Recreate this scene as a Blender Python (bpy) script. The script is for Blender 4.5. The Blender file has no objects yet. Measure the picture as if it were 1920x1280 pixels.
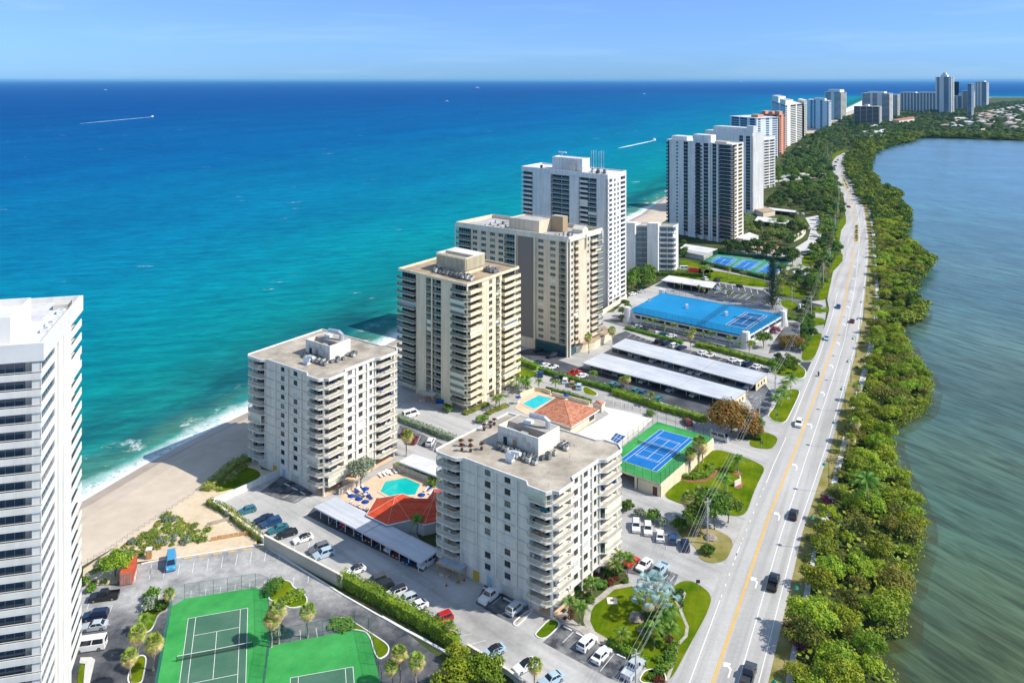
import bpy, math, random
from mathutils import Vector, Matrix
random.seed(7)
PI = math.pi
scene = bpy.context.scene
COL = scene.collection
# ---------------------------------------------------------------- survey
# The drone hovers 106 m above the ground, looking level with a shifted lens.
CAM_H, CAM_HY, CAM_F = 106.0, 150.0, 1493.0
def G(px, py, z=0.0):
    d = (CAM_H - z) / (py - CAM_HY)
    return ((px - 960.0) * d, CAM_F * d)
def view(ox, oy, s):
    return lambda x, y, z=0.0: G(ox + x / s, oy + y / s, z)
vA = view(0, 880, 3.2); vB = view(280, 960, 4); vC = view(380, 860, 4)
vD = view(780, 740, 3.764); vE = view(640, 980, 4.174); vF = view(980, 960, 4)
vG = view(1100, 740, 4); vH = view(1380, 1000, 3.556); vI = view(1440, 640, 3.556)
vJ = view(720, 440, 3.556); vK = view(840, 270, 3.122); vL = view(920, 640, 3.43)
vM = view(1080, 480, 3.556); vN = view(1160, 220, 3.765); vO = view(1340, 120, 3.31)
vP = view(1380, 240, 4); vQ1 = view(1500, 120, 4.571); vQ2 = view(1300, 380, 4.5725)
vQ3 = view(1540, 260, 5.819); vQ4 = view(720, 690, 6.736); vQ5 = view(960, 640, 8)
vQ6 = view(1180, 560, 6.4); vQ7 = view(1300, 560, 4.2667)
vS2 = view(130, 1000, 4.571); vS3 = view(640, 1120, 7.385); vS4 = view(860, 1060, 5.819)
vS5 = view(1080, 1040, 5.335); vS7 = view(640, 840, 8); vS8 = view(1340, 140, 6.4)
def vpx(x, y, z=0.0): return G(x, y, z)
# ---------------------------------------------------------------- tags
def tag(o, label=None, cat=None, group=None, kind=None):
    if label: o['label'] = label
    if cat: o['category'] = cat
    if group: o['group'] = group
    if kind: o['kind'] = kind
    return o
def thing(name, label, cat, loc=(0, 0, 0), rz=0.0, group=None):
    o = bpy.data.objects.new(name, None); COL.objects.link(o)
    o.empty_display_size = 0.5
    o.location = (loc[0], loc[1], loc[2] if len(loc) > 2 else 0.0); o.rotation_euler = (0, 0, rz)
    return tag(o, label, cat, group)
KIDS = {}
def adopt(o, parent):
    o.parent = parent; KIDS.setdefault(parent.name, []).append(o)
def dup(o, loc=None, rz=None, scale=None, label=None, group=None, parent=None):
    c = o.copy(); COL.objects.link(c)
    if parent is not None: adopt(c, parent)
    if loc is not None: c.location = (loc[0], loc[1], loc[2] if len(loc) > 2 else 0.0)
    if rz is not None: c.rotation_euler = (0, 0, rz)
    if scale is not None: c.scale = (scale, scale, scale) if isinstance(scale, (int, float)) else scale
    if label: c['label'] = label
    if group: c['group'] = group
    for ch in KIDS.get(o.name, []): dup(ch, parent=c)
    return c
# ---------------------------------------------------------------- mesh builder
class MB:
    def __init__(s, ex=(1, 0), ey=(0, 1)):
        s.v = []; s.f = []; s.m = []; s.ex = ex; s.ey = ey
    def pt(s, p):
        return (p[0] * s.ex[0] + p[1] * s.ey[0], p[0] * s.ex[1] + p[1] * s.ey[1], p[2])
    def add(s, vs, fs, mi=0):
        n = len(s.v); s.v += [s.pt(p) for p in vs]
        for f in fs: s.f.append([i + n for i in f]); s.m.append(mi)
    def box(s, x0, x1, y0, y1, z0, z1, mi=0):
        s.add([(x0, y0, z0), (x1, y0, z0), (x1, y1, z0), (x0, y1, z0), (x0, y0, z1), (x1, y0, z1), (x1, y1, z1), (x0, y1, z1)],
              [(0, 3, 2, 1), (4, 5, 6, 7), (0, 1, 5, 4), (1, 2, 6, 5), (2, 3, 7, 6), (3, 0, 4, 7)], mi)
    def prism(s, poly, z0, z1, mi=0, bottom=True):
        n = len(poly)
        vs = [(p[0], p[1], z0) for p in poly] + [(p[0], p[1], z1) for p in poly]
        fs = [(i, (i + 1) % n, (i + 1) % n + n, i + n) for i in range(n)]
        fs.append(tuple(range(n, 2 * n)))
        if bottom: fs.append(tuple(reversed(range(n))))
        s.add(vs, fs, mi)
    def flat(s, poly, z, mi=0):
        s.add([(p[0], p[1], z) for p in poly], [tuple(range(len(poly)))], mi)
    def tube(s, pts, rs, n=6, mi=0, cap=True):
        pts = [Vector(p) for p in pts]
        if isinstance(rs, (int, float)): rs = [rs] * len(pts)
        vs = []
        for i, p in enumerate(pts):
            d = (pts[min(i + 1, len(pts) - 1)] - pts[max(i - 1, 0)]).normalized()
            a = d.cross(Vector((0, 0, 1)))
            if a.length < 1e-3: a = Vector((1, 0, 0))
            a.normalize(); b = d.cross(a)
            for k in range(n):
                t = 2 * PI * k / n
                vs.append(tuple(p + (a * math.cos(t) + b * math.sin(t)) * rs[i]))
        fs = []
        for i in range(len(pts) - 1):
            for k in range(n):
                fs.append((i * n + k, i * n + (k + 1) % n, (i + 1) * n + (k + 1) % n, (i + 1) * n + k))
        if cap:
            fs.append(tuple(range(n))); fs.append(tuple((len(pts) - 1) * n + k for k in range(n)))
        s.add(vs, fs, mi)
    def strip(s, pts, w, z, mi=0, z1=None, closed=False):
        """flat ribbon (or a kerb, with z1) of width w along a 2-D polyline"""
        n = len(pts); l = []; r = []
        for i in range(n):
            p = Vector(pts[i][:2])
            a = p - Vector(pts[i - 1 if closed else max(i - 1, 0)][:2]); b = Vector(pts[(i + 1) % n if closed else min(i + 1, n - 1)][:2]) - p
            a = a.normalized() if a.length > 1e-6 else b.normalized(); b = b.normalized() if b.length > 1e-6 else a
            d = (a + b).normalized(); k = max(.5, abs(d.dot(a))); q = Vector((-d.y, d.x)) * w / 2 / k
            l.append(p + q); r.append(p - q)
        m = n if closed else n - 1
        if z1 is None:
            vs = [(p.x, p.y, z) for p in l] + [(p.x, p.y, z) for p in r]
            s.add(vs, [(n + i, n + (i + 1) % n, (i + 1) % n, i) for i in range(m)], mi)
        else:
            for i in range(m):
                j = (i + 1) % n; s.prism([r[i], r[j], l[j], l[i]], z, z1, mi)
    def build(s, name, mats, parent=None, loc=None, smooth=False):
        me = bpy.data.meshes.new(name); me.from_pydata(s.v, [], s.f)
        if not isinstance(mats, (list, tuple)): mats = [mats]
        for m in mats: me.materials.append(m)
        if len(mats) > 1: me.polygons.foreach_set('material_index', s.m)
        if smooth: me.polygons.foreach_set('use_smooth', [True] * len(s.f))
        me.update()
        o = bpy.data.objects.new(name, me); COL.objects.link(o)
        if parent is not None: adopt(o, parent)
        if loc is not None: o.location = (loc[0], loc[1], loc[2] if len(loc) > 2 else 0)
        return o
# ---------------------------------------------------------------- materials
MAT = {}
def nodes(name):
    m = bpy.data.materials.new(name); m.use_nodes = True; nt = m.node_tree
    return m, nt, nt.nodes['Principled BSDF']
def ramp(nt, fac, stops):
    r = nt.nodes.new('ShaderNodeValToRGB')
    while len(r.color_ramp.elements) < len(stops): r.color_ramp.elements.new(0.5)
    for e, (p, c) in zip(r.color_ramp.elements, stops):
        e.position = p; e.color = (*c[:3], 1)
    nt.links.new(fac, r.inputs[0]); return r.outputs[0]
def noise(nt, scale, detail=4, rough=0.6, vec=None, dist=0.0):
    n = nt.nodes.new('ShaderNodeTexNoise'); n.inputs['Scale'].default_value = scale
    n.inputs['Detail'].default_value = detail; n.inputs['Roughness'].default_value = rough
    n.inputs['Distortion'].default_value = dist
    if vec is None:
        g = nt.nodes.new('ShaderNodeNewGeometry'); vec = g.outputs['Position']
    nt.links.new(vec, n.inputs['Vector']); return n.outputs[0]
def mixc(nt, fac, a, b, mode='MIX'):
    m = nt.nodes.new('ShaderNodeMix'); m.data_type = 'RGBA'; m.blend_type = mode
    for sock, v in ((m.inputs[0], fac), (m.inputs[6], a), (m.inputs[7], b)):
        if hasattr(v, 'links'): nt.links.new(v, sock)
        elif isinstance(v, (int, float)): sock.default_value = v
        else: sock.default_value = (*v[:3], 1)
    return m.outputs[2]
def mapr(nt, v, a, b, c=0.0, d=1.0):
    m = nt.nodes.new('ShaderNodeMapRange')
    for k, x in zip((1, 2, 3, 4), (a, b, c, d)): m.inputs[k].default_value = x
    nt.links.new(v, m.inputs[0]); return m.outputs[0]
def math_(nt, op, a, b=None, c=None):
    m = nt.nodes.new('ShaderNodeMath'); m.operation = op
    for i, v in enumerate((a, b, c)):
        if v is None: continue
        if isinstance(v, (int, float)): m.inputs[i].default_value = v
        else: nt.links.new(v, m.inputs[i])
    return m.outputs[0]
def rotmap(nt, deg, sx, sy, sz=1.0):
    """world position turned by deg, then stretched: for streaks, ripples and crests"""
    g = nt.nodes.new('ShaderNodeNewGeometry'); a = nt.nodes.new('ShaderNodeMapping'); b = nt.nodes.new('ShaderNodeMapping')
    a.inputs['Rotation'].default_value = (0, 0, math.radians(deg)); b.inputs['Scale'].default_value = (sx, sy, sz)
    nt.links.new(g.outputs['Position'], a.inputs[0]); nt.links.new(a.outputs[0], b.inputs[0]); return b.outputs[0]
def M(name, c1, c2=None, rough=0.8, scale=0.5, metal=0.0, spec=0.3, lo=0.35, hi=0.65, fine=0.0, bump=0.0, streak=None):
    """surface with two real tones mixed by soft blotches, plus fine grain"""
    if name in MAT: return MAT[name]
    m, nt, p = nodes(name)
    p.inputs['Roughness'].default_value = rough; p.inputs['Metallic'].default_value = metal
    p.inputs['Specular IOR Level'].default_value = spec
    if c2 is None: p.inputs['Base Color'].default_value = (*c1, 1)
    else:
        col = ramp(nt, noise(nt, scale, 6, 0.65), [(lo, c1), (hi, c2)])
        if fine:
            f = ramp(nt, noise(nt, fine, 2, 0.6), [(0.3, (0.93,) * 3), (0.7, (1.05,) * 3)])
            col = mixc(nt, 1.0, col, f, 'MULTIPLY')
        if streak:      # (turn, x, y, z, darkest, scale): run-off stains, tyre tracks
            f = ramp(nt, noise(nt, streak[5], 4, .6, rotmap(nt, *streak[:4])), [(.36, (streak[4],) * 3), (.56, (1.03,) * 3)])
            col = mixc(nt, 1.0, col, f, 'MULTIPLY')
        nt.links.new(col, p.inputs['Base Color'])
    if bump:
        b = nt.nodes.new('ShaderNodeBump'); b.inputs['Strength'].default_value = bump
        b.inputs['Distance'].default_value = 0.1
        nt.links.new(noise(nt, 3.0, 3), b.inputs['Height']); nt.links.new(b.outputs[0], p.inputs['Normal'])
    MAT[name] = m; return m
def leafmat(name, a, b, c, scale=0.9, hue=0.03, trans=0.30, val=0.28):
    """foliage: three leaf tones by clump, each plant a little different"""
    m, nt, p = nodes(name)
    tc = nt.nodes.new('ShaderNodeTexCoord')
    col = ramp(nt, noise(nt, scale, 3, 0.7, tc.outputs['Object']), [(0.34, a), (0.5, b), (0.66, c)])
    oi = nt.nodes.new('ShaderNodeObjectInfo')
    h = nt.nodes.new('ShaderNodeHueSaturation')
    nt.links.new(mapr(nt, oi.outputs['Random'], 0, 1, 0.5 - hue, 0.5 + hue), h.inputs['Hue'])
    r2 = math_(nt, 'FRACT', math_(nt, 'MULTIPLY', oi.outputs['Random'], 7.31))
    nt.links.new(mapr(nt, r2, 0, 1, 1 - val, 1 + val), h.inputs['Value'])
    nt.links.new(col, h.inputs['Color'])
    nt.links.new(h.outputs[0], p.inputs['Base Color'])
    p.inputs['Roughness'].default_value = 0.55; p.inputs['Specular IOR Level'].default_value = 0.25
    t = nt.nodes.new('ShaderNodeBsdfTranslucent'); nt.links.new(h.outputs[0], t.inputs[0])
    x = nt.nodes.new('ShaderNodeMixShader'); x.inputs[0].default_value = trans
    nt.links.new(p.outputs[0], x.inputs[1]); nt.links.new(t.outputs[0], x.inputs[2])
    nt.links.new(x.outputs[0], nt.nodes['Material Output'].inputs[0])
    MAT[name] = m; return m
WALLS = (0, 1, 1, .07, .86, .9)
white = M('white_stucco', (0.68, 0.67, 0.64), (0.76, 0.75, 0.725), scale=0.25, streak=WALLS)
warm = M('warm_stucco', (0.69, 0.655, 0.575), (0.77, 0.74, 0.66), scale=0.25, streak=WALLS)
ivory = M('ivory_stucco', (0.70, 0.65, 0.53), (0.77, 0.72, 0.61), scale=0.3, streak=WALLS)
cream = M('cream_stucco', (0.70, 0.61, 0.42), (0.77, 0.68, 0.49), scale=0.25, streak=WALLS)
peach = M('peach_stucco', (0.66, 0.55, 0.40), (0.73, 0.62, 0.46), scale=0.25, streak=WALLS)
beige = M('beige_wall', (0.52, 0.49, 0.43), (0.60, 0.57, 0.51), scale=0.3)
stain = M('aged_stucco', (0.60, 0.60, 0.57), (0.70, 0.70, 0.67), scale=0.2)
greypanel = M('grey_panel', (0.20, 0.18, 0.16), (0.235, 0.21, 0.19), scale=3.0)
coral = M('coral_stucco', (0.62, 0.27, 0.17), (0.68, 0.32, 0.21), scale=0.2)
palewall = M('pale_blue_wall', (0.62, 0.70, 0.78), (0.70, 0.77, 0.83), scale=0.2)
roofgrey = M('gravel_roof', (0.27, 0.235, 0.185), (0.52, 0.46, 0.375), scale=0.17, fine=2.5)
rooftan = M('tan_roof', (0.27, 0.195, 0.125), (0.47, 0.37, 0.26), scale=0.17, fine=2.0)
roofpale = M('pale_roof', (0.26, 0.255, 0.265), (0.55, 0.53, 0.52), scale=0.10, fine=1.5)
roofwhite = M('white_roof', (0.52, 0.525, 0.535), (0.70, 0.70, 0.70), scale=0.15, fine=1.5)
metalroof = M('aluminium_roof', (0.47, 0.50, 0.55), (0.59, 0.61, 0.64), scale=0.12, rough=0.45, spec=0.5, fine=3.0, streak=(41, .05, 1.2, 1, .86, .8))
terracotta = M('terracotta_tile', (0.34, 0.11, 0.055), (0.58, 0.28, 0.17), scale=1.2, fine=4.0, streak=(0, .05, .05, 5, .72, 1.5))
redtile = M('red_tile', (0.60, 0.065, 0.022), (0.70, 0.10, 0.04), scale=1.0, fine=4.0, streak=(0, .05, .05, 5, .75, 1.5))
darkband = M('dark_slot', (0.035, 0.038, 0.045))
steel = M('galvanised_steel', (0.50, 0.52, 0.54), (0.62, 0.64, 0.66), scale=1.0, rough=0.4, metal=0.6)
acgrey = M('ac_unit_grey', (0.10, 0.12, 0.125), (0.26, 0.28, 0.28), scale=0.8)
woodpole = M('weathered_pole', (0.42, 0.41, 0.39), (0.52, 0.51, 0.49), scale=1.0)
concrete = M('concrete', (0.50, 0.49, 0.46), (0.62, 0.61, 0.58), scale=0.4, fine=3)
kerbmat = M('kerb_white', (0.66, 0.65, 0.62), (0.78, 0.77, 0.74), scale=0.8)
linewhite = M('white_line_paint', (0.74, 0.74, 0.73), (0.82, 0.82, 0.81), scale=0.5)
lineworn = M('worn_line_paint', (0.60, 0.60, 0.60), (0.76, 0.76, 0.76), scale=0.7)
yellowline = M('yellow_line_paint', (0.72, 0.40, 0.04), (0.80, 0.47, 0.07), scale=0.5)
def lot_material():
    m, nt, p = nodes('patchy_asphalt'); p.inputs['Roughness'].default_value = .85; p.inputs['Specular IOR Level'].default_value = .2
    g = nt.nodes.new('ShaderNodeNewGeometry'); sp = nt.nodes.new('ShaderNodeSeparateXYZ'); nt.links.new(g.outputs['Position'], sp.inputs[0])
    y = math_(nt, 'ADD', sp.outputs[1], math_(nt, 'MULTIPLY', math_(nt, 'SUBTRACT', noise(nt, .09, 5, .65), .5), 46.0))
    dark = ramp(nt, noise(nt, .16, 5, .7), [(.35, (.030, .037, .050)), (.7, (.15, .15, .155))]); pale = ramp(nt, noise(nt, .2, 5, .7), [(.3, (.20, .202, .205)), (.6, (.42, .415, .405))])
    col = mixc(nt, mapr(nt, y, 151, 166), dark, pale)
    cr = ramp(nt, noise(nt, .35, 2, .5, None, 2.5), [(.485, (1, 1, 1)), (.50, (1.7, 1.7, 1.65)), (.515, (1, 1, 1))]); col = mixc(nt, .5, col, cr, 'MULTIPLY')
    nt.links.new(col, p.inputs['Base Color']); return m
lotmat = lot_material()
asphaltl = M('bleached_asphalt', (0.15, 0.155, 0.16), (0.36, 0.355, 0.345), scale=0.12, lo=0.34, hi=0.62, fine=1.0)
wetsand = M('wet_sand', (0.37, 0.295, 0.22), (0.47, 0.38, 0.29), scale=0.08, rough=.4)
asphaltd = M('dark_asphalt', (0.045, 0.050, 0.062), (0.13, 0.135, 0.145), scale=0.10, lo=0.38, hi=0.68, fine=1.2)
asphalta = M('worn_asphalt', (0.035, 0.042, 0.056), (0.21, 0.21, 0.215), scale=0.07, lo=0.38, hi=0.66, fine=1.0)
pave = M('pale_pavement', (0.31, 0.305, 0.295), (0.48, 0.47, 0.45), scale=0.055, lo=0.3, hi=0.58, fine=1.2, streak=(-49, .5, .03, 1, .82, .7))
stallgrey = M('oil_dark_stalls', (0.05, 0.055, 0.065), (0.30, 0.30, 0.30), scale=0.30, lo=0.40, hi=0.72, fine=2)
roadmat = M('road_concrete', (0.40, 0.39, 0.37), (0.50, 0.49, 0.47), scale=0.035, lo=0.3, hi=0.65, fine=1.5, streak=(27, .55, .012, 1, .80, .8))
sandmat = M('beach_sand', (0.50, 0.41, 0.315), (0.62, 0.53, 0.42), scale=0.02, fine=0.3)
dunemat = M('dune_sand', (0.58, 0.46, 0.31), (0.70, 0.58, 0.42), scale=0.15, fine=1.0)
lawnmat = M('mown_lawn', (0.058, 0.125, 0.002), (0.165, 0.205, 0.008), scale=0.16, streak=(20, .9, .06, 1, .88, 1.2), rough=0.95, spec=0.02, fine=1.5)
vergemat = M('dry_grass', (0.17, 0.17, 0.03), (0.36, 0.30, 0.14), scale=0.14, rough=0.95, spec=0.1, fine=1.0)
soilmat = M('scrub_ground', (0.035, 0.06, 0.014), (0.10, 0.11, 0.04), scale=0.05, rough=0.95, spec=0.1, fine=0.6)
mulch = M('red_mulch', (0.22, 0.08, 0.04), (0.34, 0.15, 0.09), scale=1.0, fine=3)
gravelbed = M('gravel_bed', (0.34, 0.31, 0.27), (0.50, 0.46, 0.41), scale=0.8, fine=3)
deckpeach = M('peach_pool_deck', (0.62, 0.45, 0.31), (0.72, 0.54, 0.39), scale=0.3, fine=2)
deckwhite = M('white_terrace', (0.74, 0.70, 0.61), (0.80, 0.77, 0.68), scale=0.15)
brick = M('brick_paving', (0.36, 0.20, 0.13), (0.50, 0.31, 0.22), scale=0.4, fine=3)
courtgreen = M('court_green', (0.03, 0.27, 0.055), (0.06, 0.36, 0.09), scale=0.10, fine=2.5, streak=(30, 1, .5, 1, .88, .35))
courtdark = M('court_dark_green', (0.045, 0.135, 0.085), (0.075, 0.17, 0.11), scale=0.15, fine=2.5)
courtblue = M('court_blue', (0.0, 0.135, 0.42), (0.01, 0.17, 0.50), scale=0.2, fine=2.0)
courtteal = M('court_teal', (0.03, 0.24, 0.13), (0.06, 0.30, 0.18), scale=0.2, fine=2.0)
deckblue = M('blue_deck', (0.0, 0.185, 0.42), (0.005, 0.24, 0.51), scale=0.05, fine=1.0)
deckblued = M('blue_court_deep', (0.0, 0.085, 0.24), (0.0, 0.10, 0.28), scale=0.2)
timber = M('timber', (0.42, 0.24, 0.10), (0.55, 0.34, 0.16), scale=1.0)
paleplank = M('pale_fence', (0.50, 0.44, 0.37), (0.62, 0.55, 0.47), scale=0.8)
blackmetal = M('black_metal', (0.025, 0.025, 0.028), rough=0.5)
greenmetal = M('green_metal', (0.0, 0.13, 0.10), rough=0.5)
bluemetal = M('blue_green_metal', (0.01, 0.14, 0.22), rough=0.5)
barkmat = M('bark', (0.16, 0.12, 0.085), (0.26, 0.21, 0.16), scale=2.0)
palmtrunk = M('palm_trunk', (0.24, 0.20, 0.16), (0.36, 0.31, 0.26), scale=2.0)
rustred = M('red_container', (0.42, 0.075, 0.03), (0.56, 0.12, 0.05), scale=0.8)
blueplastic = M('blue_canvas', (0.0, 0.035, 0.22), (0.005, 0.06, 0.32), scale=0.6)
tealcanvas = M('teal_canvas', (0.03, 0.28, 0.34))
whiteplastic = M('white_plastic', (0.74, 0.76, 0.78), rough=0.4)
orange = M('orange_plastic', (0.55, 0.09, 0.02))
def glassmat(name, c, rough=0.08, spec=0.6):
    m = M(name, c, rough=rough, spec=spec); return m
curtain = M('curtained_glass', (0.20, 0.20, 0.19), rough=.1, spec=.6)
winglass = glassmat('window_glass', (0.035, 0.04, 0.048))
tealglass = glassmat('teal_glass', (0.025, 0.085, 0.095))
blueglass = glassmat('blue_glass', (0.03, 0.075, 0.125), 0.1)
darkglass = glassmat('dark_glass', (0.022, 0.026, 0.032))
carglass = glassmat('car_glass', (0.015, 0.022, 0.03), 0.05, 0.7)
shutter = M('shutter', (0.66, 0.68, 0.52), (0.72, 0.74, 0.60), scale=0.6)
shutterw = M('white_shutter', (0.68, 0.70, 0.68), (0.76, 0.77, 0.75), scale=0.6)
def railglass():
    m, nt, p = nodes('smoked_rail_glass')
    p.inputs['Base Color'].default_value = (0.16, 0.24, 0.24, 1); p.inputs['Roughness'].default_value = 0.1
    t = nt.nodes.new('ShaderNodeBsdfTransparent'); x = nt.nodes.new('ShaderNodeMixShader'); x.inputs[0].default_value = 0.55
    nt.links.new(t.outputs[0], x.inputs[1]); nt.links.new(p.outputs[0], x.inputs[2])
    nt.links.new(x.outputs[0], nt.nodes['Material Output'].inputs[0]); MAT['smoked_rail_glass'] = m; return m
railg = railglass()
def meshmat(name, c, alpha):
    m, nt, p = nodes(name); p.inputs['Base Color'].default_value = (*c, 1); p.inputs['Roughness'].default_value = 0.8
    t = nt.nodes.new('ShaderNodeBsdfTransparent'); x = nt.nodes.new('ShaderNodeMixShader'); x.inputs[0].default_value = alpha
    nt.links.new(t.outputs[0], x.inputs[1]); nt.links.new(p.outputs[0], x.inputs[2])
    nt.links.new(x.outputs[0], nt.nodes['Material Output'].inputs[0]); MAT[name] = m; return m
chain_green = meshmat('green_chainlink', (0.01, 0.16, 0.12), 0.16)
chain_grey = meshmat('grey_chainlink', (0.10, 0.11, 0.12), 0.14)
chain_blue = meshmat('blue_chainlink', (0.01, 0.10, 0.20), 0.28)
screen_green = meshmat('green_windscreen', (0.0, 0.19, 0.13), 0.55)
netmat = meshmat('net_mesh', (0.02, 0.03, 0.03), 0.5)
PAINT = {}
for n, c in dict(white=(0.78, 0.78, 0.77), silver=(0.48, 0.52, 0.55), grey=(0.14, 0.15, 0.16), black=(0.015, 0.016, 0.019),
                 navy=(0.012, 0.025, 0.07), red=(0.42, 0.015, 0.015), brightred=(0.62, 0.015, 0.01), teal=(0.03, 0.17, 0.20), paleblue=(0.40, 0.53, 0.62),
                 blue=(0.02, 0.07, 0.17), maroon=(0.16, 0.02, 0.02), gold=(0.30, 0.22, 0.12), darkgrey=(0.05, 0.055, 0.06), skyblue=(0.05, 0.30, 0.55)).items():
    PAINT[n] = M('car_paint_' + n, c, rough=0.25, spec=0.6)
tyre = M('tyre_rubber', (0.02, 0.02, 0.02), rough=0.9)
rimmat = M('alloy_rim', (0.45, 0.46, 0.47), rough=0.35, metal=0.8)
lampglass = M('headlamp_glass', (0.65, 0.68, 0.70), rough=0.15)
redlamp = M('tail_lamp_red', (0.35, 0.01, 0.01), rough=0.2)
leaf_mangrove = leafmat('mangrove_leaf', (0.120, 0.206, 0.019), (0.268, 0.378, 0.026), (0.511, 0.560, 0.041), 0.5, 0.022)
leaf_olive = leafmat('olive_mangrove_leaf', (0.121, 0.133, 0.020), (0.206, 0.218, 0.030), (0.327, 0.303, 0.050), 0.5, 0.02)
leaf_lime = leafmat('lime_mangrove_leaf', (0.121, 0.194, 0.011), (0.242, 0.326, 0.016), (0.396, 0.449, 0.024), 0.5, 0.02)
leaf_tree = leafmat('broad_leaf', (0.046, 0.120, 0.018), (0.120, 0.230, 0.025), (0.239, 0.350, 0.037), 0.7, 0.02)
leaf_dark = leafmat('dark_leaf', (0.022, 0.060, 0.015), (0.053, 0.112, 0.022), (0.105, 0.180, 0.030), 0.7)
leaf_hedge = leafmat('hedge_leaf', (0.072, 0.160, 0.014), (0.160, 0.275, 0.020), (0.275, 0.392, 0.029), 0.6, 0.012, 0.15, 0.12)
leaf_autumn = leafmat('almond_leaf', (0.088, 0.125, 0.015), (0.250, 0.163, 0.031), (0.400, 0.188, 0.044), 0.35, 0.01, 0.2, 0.1)
leaf_grey = leafmat('silver_leaf', (0.120, 0.168, 0.108), (0.240, 0.300, 0.192), (0.360, 0.408, 0.288), 0.8, 0.01, 0.15, 0.15)
leaf_blue = leafmat('bismarck_leaf', (0.125, 0.250, 0.237), (0.237, 0.400, 0.388), (0.413, 0.575, 0.550), 0.9, 0.008, 0.1, 0.12)
leaf_palm = leafmat('palm_leaf', (0.110, 0.200, 0.024), (0.240, 0.340, 0.040), (0.440, 0.480, 0.080), 1.2, 0.02, 0.2, 0.2)
leaf_coco = leafmat('coconut_leaf', (0.048, 0.136, 0.016), (0.120, 0.240, 0.022), (0.240, 0.352, 0.048), 1.2, 0.02, 0.2, 0.2)
leaf_dead = leafmat('dry_frond', (0.420, 0.285, 0.120), (0.630, 0.465, 0.225), (0.800, 0.645, 0.360), 1.2, 0.01, 0.2, 0.15)
leaf_flower = leafmat('bougainvillea', (0.20, 0.02, 0.07), (0.32, 0.05, 0.14), (0.14, 0.10, 0.03), 0.6, 0.01)
leaf_redbush = leafmat('copper_leaf', (0.12, 0.03, 0.02), (0.22, 0.06, 0.03), (0.10, 0.10, 0.02), 0.7, 0.01)
leaf_pine = leafmat('pine_needle', (0.014, 0.038, 0.014), (0.026, 0.066, 0.022), (0.048, 0.096, 0.030), 1.5)
leaf_dune = leafmat('dune_leaf', (0.117, 0.195, 0.029), (0.254, 0.312, 0.049), (0.468, 0.448, 0.117), 0.5, 0.03, 0.15, 0.25)
# ================================================================ prototypes
def mesh_of(mb, name, mats, smooth=False):
    o = mb.build(name, mats, smooth=smooth); me = o.data
    bpy.data.objects.remove(o); me.name = name; return me
def place(proto, name, label, cat, loc, rz=0.0, scale=1.0, group=None, paint=None, plain=False):
    """a thing with its own part objects; part meshes are shared by all of its kind"""
    r = thing(name, label, cat, loc, rz, group)
    r.scale = (scale,) * 3 if isinstance(scale, (int, float)) else scale
    def put(node, parent):
        nm, me, kids = node
        o = bpy.data.objects.new(nm, me); COL.objects.link(o); adopt(o, parent)
        if paint is not None and me.get('paint'):
            o.material_slots[0].link = 'OBJECT'; o.material_slots[0].material = paint
        if not plain:
            for k in kids: put(k, o)
    for node in proto: put(node, r)
    return r
def single(me, name, label, cat, loc, rz=0.0, scale=1.0, group=None):
    o = bpy.data.objects.new(name, me); COL.objects.link(o)
    o.location = (loc[0], loc[1], loc[2] if len(loc) > 2 else 0.0); o.rotation_euler = (0, 0, rz)
    o.scale = (scale,) * 3 if isinstance(scale, (int, float)) else scale
    return tag(o, label, cat, group)
# ---------------------------------------------------------------- foliage
def leaves(mb, rnd, lobes, n, size, mi=0, flat=0.5, low=-0.35):
    tot = sum(l[3] ** 2 for l in lobes)
    for (cx, cy, cz, r, *sq) in lobes:
        sz = sq[0] if sq else 0.8
        for _ in range(int(n * r * r / tot)):
            while True:
                d = Vector((rnd.gauss(0, 1), rnd.gauss(0, 1), rnd.gauss(0, 1))).normalized()
                if d.z > low: break
            k = r * (rnd.random() ** 0.35) * rnd.uniform(0.85, 1.08)
            p = Vector((cx + d.x * k, cy + d.y * k, cz + d.z * k * sz))
            nrm = (d + Vector((rnd.gauss(0, .5), rnd.gauss(0, .5), rnd.gauss(0, .5) + flat))).normalized()
            a = nrm.cross(Vector((rnd.gauss(0, 1), rnd.gauss(0, 1), rnd.gauss(0, 1)))).normalized(); b = nrm.cross(a)
            s = size * rnd.uniform(0.6, 1.3); a *= s * 0.5; b *= s * 0.36
            bend = nrm * s * 0.12
            mb.add([tuple(p - a), tuple(p - b + bend), tuple(p + a), tuple(p + b + bend)], [(0, 1, 2, 3)], mi)
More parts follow.
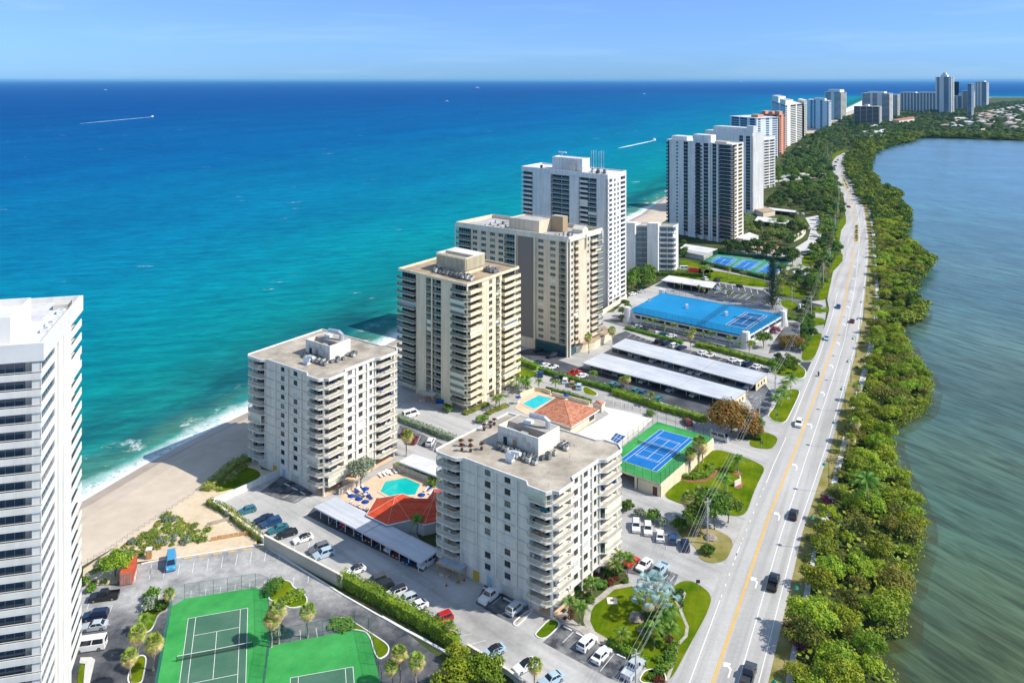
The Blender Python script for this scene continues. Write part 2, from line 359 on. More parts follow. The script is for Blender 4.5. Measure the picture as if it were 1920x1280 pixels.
def tree_proto(seed, rad, h, n, size, leaf, nl=7, trunk=True, sq=0.75, low=-0.35, spread=0.62, small=1.0):
    rnd = random.Random(seed); lobes = []
    for i in range(nl):
        a = 2 * PI * i / nl + rnd.uniform(-.4, .4); q = rad * spread * rnd.uniform(0.6, 1.15)
        r = rad * rnd.uniform(0.36, 0.56) * small
        lobes.append((math.cos(a) * q, math.sin(a) * q, h - r * sq * 0.9 - rnd.uniform(0.05, 0.30) * h, r, sq))
    lobes.append((rnd.uniform(-.2, .2) * rad, rnd.uniform(-.2, .2) * rad, h - rad * 0.5 * sq, rad * 0.55, sq))
    mb = MB(); leaves(mb, rnd, lobes, n, size, low=low)
    crown = mesh_of(mb, 'crown', [leaf])
    t = MB(); top = h * 0.6
    t.tube([(0, 0, -0.3), (rnd.uniform(-.2, .2), rnd.uniform(-.2, .2), top * .45), (0.1, 0, top)], [0.05 * h * .6, 0.04 * h * .6, 0.02 * h], 6)
    for l in lobes[:nl]:
        t.tube([(0.05, 0, top * rnd.uniform(.4, .75)), (l[0] * .5, l[1] * .5, (top + l[2]) * .48), (l[0] * .85, l[1] * .85, l[2])], [0.024 * h, 0.016 * h, 0.007 * h], 5)
    return [('crown', crown, []), ('trunk', mesh_of(t, 'trunk', [barkmat]), [])]
MANG = [tree_proto(100 + i, 3.9 + 0.35 * (i % 3), 5.2 + 0.4 * (i % 4), 2300, 0.46, leaf_mangrove, nl=9 + i % 4, small=.78) for i in range(6)]
MANG += [tree_proto(140, 4.2, 5.6, 1900, 0.5, leaf_olive, nl=8, sq=.6), tree_proto(141, 3.2, 6.6, 1700, 0.5, leaf_olive, nl=6, sq=.95), tree_proto(142, 4.0, 5.2, 1900, 0.55, leaf_lime, nl=7, sq=.65), tree_proto(143, 3.0, 6.2, 1500, 0.5, leaf_lime, nl=5, spread=.75), tree_proto(144, 3.4, 5.8, 420, 0.5, leaf_olive, nl=9, spread=.8)]
MANGFAR = [tree_proto(130 + i, 4.4, 6.0, 620, 1.05, leaf_mangrove, nl=7) for i in range(3)]
TREE = [tree_proto(200 + i, 3.6, 6.2 + .5 * i, 1600, 0.52, leaf_tree, nl=7) for i in range(3)]
TREEFAR = [tree_proto(230 + i, 4.2, 7.0, 560, 1.05, leaf_tree, nl=7) for i in range(3)]
DARKFAR = [tree_proto(240 + i, 4.2, 7.5, 560, 1.05, leaf_dark, nl=7) for i in range(3)]
AUTUMN = [tree_proto(260, 5.6, 7.6, 5600, 0.55, leaf_autumn, nl=11, sq=0.85, low=-.8, spread=.66)]
GREYTREE = [tree_proto(270, 3.6, 7.0, 2200, 0.42, leaf_grey, nl=9)]
def bush_mesh(seed, rad, h, n, size, leaf, nl=5):
    rnd = random.Random(seed); lobes = [(0, 0, h * .45, rad * .62, h / rad * .8)]
    for i in range(nl):
        a = 2 * PI * i / nl + rnd.uniform(-.4, .4)
        lobes.append((math.cos(a) * rad * .55, math.sin(a) * rad * .55, h * rnd.uniform(.3, .5), rad * rnd.uniform(.36, .5), h / rad * .9))
    mb = MB(); leaves(mb, rnd, lobes, n, size, low=-0.2); return mesh_of(mb, 'bush', [leaf])
BUSH = [bush_mesh(300 + i, 1.3, 1.5, 420, 0.34, leaf_tree) for i in range(3)]
BUSHY = [bush_mesh(310, 1.3, 1.4, 420, 0.3, leaf_hedge)]
BUSHRED = [bush_mesh(320, 1.2, 1.2, 380, 0.3, leaf_redbush)]
BUSHFLO = [bush_mesh(330, 1.6, 1.7, 420, 0.36, leaf_flower)]
BUSHGREY = [bush_mesh(340, 1.4, 1.8, 420, 0.34, leaf_grey)]
BUSHDUNE = [bush_mesh(350 + i, 1.6, 1.1, 330, 0.36, leaf_dune) for i in range(3)]
def hedge(pts, w, h, label, leaf=None, z=0.0, dens=26, size=0.34, name='hedge'):
    """clipped hedge: a leafy block along a polyline"""
    rnd = random.Random(len(label) + int(abs(pts[0][0]) * 10)); mb = MB()
    for a, b in zip(pts[:-1], pts[1:]):
        a = Vector(a[:2]); b = Vector(b[:2]); L = (b - a).length; d = (b - a) / L; q = Vector((-d.y, d.x))
        mb.prism([tuple(a - q * w * .34), tuple(b - q * w * .34), tuple(b + q * w * .34), tuple(a + q * w * .34)], z, z + h * .8)
        n = int(dens * L * (w + 2 * h) * 0.55)
        for _ in range(n):
            s = rnd.uniform(0, L); u = rnd.uniform(-1, 1); side = rnd.random() * (w + 2 * h)
            wob = 1 + 0.10 * math.sin(s * 1.7 + u) + rnd.uniform(-.14, .08)
            if side < w: p = a + d * s + q * u * w * .5; pz = z + h * wob; nr = Vector((0, 0, 1))
            else:
                sg = 1 if rnd.random() < .5 else -1
                p = a + d * s + q * sg * w * .5 * wob; pz = z + rnd.uniform(.05, 1) * h; nr = Vector((q.x * sg, q.y * sg, 0.3))
            nr = (nr + Vector((rnd.gauss(0, .5), rnd.gauss(0, .5), rnd.gauss(0, .5)))).normalized()
            aa = nr.cross(Vector((rnd.gauss(0, 1), rnd.gauss(0, 1), rnd.gauss(0, 1)))).normalized(); bb = nr.cross(aa)
            k = size * rnd.uniform(.6, 1.3); P = Vector((p.x, p.y, pz))
            mb.add([tuple(P - aa * k * .5), tuple(P - bb * k * .4), tuple(P + aa * k * .5), tuple(P + bb * k * .4)], [(0, 1, 2, 3)])
    o = mb.build(name, [leaf or leaf_hedge]); return tag(o, label, 'hedge')
# ---------------------------------------------------------------- palms
def trunk_mesh(h, r, lean, seed, mat=None):
    rnd = random.Random(seed); mb = MB(); n = 6
    pts = [(lean * (i / n) ** 2, 0.12 * math.sin(i * 1.3), -0.2 + (h + .2) * i / n) for i in range(n + 1)]
    mb.tube(pts, [r * (1.35 if i == 0 else 1.0 - 0.25 * i / n) for i in range(n + 1)], 7)
    return mesh_of(mb, 'trunk', [mat or palmtrunk], True)
def fan_crown(h, lean, seed, nf, leaf, R, dead=0, leaflets=9, matname='crown', wid=0.17, fan=1.0):
    """sabal / bismarck head: fan leaves on stalks"""
    rnd = random.Random(seed); out = []
    def fans(n, emin, emax, R):
        mb = MB()
        for i in range(n):
            az = i * 2.39996 + rnd.uniform(-.3, .3); el = emin + (emax - emin) * ((i + .5) / n) + rnd.uniform(-.1, .1)
            d = Vector((math.cos(az) * math.cos(el), math.sin(az) * math.cos(el), math.sin(el)))
            c = Vector((lean, 0, h)); st = R * rnd.uniform(.42, .55) * (2 - fan)
            e = c + d * st
            mb.tube([tuple(c), tuple(e)], [0.03, 0.02], 3)
            side = d.cross(Vector((0, 0, 1))).normalized(); up = side.cross(d)
            fl = R * rnd.uniform(.5, .66) * fan
            for k in range(leaflets):
                t = (k / (leaflets - 1) - .5) * 2.5
                q = (d * math.cos(t) + side * math.sin(t)).normalized()
                q2 = side * math.cos(t) - d * math.sin(t)
                m = e + q * fl * .55 + up * .02; tip = e + q * fl - Vector((0, 0, fl * .32))
                w = wid * R / 1.6
                mb.add([tuple(e), tuple(m - q2 * w), tuple(tip), tuple(m + q2 * w)], [(0, 1, 2, 3)])
        return mb
    out.append((matname, mesh_of(fans(nf, -0.25, 1.35, R), 'crown', [leaf]), []))
    if dead: out.append(('dead_frond_skirt', mesh_of(fans(dead, -1.2, 0.12, R * .98), 'dead_fronds', [leaf_dead]), []))
    return out
def sabal(h, seed, dead=8, R=1.85):
    rnd = random.Random(seed); lean = rnd.uniform(-.4, .4)
    return fan_crown(h, lean, seed, 22, leaf_palm, R, dead, 10, wid=.07) + [('trunk', trunk_mesh(h, 0.19, lean, seed), [])]
def feather(h, seed, nf=17, L=2.7, leaf=None, lean=None, droop=0.9, trunkr=0.15, mat=None):
    """coconut / queen palm head: arching feather fronds"""
    rnd = random.Random(seed); lean = rnd.uniform(-.8, .8) if lean is None else lean
    mb = MB()
    for i in range(nf):
        az = i * 2.39996; el = 1.2 - 1.25 * (i / nf) + rnd.uniform(-.1, .1); l = L * rnd.uniform(.85, 1.1)
        hz = Vector((math.cos(az), math.sin(az), 0)); side = Vector((-hz.y, hz.x, 0)); c = Vector((lean, 0, h))
        pts = []
        for k in range(8):
            t = k / 7.0
            pts.append(c + hz * (l * t * math.cos(el) + .25 * l * t * t * math.sin(max(el, 0))) + Vector((0, 0, l * (math.sin(el) * t - droop * .62 * t * t))))
        mb.tube([tuple(p) for p in pts], [0.035 - 0.003 * k for k in range(8)], 3)
        for k in range(1, 8):
            for sub in (0, .5):
                if k == 7 and sub: continue
                p = pts[k] if not sub else (pts[k] + pts[k + 1]) * .5
                wl = l * .30 * math.sin(PI * (0.16 + 0.80 * (k + sub) / 8))
                fw = (pts[min(k + 1, 7)] - pts[k - 1]).normalized()
                for sg in (-1, 1):
                    tip = p + side * sg * wl * .85 + fw * wl * .5 - Vector((0, 0, wl * .45))
                    a = fw * 0.085 * l / 2.4
                    mb.add([tuple(p - a), tuple(p + a), tuple(tip + a * .3), tuple(tip - a * .3)], [(0, 1, 2, 3)])
    return [('crown', mesh_of(mb, 'crown', [leaf or leaf_coco]), []), ('trunk', trunk_mesh(h, trunkr, lean, seed, mat), [])]
SABAL = [sabal(5.2, 1, 24), sabal(6.2, 2, 26), sabal(4.4, 3, 20), sabal(5.6, 4, 20)]
COCO = [feather(5.0, 11), feather(4.0, 12, 15, 2.3), feather(6.2, 13, 18, 2.9), feather(3.0, 14, 14, 2.0)]
BISM = [fan_crown(3.4 + .5 * i, 0.1, 40 + i, 16, leaf_blue, 2.5, 3, 15, wid=0.032, fan=.80) + [('trunk', trunk_mesh(3.5 + .5 * i, 0.30, .1, i), [])] for i in range(2)]
PALMFAR = [fan_crown(5.5, .2, 60, 14, leaf_palm, 1.9, 4, 5, wid=0.3) + [('trunk', trunk_mesh(5.6, .2, .2, 61), [])],
           feather(6.0, 62, 10, 2.7)]
def norfolk():
    rnd = random.Random(5); mb = MB(); h = 22.0
    for k in range(26):
        z = 1.2 + (h - 1.4) * k / 26.0; R = 3.9 * (1 - k / 26.5) ** .75 + .45
        for j in range(13):
            a = 2 * PI * j / 13 + k * .37; d = Vector((math.cos(a), math.sin(a), 0)); sd = Vector((-d.y, d.x, 0))
            for q in range(5):
                t = (q + 1) / 5; p = d * R * t * rnd.uniform(.9, 1.05) + Vector((0, 0, z + .35 * t * t * R * .4 + rnd.uniform(-.1, .1)))
                w = 0.62 * (1.1 - t * .4); f = d * .42
                mb.add([tuple(p - sd * w), tuple(p + f * .5 + Vector((0, 0, .12))), tuple(p + sd * w), tuple(p - f + Vector((0, 0, -.1)))], [(0, 1, 2, 3)])
    t = MB(); t.tube([(0, 0, -.3), (0, 0, h)], [.34, .05], 7)
    return [('crown', mesh_of(mb, 'crown', [leaf_pine]), []), ('trunk', mesh_of(t, 'trunk', [barkmat]), [])]
NORFOLK = norfolk()
# ---------------------------------------------------------------- vehicles (nose along +x)
def car_proto(L, W, Hh, belt, hood, wind, roof0, roof1, tail, deck=None, bed=None, dark_roof=False, open_top=False):
    """side profile lofted over the width: body; then glass, roof, wheels and lamps as parts"""
    hl = L / 2; w = W / 2; g = 0.22
    def loft(prof, stations, mb, mi=0):
        n = len(prof); vs = []; cx = sum(p[0] for p in prof) / n; cz = sum(p[1] for p in prof) / n
        for y, k in stations: vs += [(cx + (p[0] - cx) * k, y, cz + (p[1] - cz) * (k if k > .97 else k + .02)) for p in prof]
        fs = []
        for i in range(len(stations) - 1):
            for j in range(n): fs.append((i * n + j, i * n + (j + 1) % n, (i + 1) * n + (j + 1) % n, (i + 1) * n + j))
        fs.append(tuple(range(n))); fs.append(tuple((len(stations) - 1) * n + j for j in range(n)))
        mb.add(vs, fs, mi)
    body = MB()
    dk = deck if deck is not None else belt
    prof = [(-hl + .06, g), (hl - .08, g), (hl, g + .22), (hl - .05, belt - .22), (hood, belt - .04), (wind + .1, belt), (tail, dk), (-hl + .04, dk - .05), (-hl, g + .28)]
    if bed: prof = [(-hl + .06, g), (hl - .08, g), (hl, g + .22), (hl - .05, belt - .18), (hood, belt - .02), (wind + .1, belt), (bed, belt), (bed - .02, belt - .32), (-hl + .12, belt - .32), (-hl + .02, belt - .32), (-hl, g + .28)]
    st = [(-w, .965), (-w + .10, 1), (w - .10, 1), (w, .965)]
    loft(prof, st, body)
    if bed:
        body.box(-hl + .02, bed - .02, -w + .04, -w + .14, belt - .34, belt); body.box(-hl + .02, bed - .02, w - .14, w - .04, belt - .34, belt)
        body.box(-hl + .0, -hl + .09, -w + .15, w - .15, belt - .34, belt - .01)
    for sx in (wind - .35,):
        for sg in (-1, 1): body.box(sx - .06, sx + .12, sg * (w + .02) - .09, sg * (w + .02) + .09, belt - .02, belt + .13)
    bm = mesh_of(body, 'body', [PAINT['white']]); bm['paint'] = 1
    parts = [('body', bm, [])]
    wt = w - .24; wb = w - .06; zr = Hh - .07
    def quad(name, pts, mat, kids=()):
        mb = MB(); mb.add(pts, [tuple(range(len(pts)))]); return (name, mesh_of(mb, name, [mat]), list(kids))
    if open_top:
        mb = MB(); mb.add([(wind, -wb, belt), (wind, wb, belt), (roof0, wt, Hh), (roof0, -wt, Hh)], [(0, 1, 2, 3)]); parts.append(('windscreen', mesh_of(mb, 'windscreen', [carglass]), []))
        mb = MB(); mb.box(tail + .5, wind - .15, -wb + .1, wb - .1, belt - .02, belt + .03); parts.append(('cabin', mesh_of(mb, 'cabin', [darkband]), []))
        for sg in (-1, 1):
            mb = MB(); mb.box(.1 - .9, .1 - .4, sg * .42 - .24, sg * .42 + .24, belt + .03, belt + .34); parts.append(('seat', mesh_of(mb, 'seat', [M('seat_leather', (.30, .16, .09))]), []))
    else:
        core = MB()   # cabin shell just inside the glass: pillars
        core.add([(wind, -wb, belt), (wind, wb, belt), (roof0, wt, zr), (roof0, -wt, zr), (tail, -wb, dk), (tail, wb, dk), (roof1, wt, zr), (roof1, -wt, zr)],
                 [(0, 1, 2, 3), (5, 4, 7, 6), (1, 5, 6, 2), (4, 0, 3, 7)])
        rf = MB()
        rf.add([(roof0 + .03, -wt - .02, zr), (roof0 + .03, wt + .02, zr), (roof1 - .03, wt + .02, zr), (roof1 - .03, -wt - .02, zr),
                (roof0 - .12, -wt + .1, Hh), (roof0 - .12, wt - .1, Hh), (roof1 + .12, wt - .1, Hh), (roof1 + .12, -wt + .1, Hh)],
               [(4, 5, 6, 7), (0, 1, 5, 4), (1, 2, 6, 5), (2, 3, 7, 6), (3, 0, 4, 7)])
        cm = mesh_of(core, 'cabin', [PAINT['white']]); cm['paint'] = 1; parts.append(('cabin', cm, []))
        rm = mesh_of(rf, 'roof', [PAINT['black'] if dark_roof else PAINT['white']])
        if not dark_roof: rm['paint'] = 1
        parts.append(('roof', rm, []))
        def lerp(a, b, t): return tuple(a[i] + (b[i] - a[i]) * t for i in range(3))
        def pane(a, b, c, d, u0, u1, v0, v1, off):
            P = []
            for u, v in ((u0, v0), (u1, v0), (u1, v1), (u0, v1)):
                p = lerp(lerp(a, b, u), lerp(d, c, u), v); P.append(tuple(p[i] + off[i] for i in range(3)))
            return P
        parts.append(quad('windscreen', pane((wind, -wb, belt), (wind, wb, belt), (roof0, wt, zr), (roof0, -wt, zr), .05, .95, .06, .95, (.02, 0, .02)), carglass))
        parts.append(quad('rear_window', pane((tail, wb, dk), (tail, -wb, dk), (roof1, -wt, zr), (roof1, wt, zr), .07, .93, .12, .92, (-.02, 0, .02)), carglass))
        for sg in (-1, 1):
            a, b, c, d = (wind, sg * wb, belt), (tail, sg * wb, dk), (roof1, sg * wt, zr), (roof0, sg * wt, zr)
            mid = .52
            parts.append(quad('side_window', pane(a, b, c, d, .07, mid - .02, .08, .9, (0, sg * .02, .005)), carglass))
            parts.append(quad('side_window', pane(a, b, c, d, mid + .02, .93, .08, .9, (0, sg * .02, .005)), carglass))
    wx = L * .305
    for sx in (-1, 1):
        for sg in (-1, 1):
            mb = MB(); mb.tube([(sx * wx, sg * (w - .20), .33), (sx * wx, sg * (w + .02), .33)], .33, 14)
            r = MB(); r.tube([(sx * wx, sg * (w + .02), .33), (sx * wx, sg * (w + .03), .33)], .21, 10)
            parts.append(('wheel', mesh_of(mb, 'wheel', [tyre]), [('rim', mesh_of(r, 'rim', [rimmat]), [])]))
    for sg in (-1, 1):
        mb = MB(); mb.box(hl - .10, hl + .012, sg * (w - .34) - .2, sg * (w - .34) + .2, belt - .40, belt - .26); parts.append(('headlight', mesh_of(mb, 'headlight', [lampglass]), []))
        mb = MB(); mb.box(-hl - .012, -hl + .08, sg * (w - .28) - .17, sg * (w - .28) + .17, belt - .34, belt - .16); parts.append(('tail_light', mesh_of(mb, 'tail_light', [redlamp]), []))
    return parts
CAR = dict(
    sedan=car_proto(4.75, 1.84, 1.46, .92, 1.35, .95, .30, -1.15, -1.85, .97),
    coupe=car_proto(4.65, 1.86, 1.38, .90, 1.30, .85, .15, -1.05, -1.90, .96, dark_roof=True),
    suv=car_proto(4.75, 1.92, 1.72, 1.06, 1.45, 1.05, .50, -1.95, -2.25, 1.08),
    suvdark=car_proto(4.75, 1.92, 1.72, 1.06, 1.45, 1.05, .50, -1.95, -2.25, 1.08, dark_roof=True),
    hatch=car_proto(4.30, 1.80, 1.50, .95, 1.30, .95, .40, -1.55, -2.05, .98),
    pickup=car_proto(5.70, 2.02, 1.88, 1.14, 1.75, 1.25, .75, -.55, -.85, 1.14, bed=-.90),
    sports=car_proto(4.45, 1.90, 1.22, .84, 1.20, .70, .20, -.6, -1.5, .86, open_top=True),
    van=car_proto(5.60, 2.02, 2.25, 1.20, 2.45, 2.30, 1.70, -2.65, -2.75, 1.2))
NCAR = [0]
def car(kind, paint, xy, deg, label, group='parked cars', far=False):
    proto = CAR[kind]
    if far: proto = [p for p in proto if p[0] not in ('headlight', 'tail_light')]
    name = {'pickup': 'pickup_truck', 'van': 'van'}.get(kind, 'car')
    return place(proto, name, label, {'pickup': 'pickup truck', 'van': 'van'}.get(kind, 'car'), xy, math.radians(deg), 1.0, group, PAINT[paint], plain=far)
# ================================================================ world, water, land
def sheet(name, pts, z, mat, label=None):
    mb = MB(); mb.flat([p[:2] for p in pts], z)
    o = mb.build(name, [mat]); o['kind'] = 'structure'
    if label: o['label'] = label
    return o
PX = lambda lst, z=0.0: [G(x, y, z) for x, y in lst]
def ocean_material():
    m, nt, p = nodes('ocean_water')
    g = nt.nodes.new('ShaderNodeNewGeometry'); s = nt.nodes.new('ShaderNodeSeparateXYZ'); nt.links.new(g.outputs['Position'], s.inputs[0])
    d0 = math_(nt, 'MAXIMUM', math_(nt, 'SUBTRACT', s.outputs[1], 4900.0), math_(nt, 'MULTIPLY', math_(nt, 'SUBTRACT', math_(nt, 'MULTIPLY', math_(nt, 'SUBTRACT', s.outputs[1], 203.0), 0.4925), math_(nt, 'ADD', s.outputs[0], 109.0)), 0.897))
    V = rotmap(nt, 26, 1, .3)
    warp = math_(nt, 'MULTIPLY', math_(nt, 'SUBTRACT', noise(nt, 0.006, 4, .55), 0.5), 0.9)
    dist = math_(nt, 'MAXIMUM', math_(nt, 'MULTIPLY', d0, math_(nt, 'ADD', 1.0, warp)), 0.0)
    t = math_(nt, 'DIVIDE', math_(nt, 'SQRT', dist), 60.0)
    col = ramp(nt, t, [(0.0, (.20, .36, .30)), (.045, (.05, .30, .26)), (.085, (.006, .215, .205)), (.13, (.001, .215, .235)), (.175, (.0, .215, .275)),
                       (.27, (.0, .165, .30)), (.44, (.0, .105, .285)), (.80, (.0, .066, .245)), (1.0, (.0, .066, .25))])
    # dark reef patches parallel to the beach
    band = math_(nt, 'MULTIPLY', mapr(nt, d0, 7, 20), mapr(nt, d0, 62, 30))
    reef = math_(nt, 'MULTIPLY', ramp(nt, noise(nt, 0.045, 5, .6, V), [(.33, (0, 0, 0)), (.53, (1, 1, 1))]), band)
    col = mixc(nt, math_(nt, 'MULTIPLY', reef, .85), col, (.006, .088, .115))
    silt = math_(nt, 'MULTIPLY', math_(nt, 'MULTIPLY', mapr(nt, d0, 5, 11), mapr(nt, d0, 22, 13)), ramp(nt, noise(nt, .06, 4, .6, V), [(.4, (0, 0, 0)), (.6, (.7, .7, .7))]))
    col = mixc(nt, silt, col, (.085, .16, .10))
    # long soft swell bands and small chop, light and dark painted into the colour
    sw = ramp(nt, noise(nt, 0.010, 5, .62, V), [(.3, (.80, .84, .88)), (.7, (1.16, 1.12, 1.08))])
    col = mixc(nt, 1.0, col, sw, 'MULTIPLY')
    CH = rotmap(nt, -14, .24, 1)
    chop = ramp(nt, noise(nt, 0.16, 5, .7, CH), [(.32, (.62, .70, .76)), (.68, (1.32, 1.22, 1.16))])
    col = mixc(nt, .9, col, chop, 'MULTIPLY')
    fin = ramp(nt, noise(nt, 0.5, 3, .7, rotmap(nt, -10, .3, 1)), [(.34, (.70, .76, .80)), (.66, (1.26, 1.2, 1.16))])
    col = mixc(nt, .8, col, fin, 'MULTIPLY')
    # foam: broken surf edge, a second line, scattered whitecaps
    edge = math_(nt, 'ADD', d0, math_(nt, 'MULTIPLY', math_(nt, 'SUBTRACT', noise(nt, 0.05, 5, .65), .5), 16.0))
    lace = noise(nt, 0.8, 6, .8)
    f1 = math_(nt, 'MULTIPLY', mapr(nt, edge, 9.5, 4.0), ramp(nt, lace, [(.34, (0, 0, 0)), (.52, (1, 1, 1))]))
    f0 = mapr(nt, edge, 4.2, 2.4)
    f2 = math_(nt, 'MULTIPLY', math_(nt, 'MULTIPLY', math_(nt, 'MULTIPLY', mapr(nt, edge, 9, 12), mapr(nt, edge, 22, 17)), ramp(nt, noise(nt, 0.07, 5, .7), [(.56, (0, 0, 0)), (.64, (1, 1, 1))])), ramp(nt, lace, [(.42, (0, 0, 0)), (.56, (1, 1, 1))]))
    f1 = math_(nt, 'MAXIMUM', f1, f0)
    caps = math_(nt, 'MULTIPLY', ramp(nt, noise(nt, 0.11, 2, .5, CH), [(.735, (0, 0, 0)), (.77, (1, 1, 1))]), ramp(nt, noise(nt, 0.7, 4, .7), [(.45, (0, 0, 0)), (.6, (1, 1, 1))]))
    foam = math_(nt, 'MINIMUM', math_(nt, 'ADD', math_(nt, 'ADD', f1, f2), math_(nt, 'MULTIPLY', caps, .8)), 1.0)
    col = mixc(nt, foam, col, (.78, .80, .80))
    bp = nt.nodes.new('ShaderNodeBump'); bp.inputs['Strength'].default_value = .55; bp.inputs['Distance'].default_value = 1.2
    nt.links.new(noise(nt, 0.22, 6, .65, CH), bp.inputs['Height'])
    df = nt.nodes.new('ShaderNodeBsdfDiffuse'); nt.links.new(col, df.inputs[0]); nt.links.new(bp.outputs[0], df.inputs['Normal'])
    gl = nt.nodes.new('ShaderNodeBsdfGlossy'); gl.inputs['Roughness'].default_value = .32; nt.links.new(bp.outputs[0], gl.inputs['Normal'])
    x = nt.nodes.new('ShaderNodeMixShader'); x.inputs[0].default_value = .02
    nt.links.new(df.outputs[0], x.inputs[1]); nt.links.new(gl.outputs[0], x.inputs[2]); nt.links.new(x.outputs[0], nt.nodes['Material Output'].inputs[0])
    return m
def lagoon_material():
    m, nt, p = nodes('lagoon_water')
    g = nt.nodes.new('ShaderNodeNewGeometry')
    V = rotmap(nt, 61, .17, 1)
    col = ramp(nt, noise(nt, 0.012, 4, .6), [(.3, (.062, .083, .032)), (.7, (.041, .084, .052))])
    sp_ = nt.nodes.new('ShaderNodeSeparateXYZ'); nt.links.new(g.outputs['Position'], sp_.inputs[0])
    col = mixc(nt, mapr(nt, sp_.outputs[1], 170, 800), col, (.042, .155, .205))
    rip = ramp(nt, noise(nt, 0.36, 5, .62, V, .5), [(.36, (.62, .64, .58)), (.62, (1.55, 1.6, 1.75))])  # light and dark sides of the ripples painted into the diffuse colour
    col = mixc(nt, .9, col, rip, 'MULTIPLY')
    col = mixc(nt, 1.0, col, ramp(nt, noise(nt, .018, 5, .6, rotmap(nt, 40, .4, 1)), [(.3, (.78, .80, .84)), (.7, (1.28, 1.28, 1.26))]), 'MULTIPLY')
    bp = nt.nodes.new('ShaderNodeBump'); bp.inputs['Strength'].default_value = .8; bp.inputs['Distance'].default_value = .32
    h = math_(nt, 'ADD', noise(nt, 0.36, 5, .62, V, .5), math_(nt, 'MULTIPLY', noise(nt, 1.6, 3, .6, V), .25))
    nt.links.new(h, bp.inputs['Height'])
    df = nt.nodes.new('ShaderNodeBsdfDiffuse'); nt.links.new(col, df.inputs[0]); nt.links.new(bp.outputs[0], df.inputs['Normal'])
    gl = nt.nodes.new('ShaderNodeBsdfGlossy'); gl.inputs['Roughness'].default_value = .22; nt.links.new(bp.outputs[0], gl.inputs['Normal'])
    fr = nt.nodes.new('ShaderNodeFresnel'); fr.inputs[0].default_value = 1.42
    x = nt.nodes.new('ShaderNodeMixShader'); nt.links.new(fr.outputs[0], x.inputs[0])
    nt.links.new(df.outputs[0], x.inputs[1]); nt.links.new(gl.outputs[0], x.inputs[2]); nt.links.new(x.outputs[0], nt.nodes['Material Output'].inputs[0])
    return m
def ext(l, y=1430):
    (x0, y0), (x1, y1) = l[0], l[1]
    return [(x0 + (x0 - x1) * (y - y0) / (y0 - y1), y)] + l
SHORE = [(-185, 52), (-109, 203)] + PX([(262, 869), (330, 832), (400, 797), (472, 763)]) + [(-47, 330), (102, 633), (138, 726), (520, 1490), (1233, 2877)] + PX([(1690, 196), (1854, 182.6)]) + [(9000, 5050)]
def off(pts, w):
    out = []
    for i, p in enumerate(pts):
        a = Vector(pts[max(i - 1, 0)]); b = Vector(pts[min(i + 1, len(pts) - 1)]); d = (b - a).normalized()
        out.append((p[0] + d.y * w, p[1] - d.x * w))
    return out
LAG = [(1745, 1430), (1700, 1330), (1675, 1280), (1650, 1239), (1616, 1200), (1650, 1192), (1692, 1184), (1696, 1140), (1684, 1110), (1703, 1098), (1712, 1056), (1724, 1025), (1728, 988),
       (1724, 960), (1707, 915), (1685, 879), (1671, 826), (1674, 800), (1696, 794), (1737, 766), (1747, 727), (1738, 702), (1711, 671), (1706, 645), (1692, 635), (1689, 612),
       (1730, 600), (1734, 580), (1703, 568), (1710, 552), (1715, 532), (1747, 497), (1730, 480), (1705, 460), (1692, 447), (1700, 432), (1705, 402), (1692, 390), (1680, 381), (1691, 371),
       (1667, 357), (1643, 350), (1647, 342), (1630, 325), (1630, 310), (1636, 299), (1636, 288), (1667, 275), (1708, 265), (1722, 259), (1745, 257.8), (1830, 260), (1920, 263), (2300, 268)]
LAGW = PX(LAG)
land = MB()
SH2 = off(SHORE, 9.0)
land.prism([(-120, 40)] + SH2[1:] + [(9000, 1000)] + LAGW[::-1] + [(70, 40)], -1.6, 0.0)
o = land.build('ground', [soilmat]); o['kind'] = 'structure'
b = MB(); A0, A1, A2 = off(SHORE, -1.5), off(SHORE, 10.0), off(SHORE, 27.0)
for i in range(len(SHORE) - 1):
    b.add([(*A0[i], -1.0), (*A0[i + 1], -1.0), (*A1[i + 1], .12), (*A1[i], .12), (*A2[i + 1], .16), (*A2[i], .16)], [(0, 3, 2, 1), (3, 5, 4, 2)])
WS = off(SHORE, 4.2)
for i in range(len(SHORE) - 1): b.add([(*A0[i], -.95), (*A0[i + 1], -.95), (*WS[i + 1], -.38), (*WS[i], -.38)], [(0, 3, 2, 1)], 1)
o = b.build('beach', [sandmat, wetsand]); o['kind'] = 'structure'
OC = [(-40, -400), (-40, 100), (250, 700), (1420, 2950), (2700, 4700), (9000, 5300), (160000, 9000), (160000, 110000)]
mb = MB()
for (x0, y0), (x1, y1) in zip(OC[:-1], OC[1:]): mb.add([(-160000, y0, -.75), (x0, y0, -.75), (x1, y1, -.75), (-160000, y1, -.75)], [(0, 1, 2, 3)])
o = mb.build('ocean', [ocean_material()]); o['kind'] = 'structure'
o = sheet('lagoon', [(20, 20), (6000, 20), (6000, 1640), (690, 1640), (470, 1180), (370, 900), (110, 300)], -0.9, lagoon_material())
def shallows_mat():
    m, nt, p = nodes('silty_shallows'); p.inputs['Base Color'].default_value = (.085, .08, .022, 1); p.inputs['Roughness'].default_value = .3; p.inputs['Specular IOR Level'].default_value = .3
    t = nt.nodes.new('ShaderNodeBsdfTransparent'); x = nt.nodes.new('ShaderNodeMixShader'); nt.links.new(ramp(nt, noise(nt, .16, 5, .65), [(.36, (0, 0, 0)), (.70, (.55, .55, .55))]), x.inputs[0])
    nt.links.new(t.outputs[0], x.inputs[1]); nt.links.new(p.outputs[0], x.inputs[2]); nt.links.new(x.outputs[0], nt.nodes['Material Output'].inputs[0]); return m
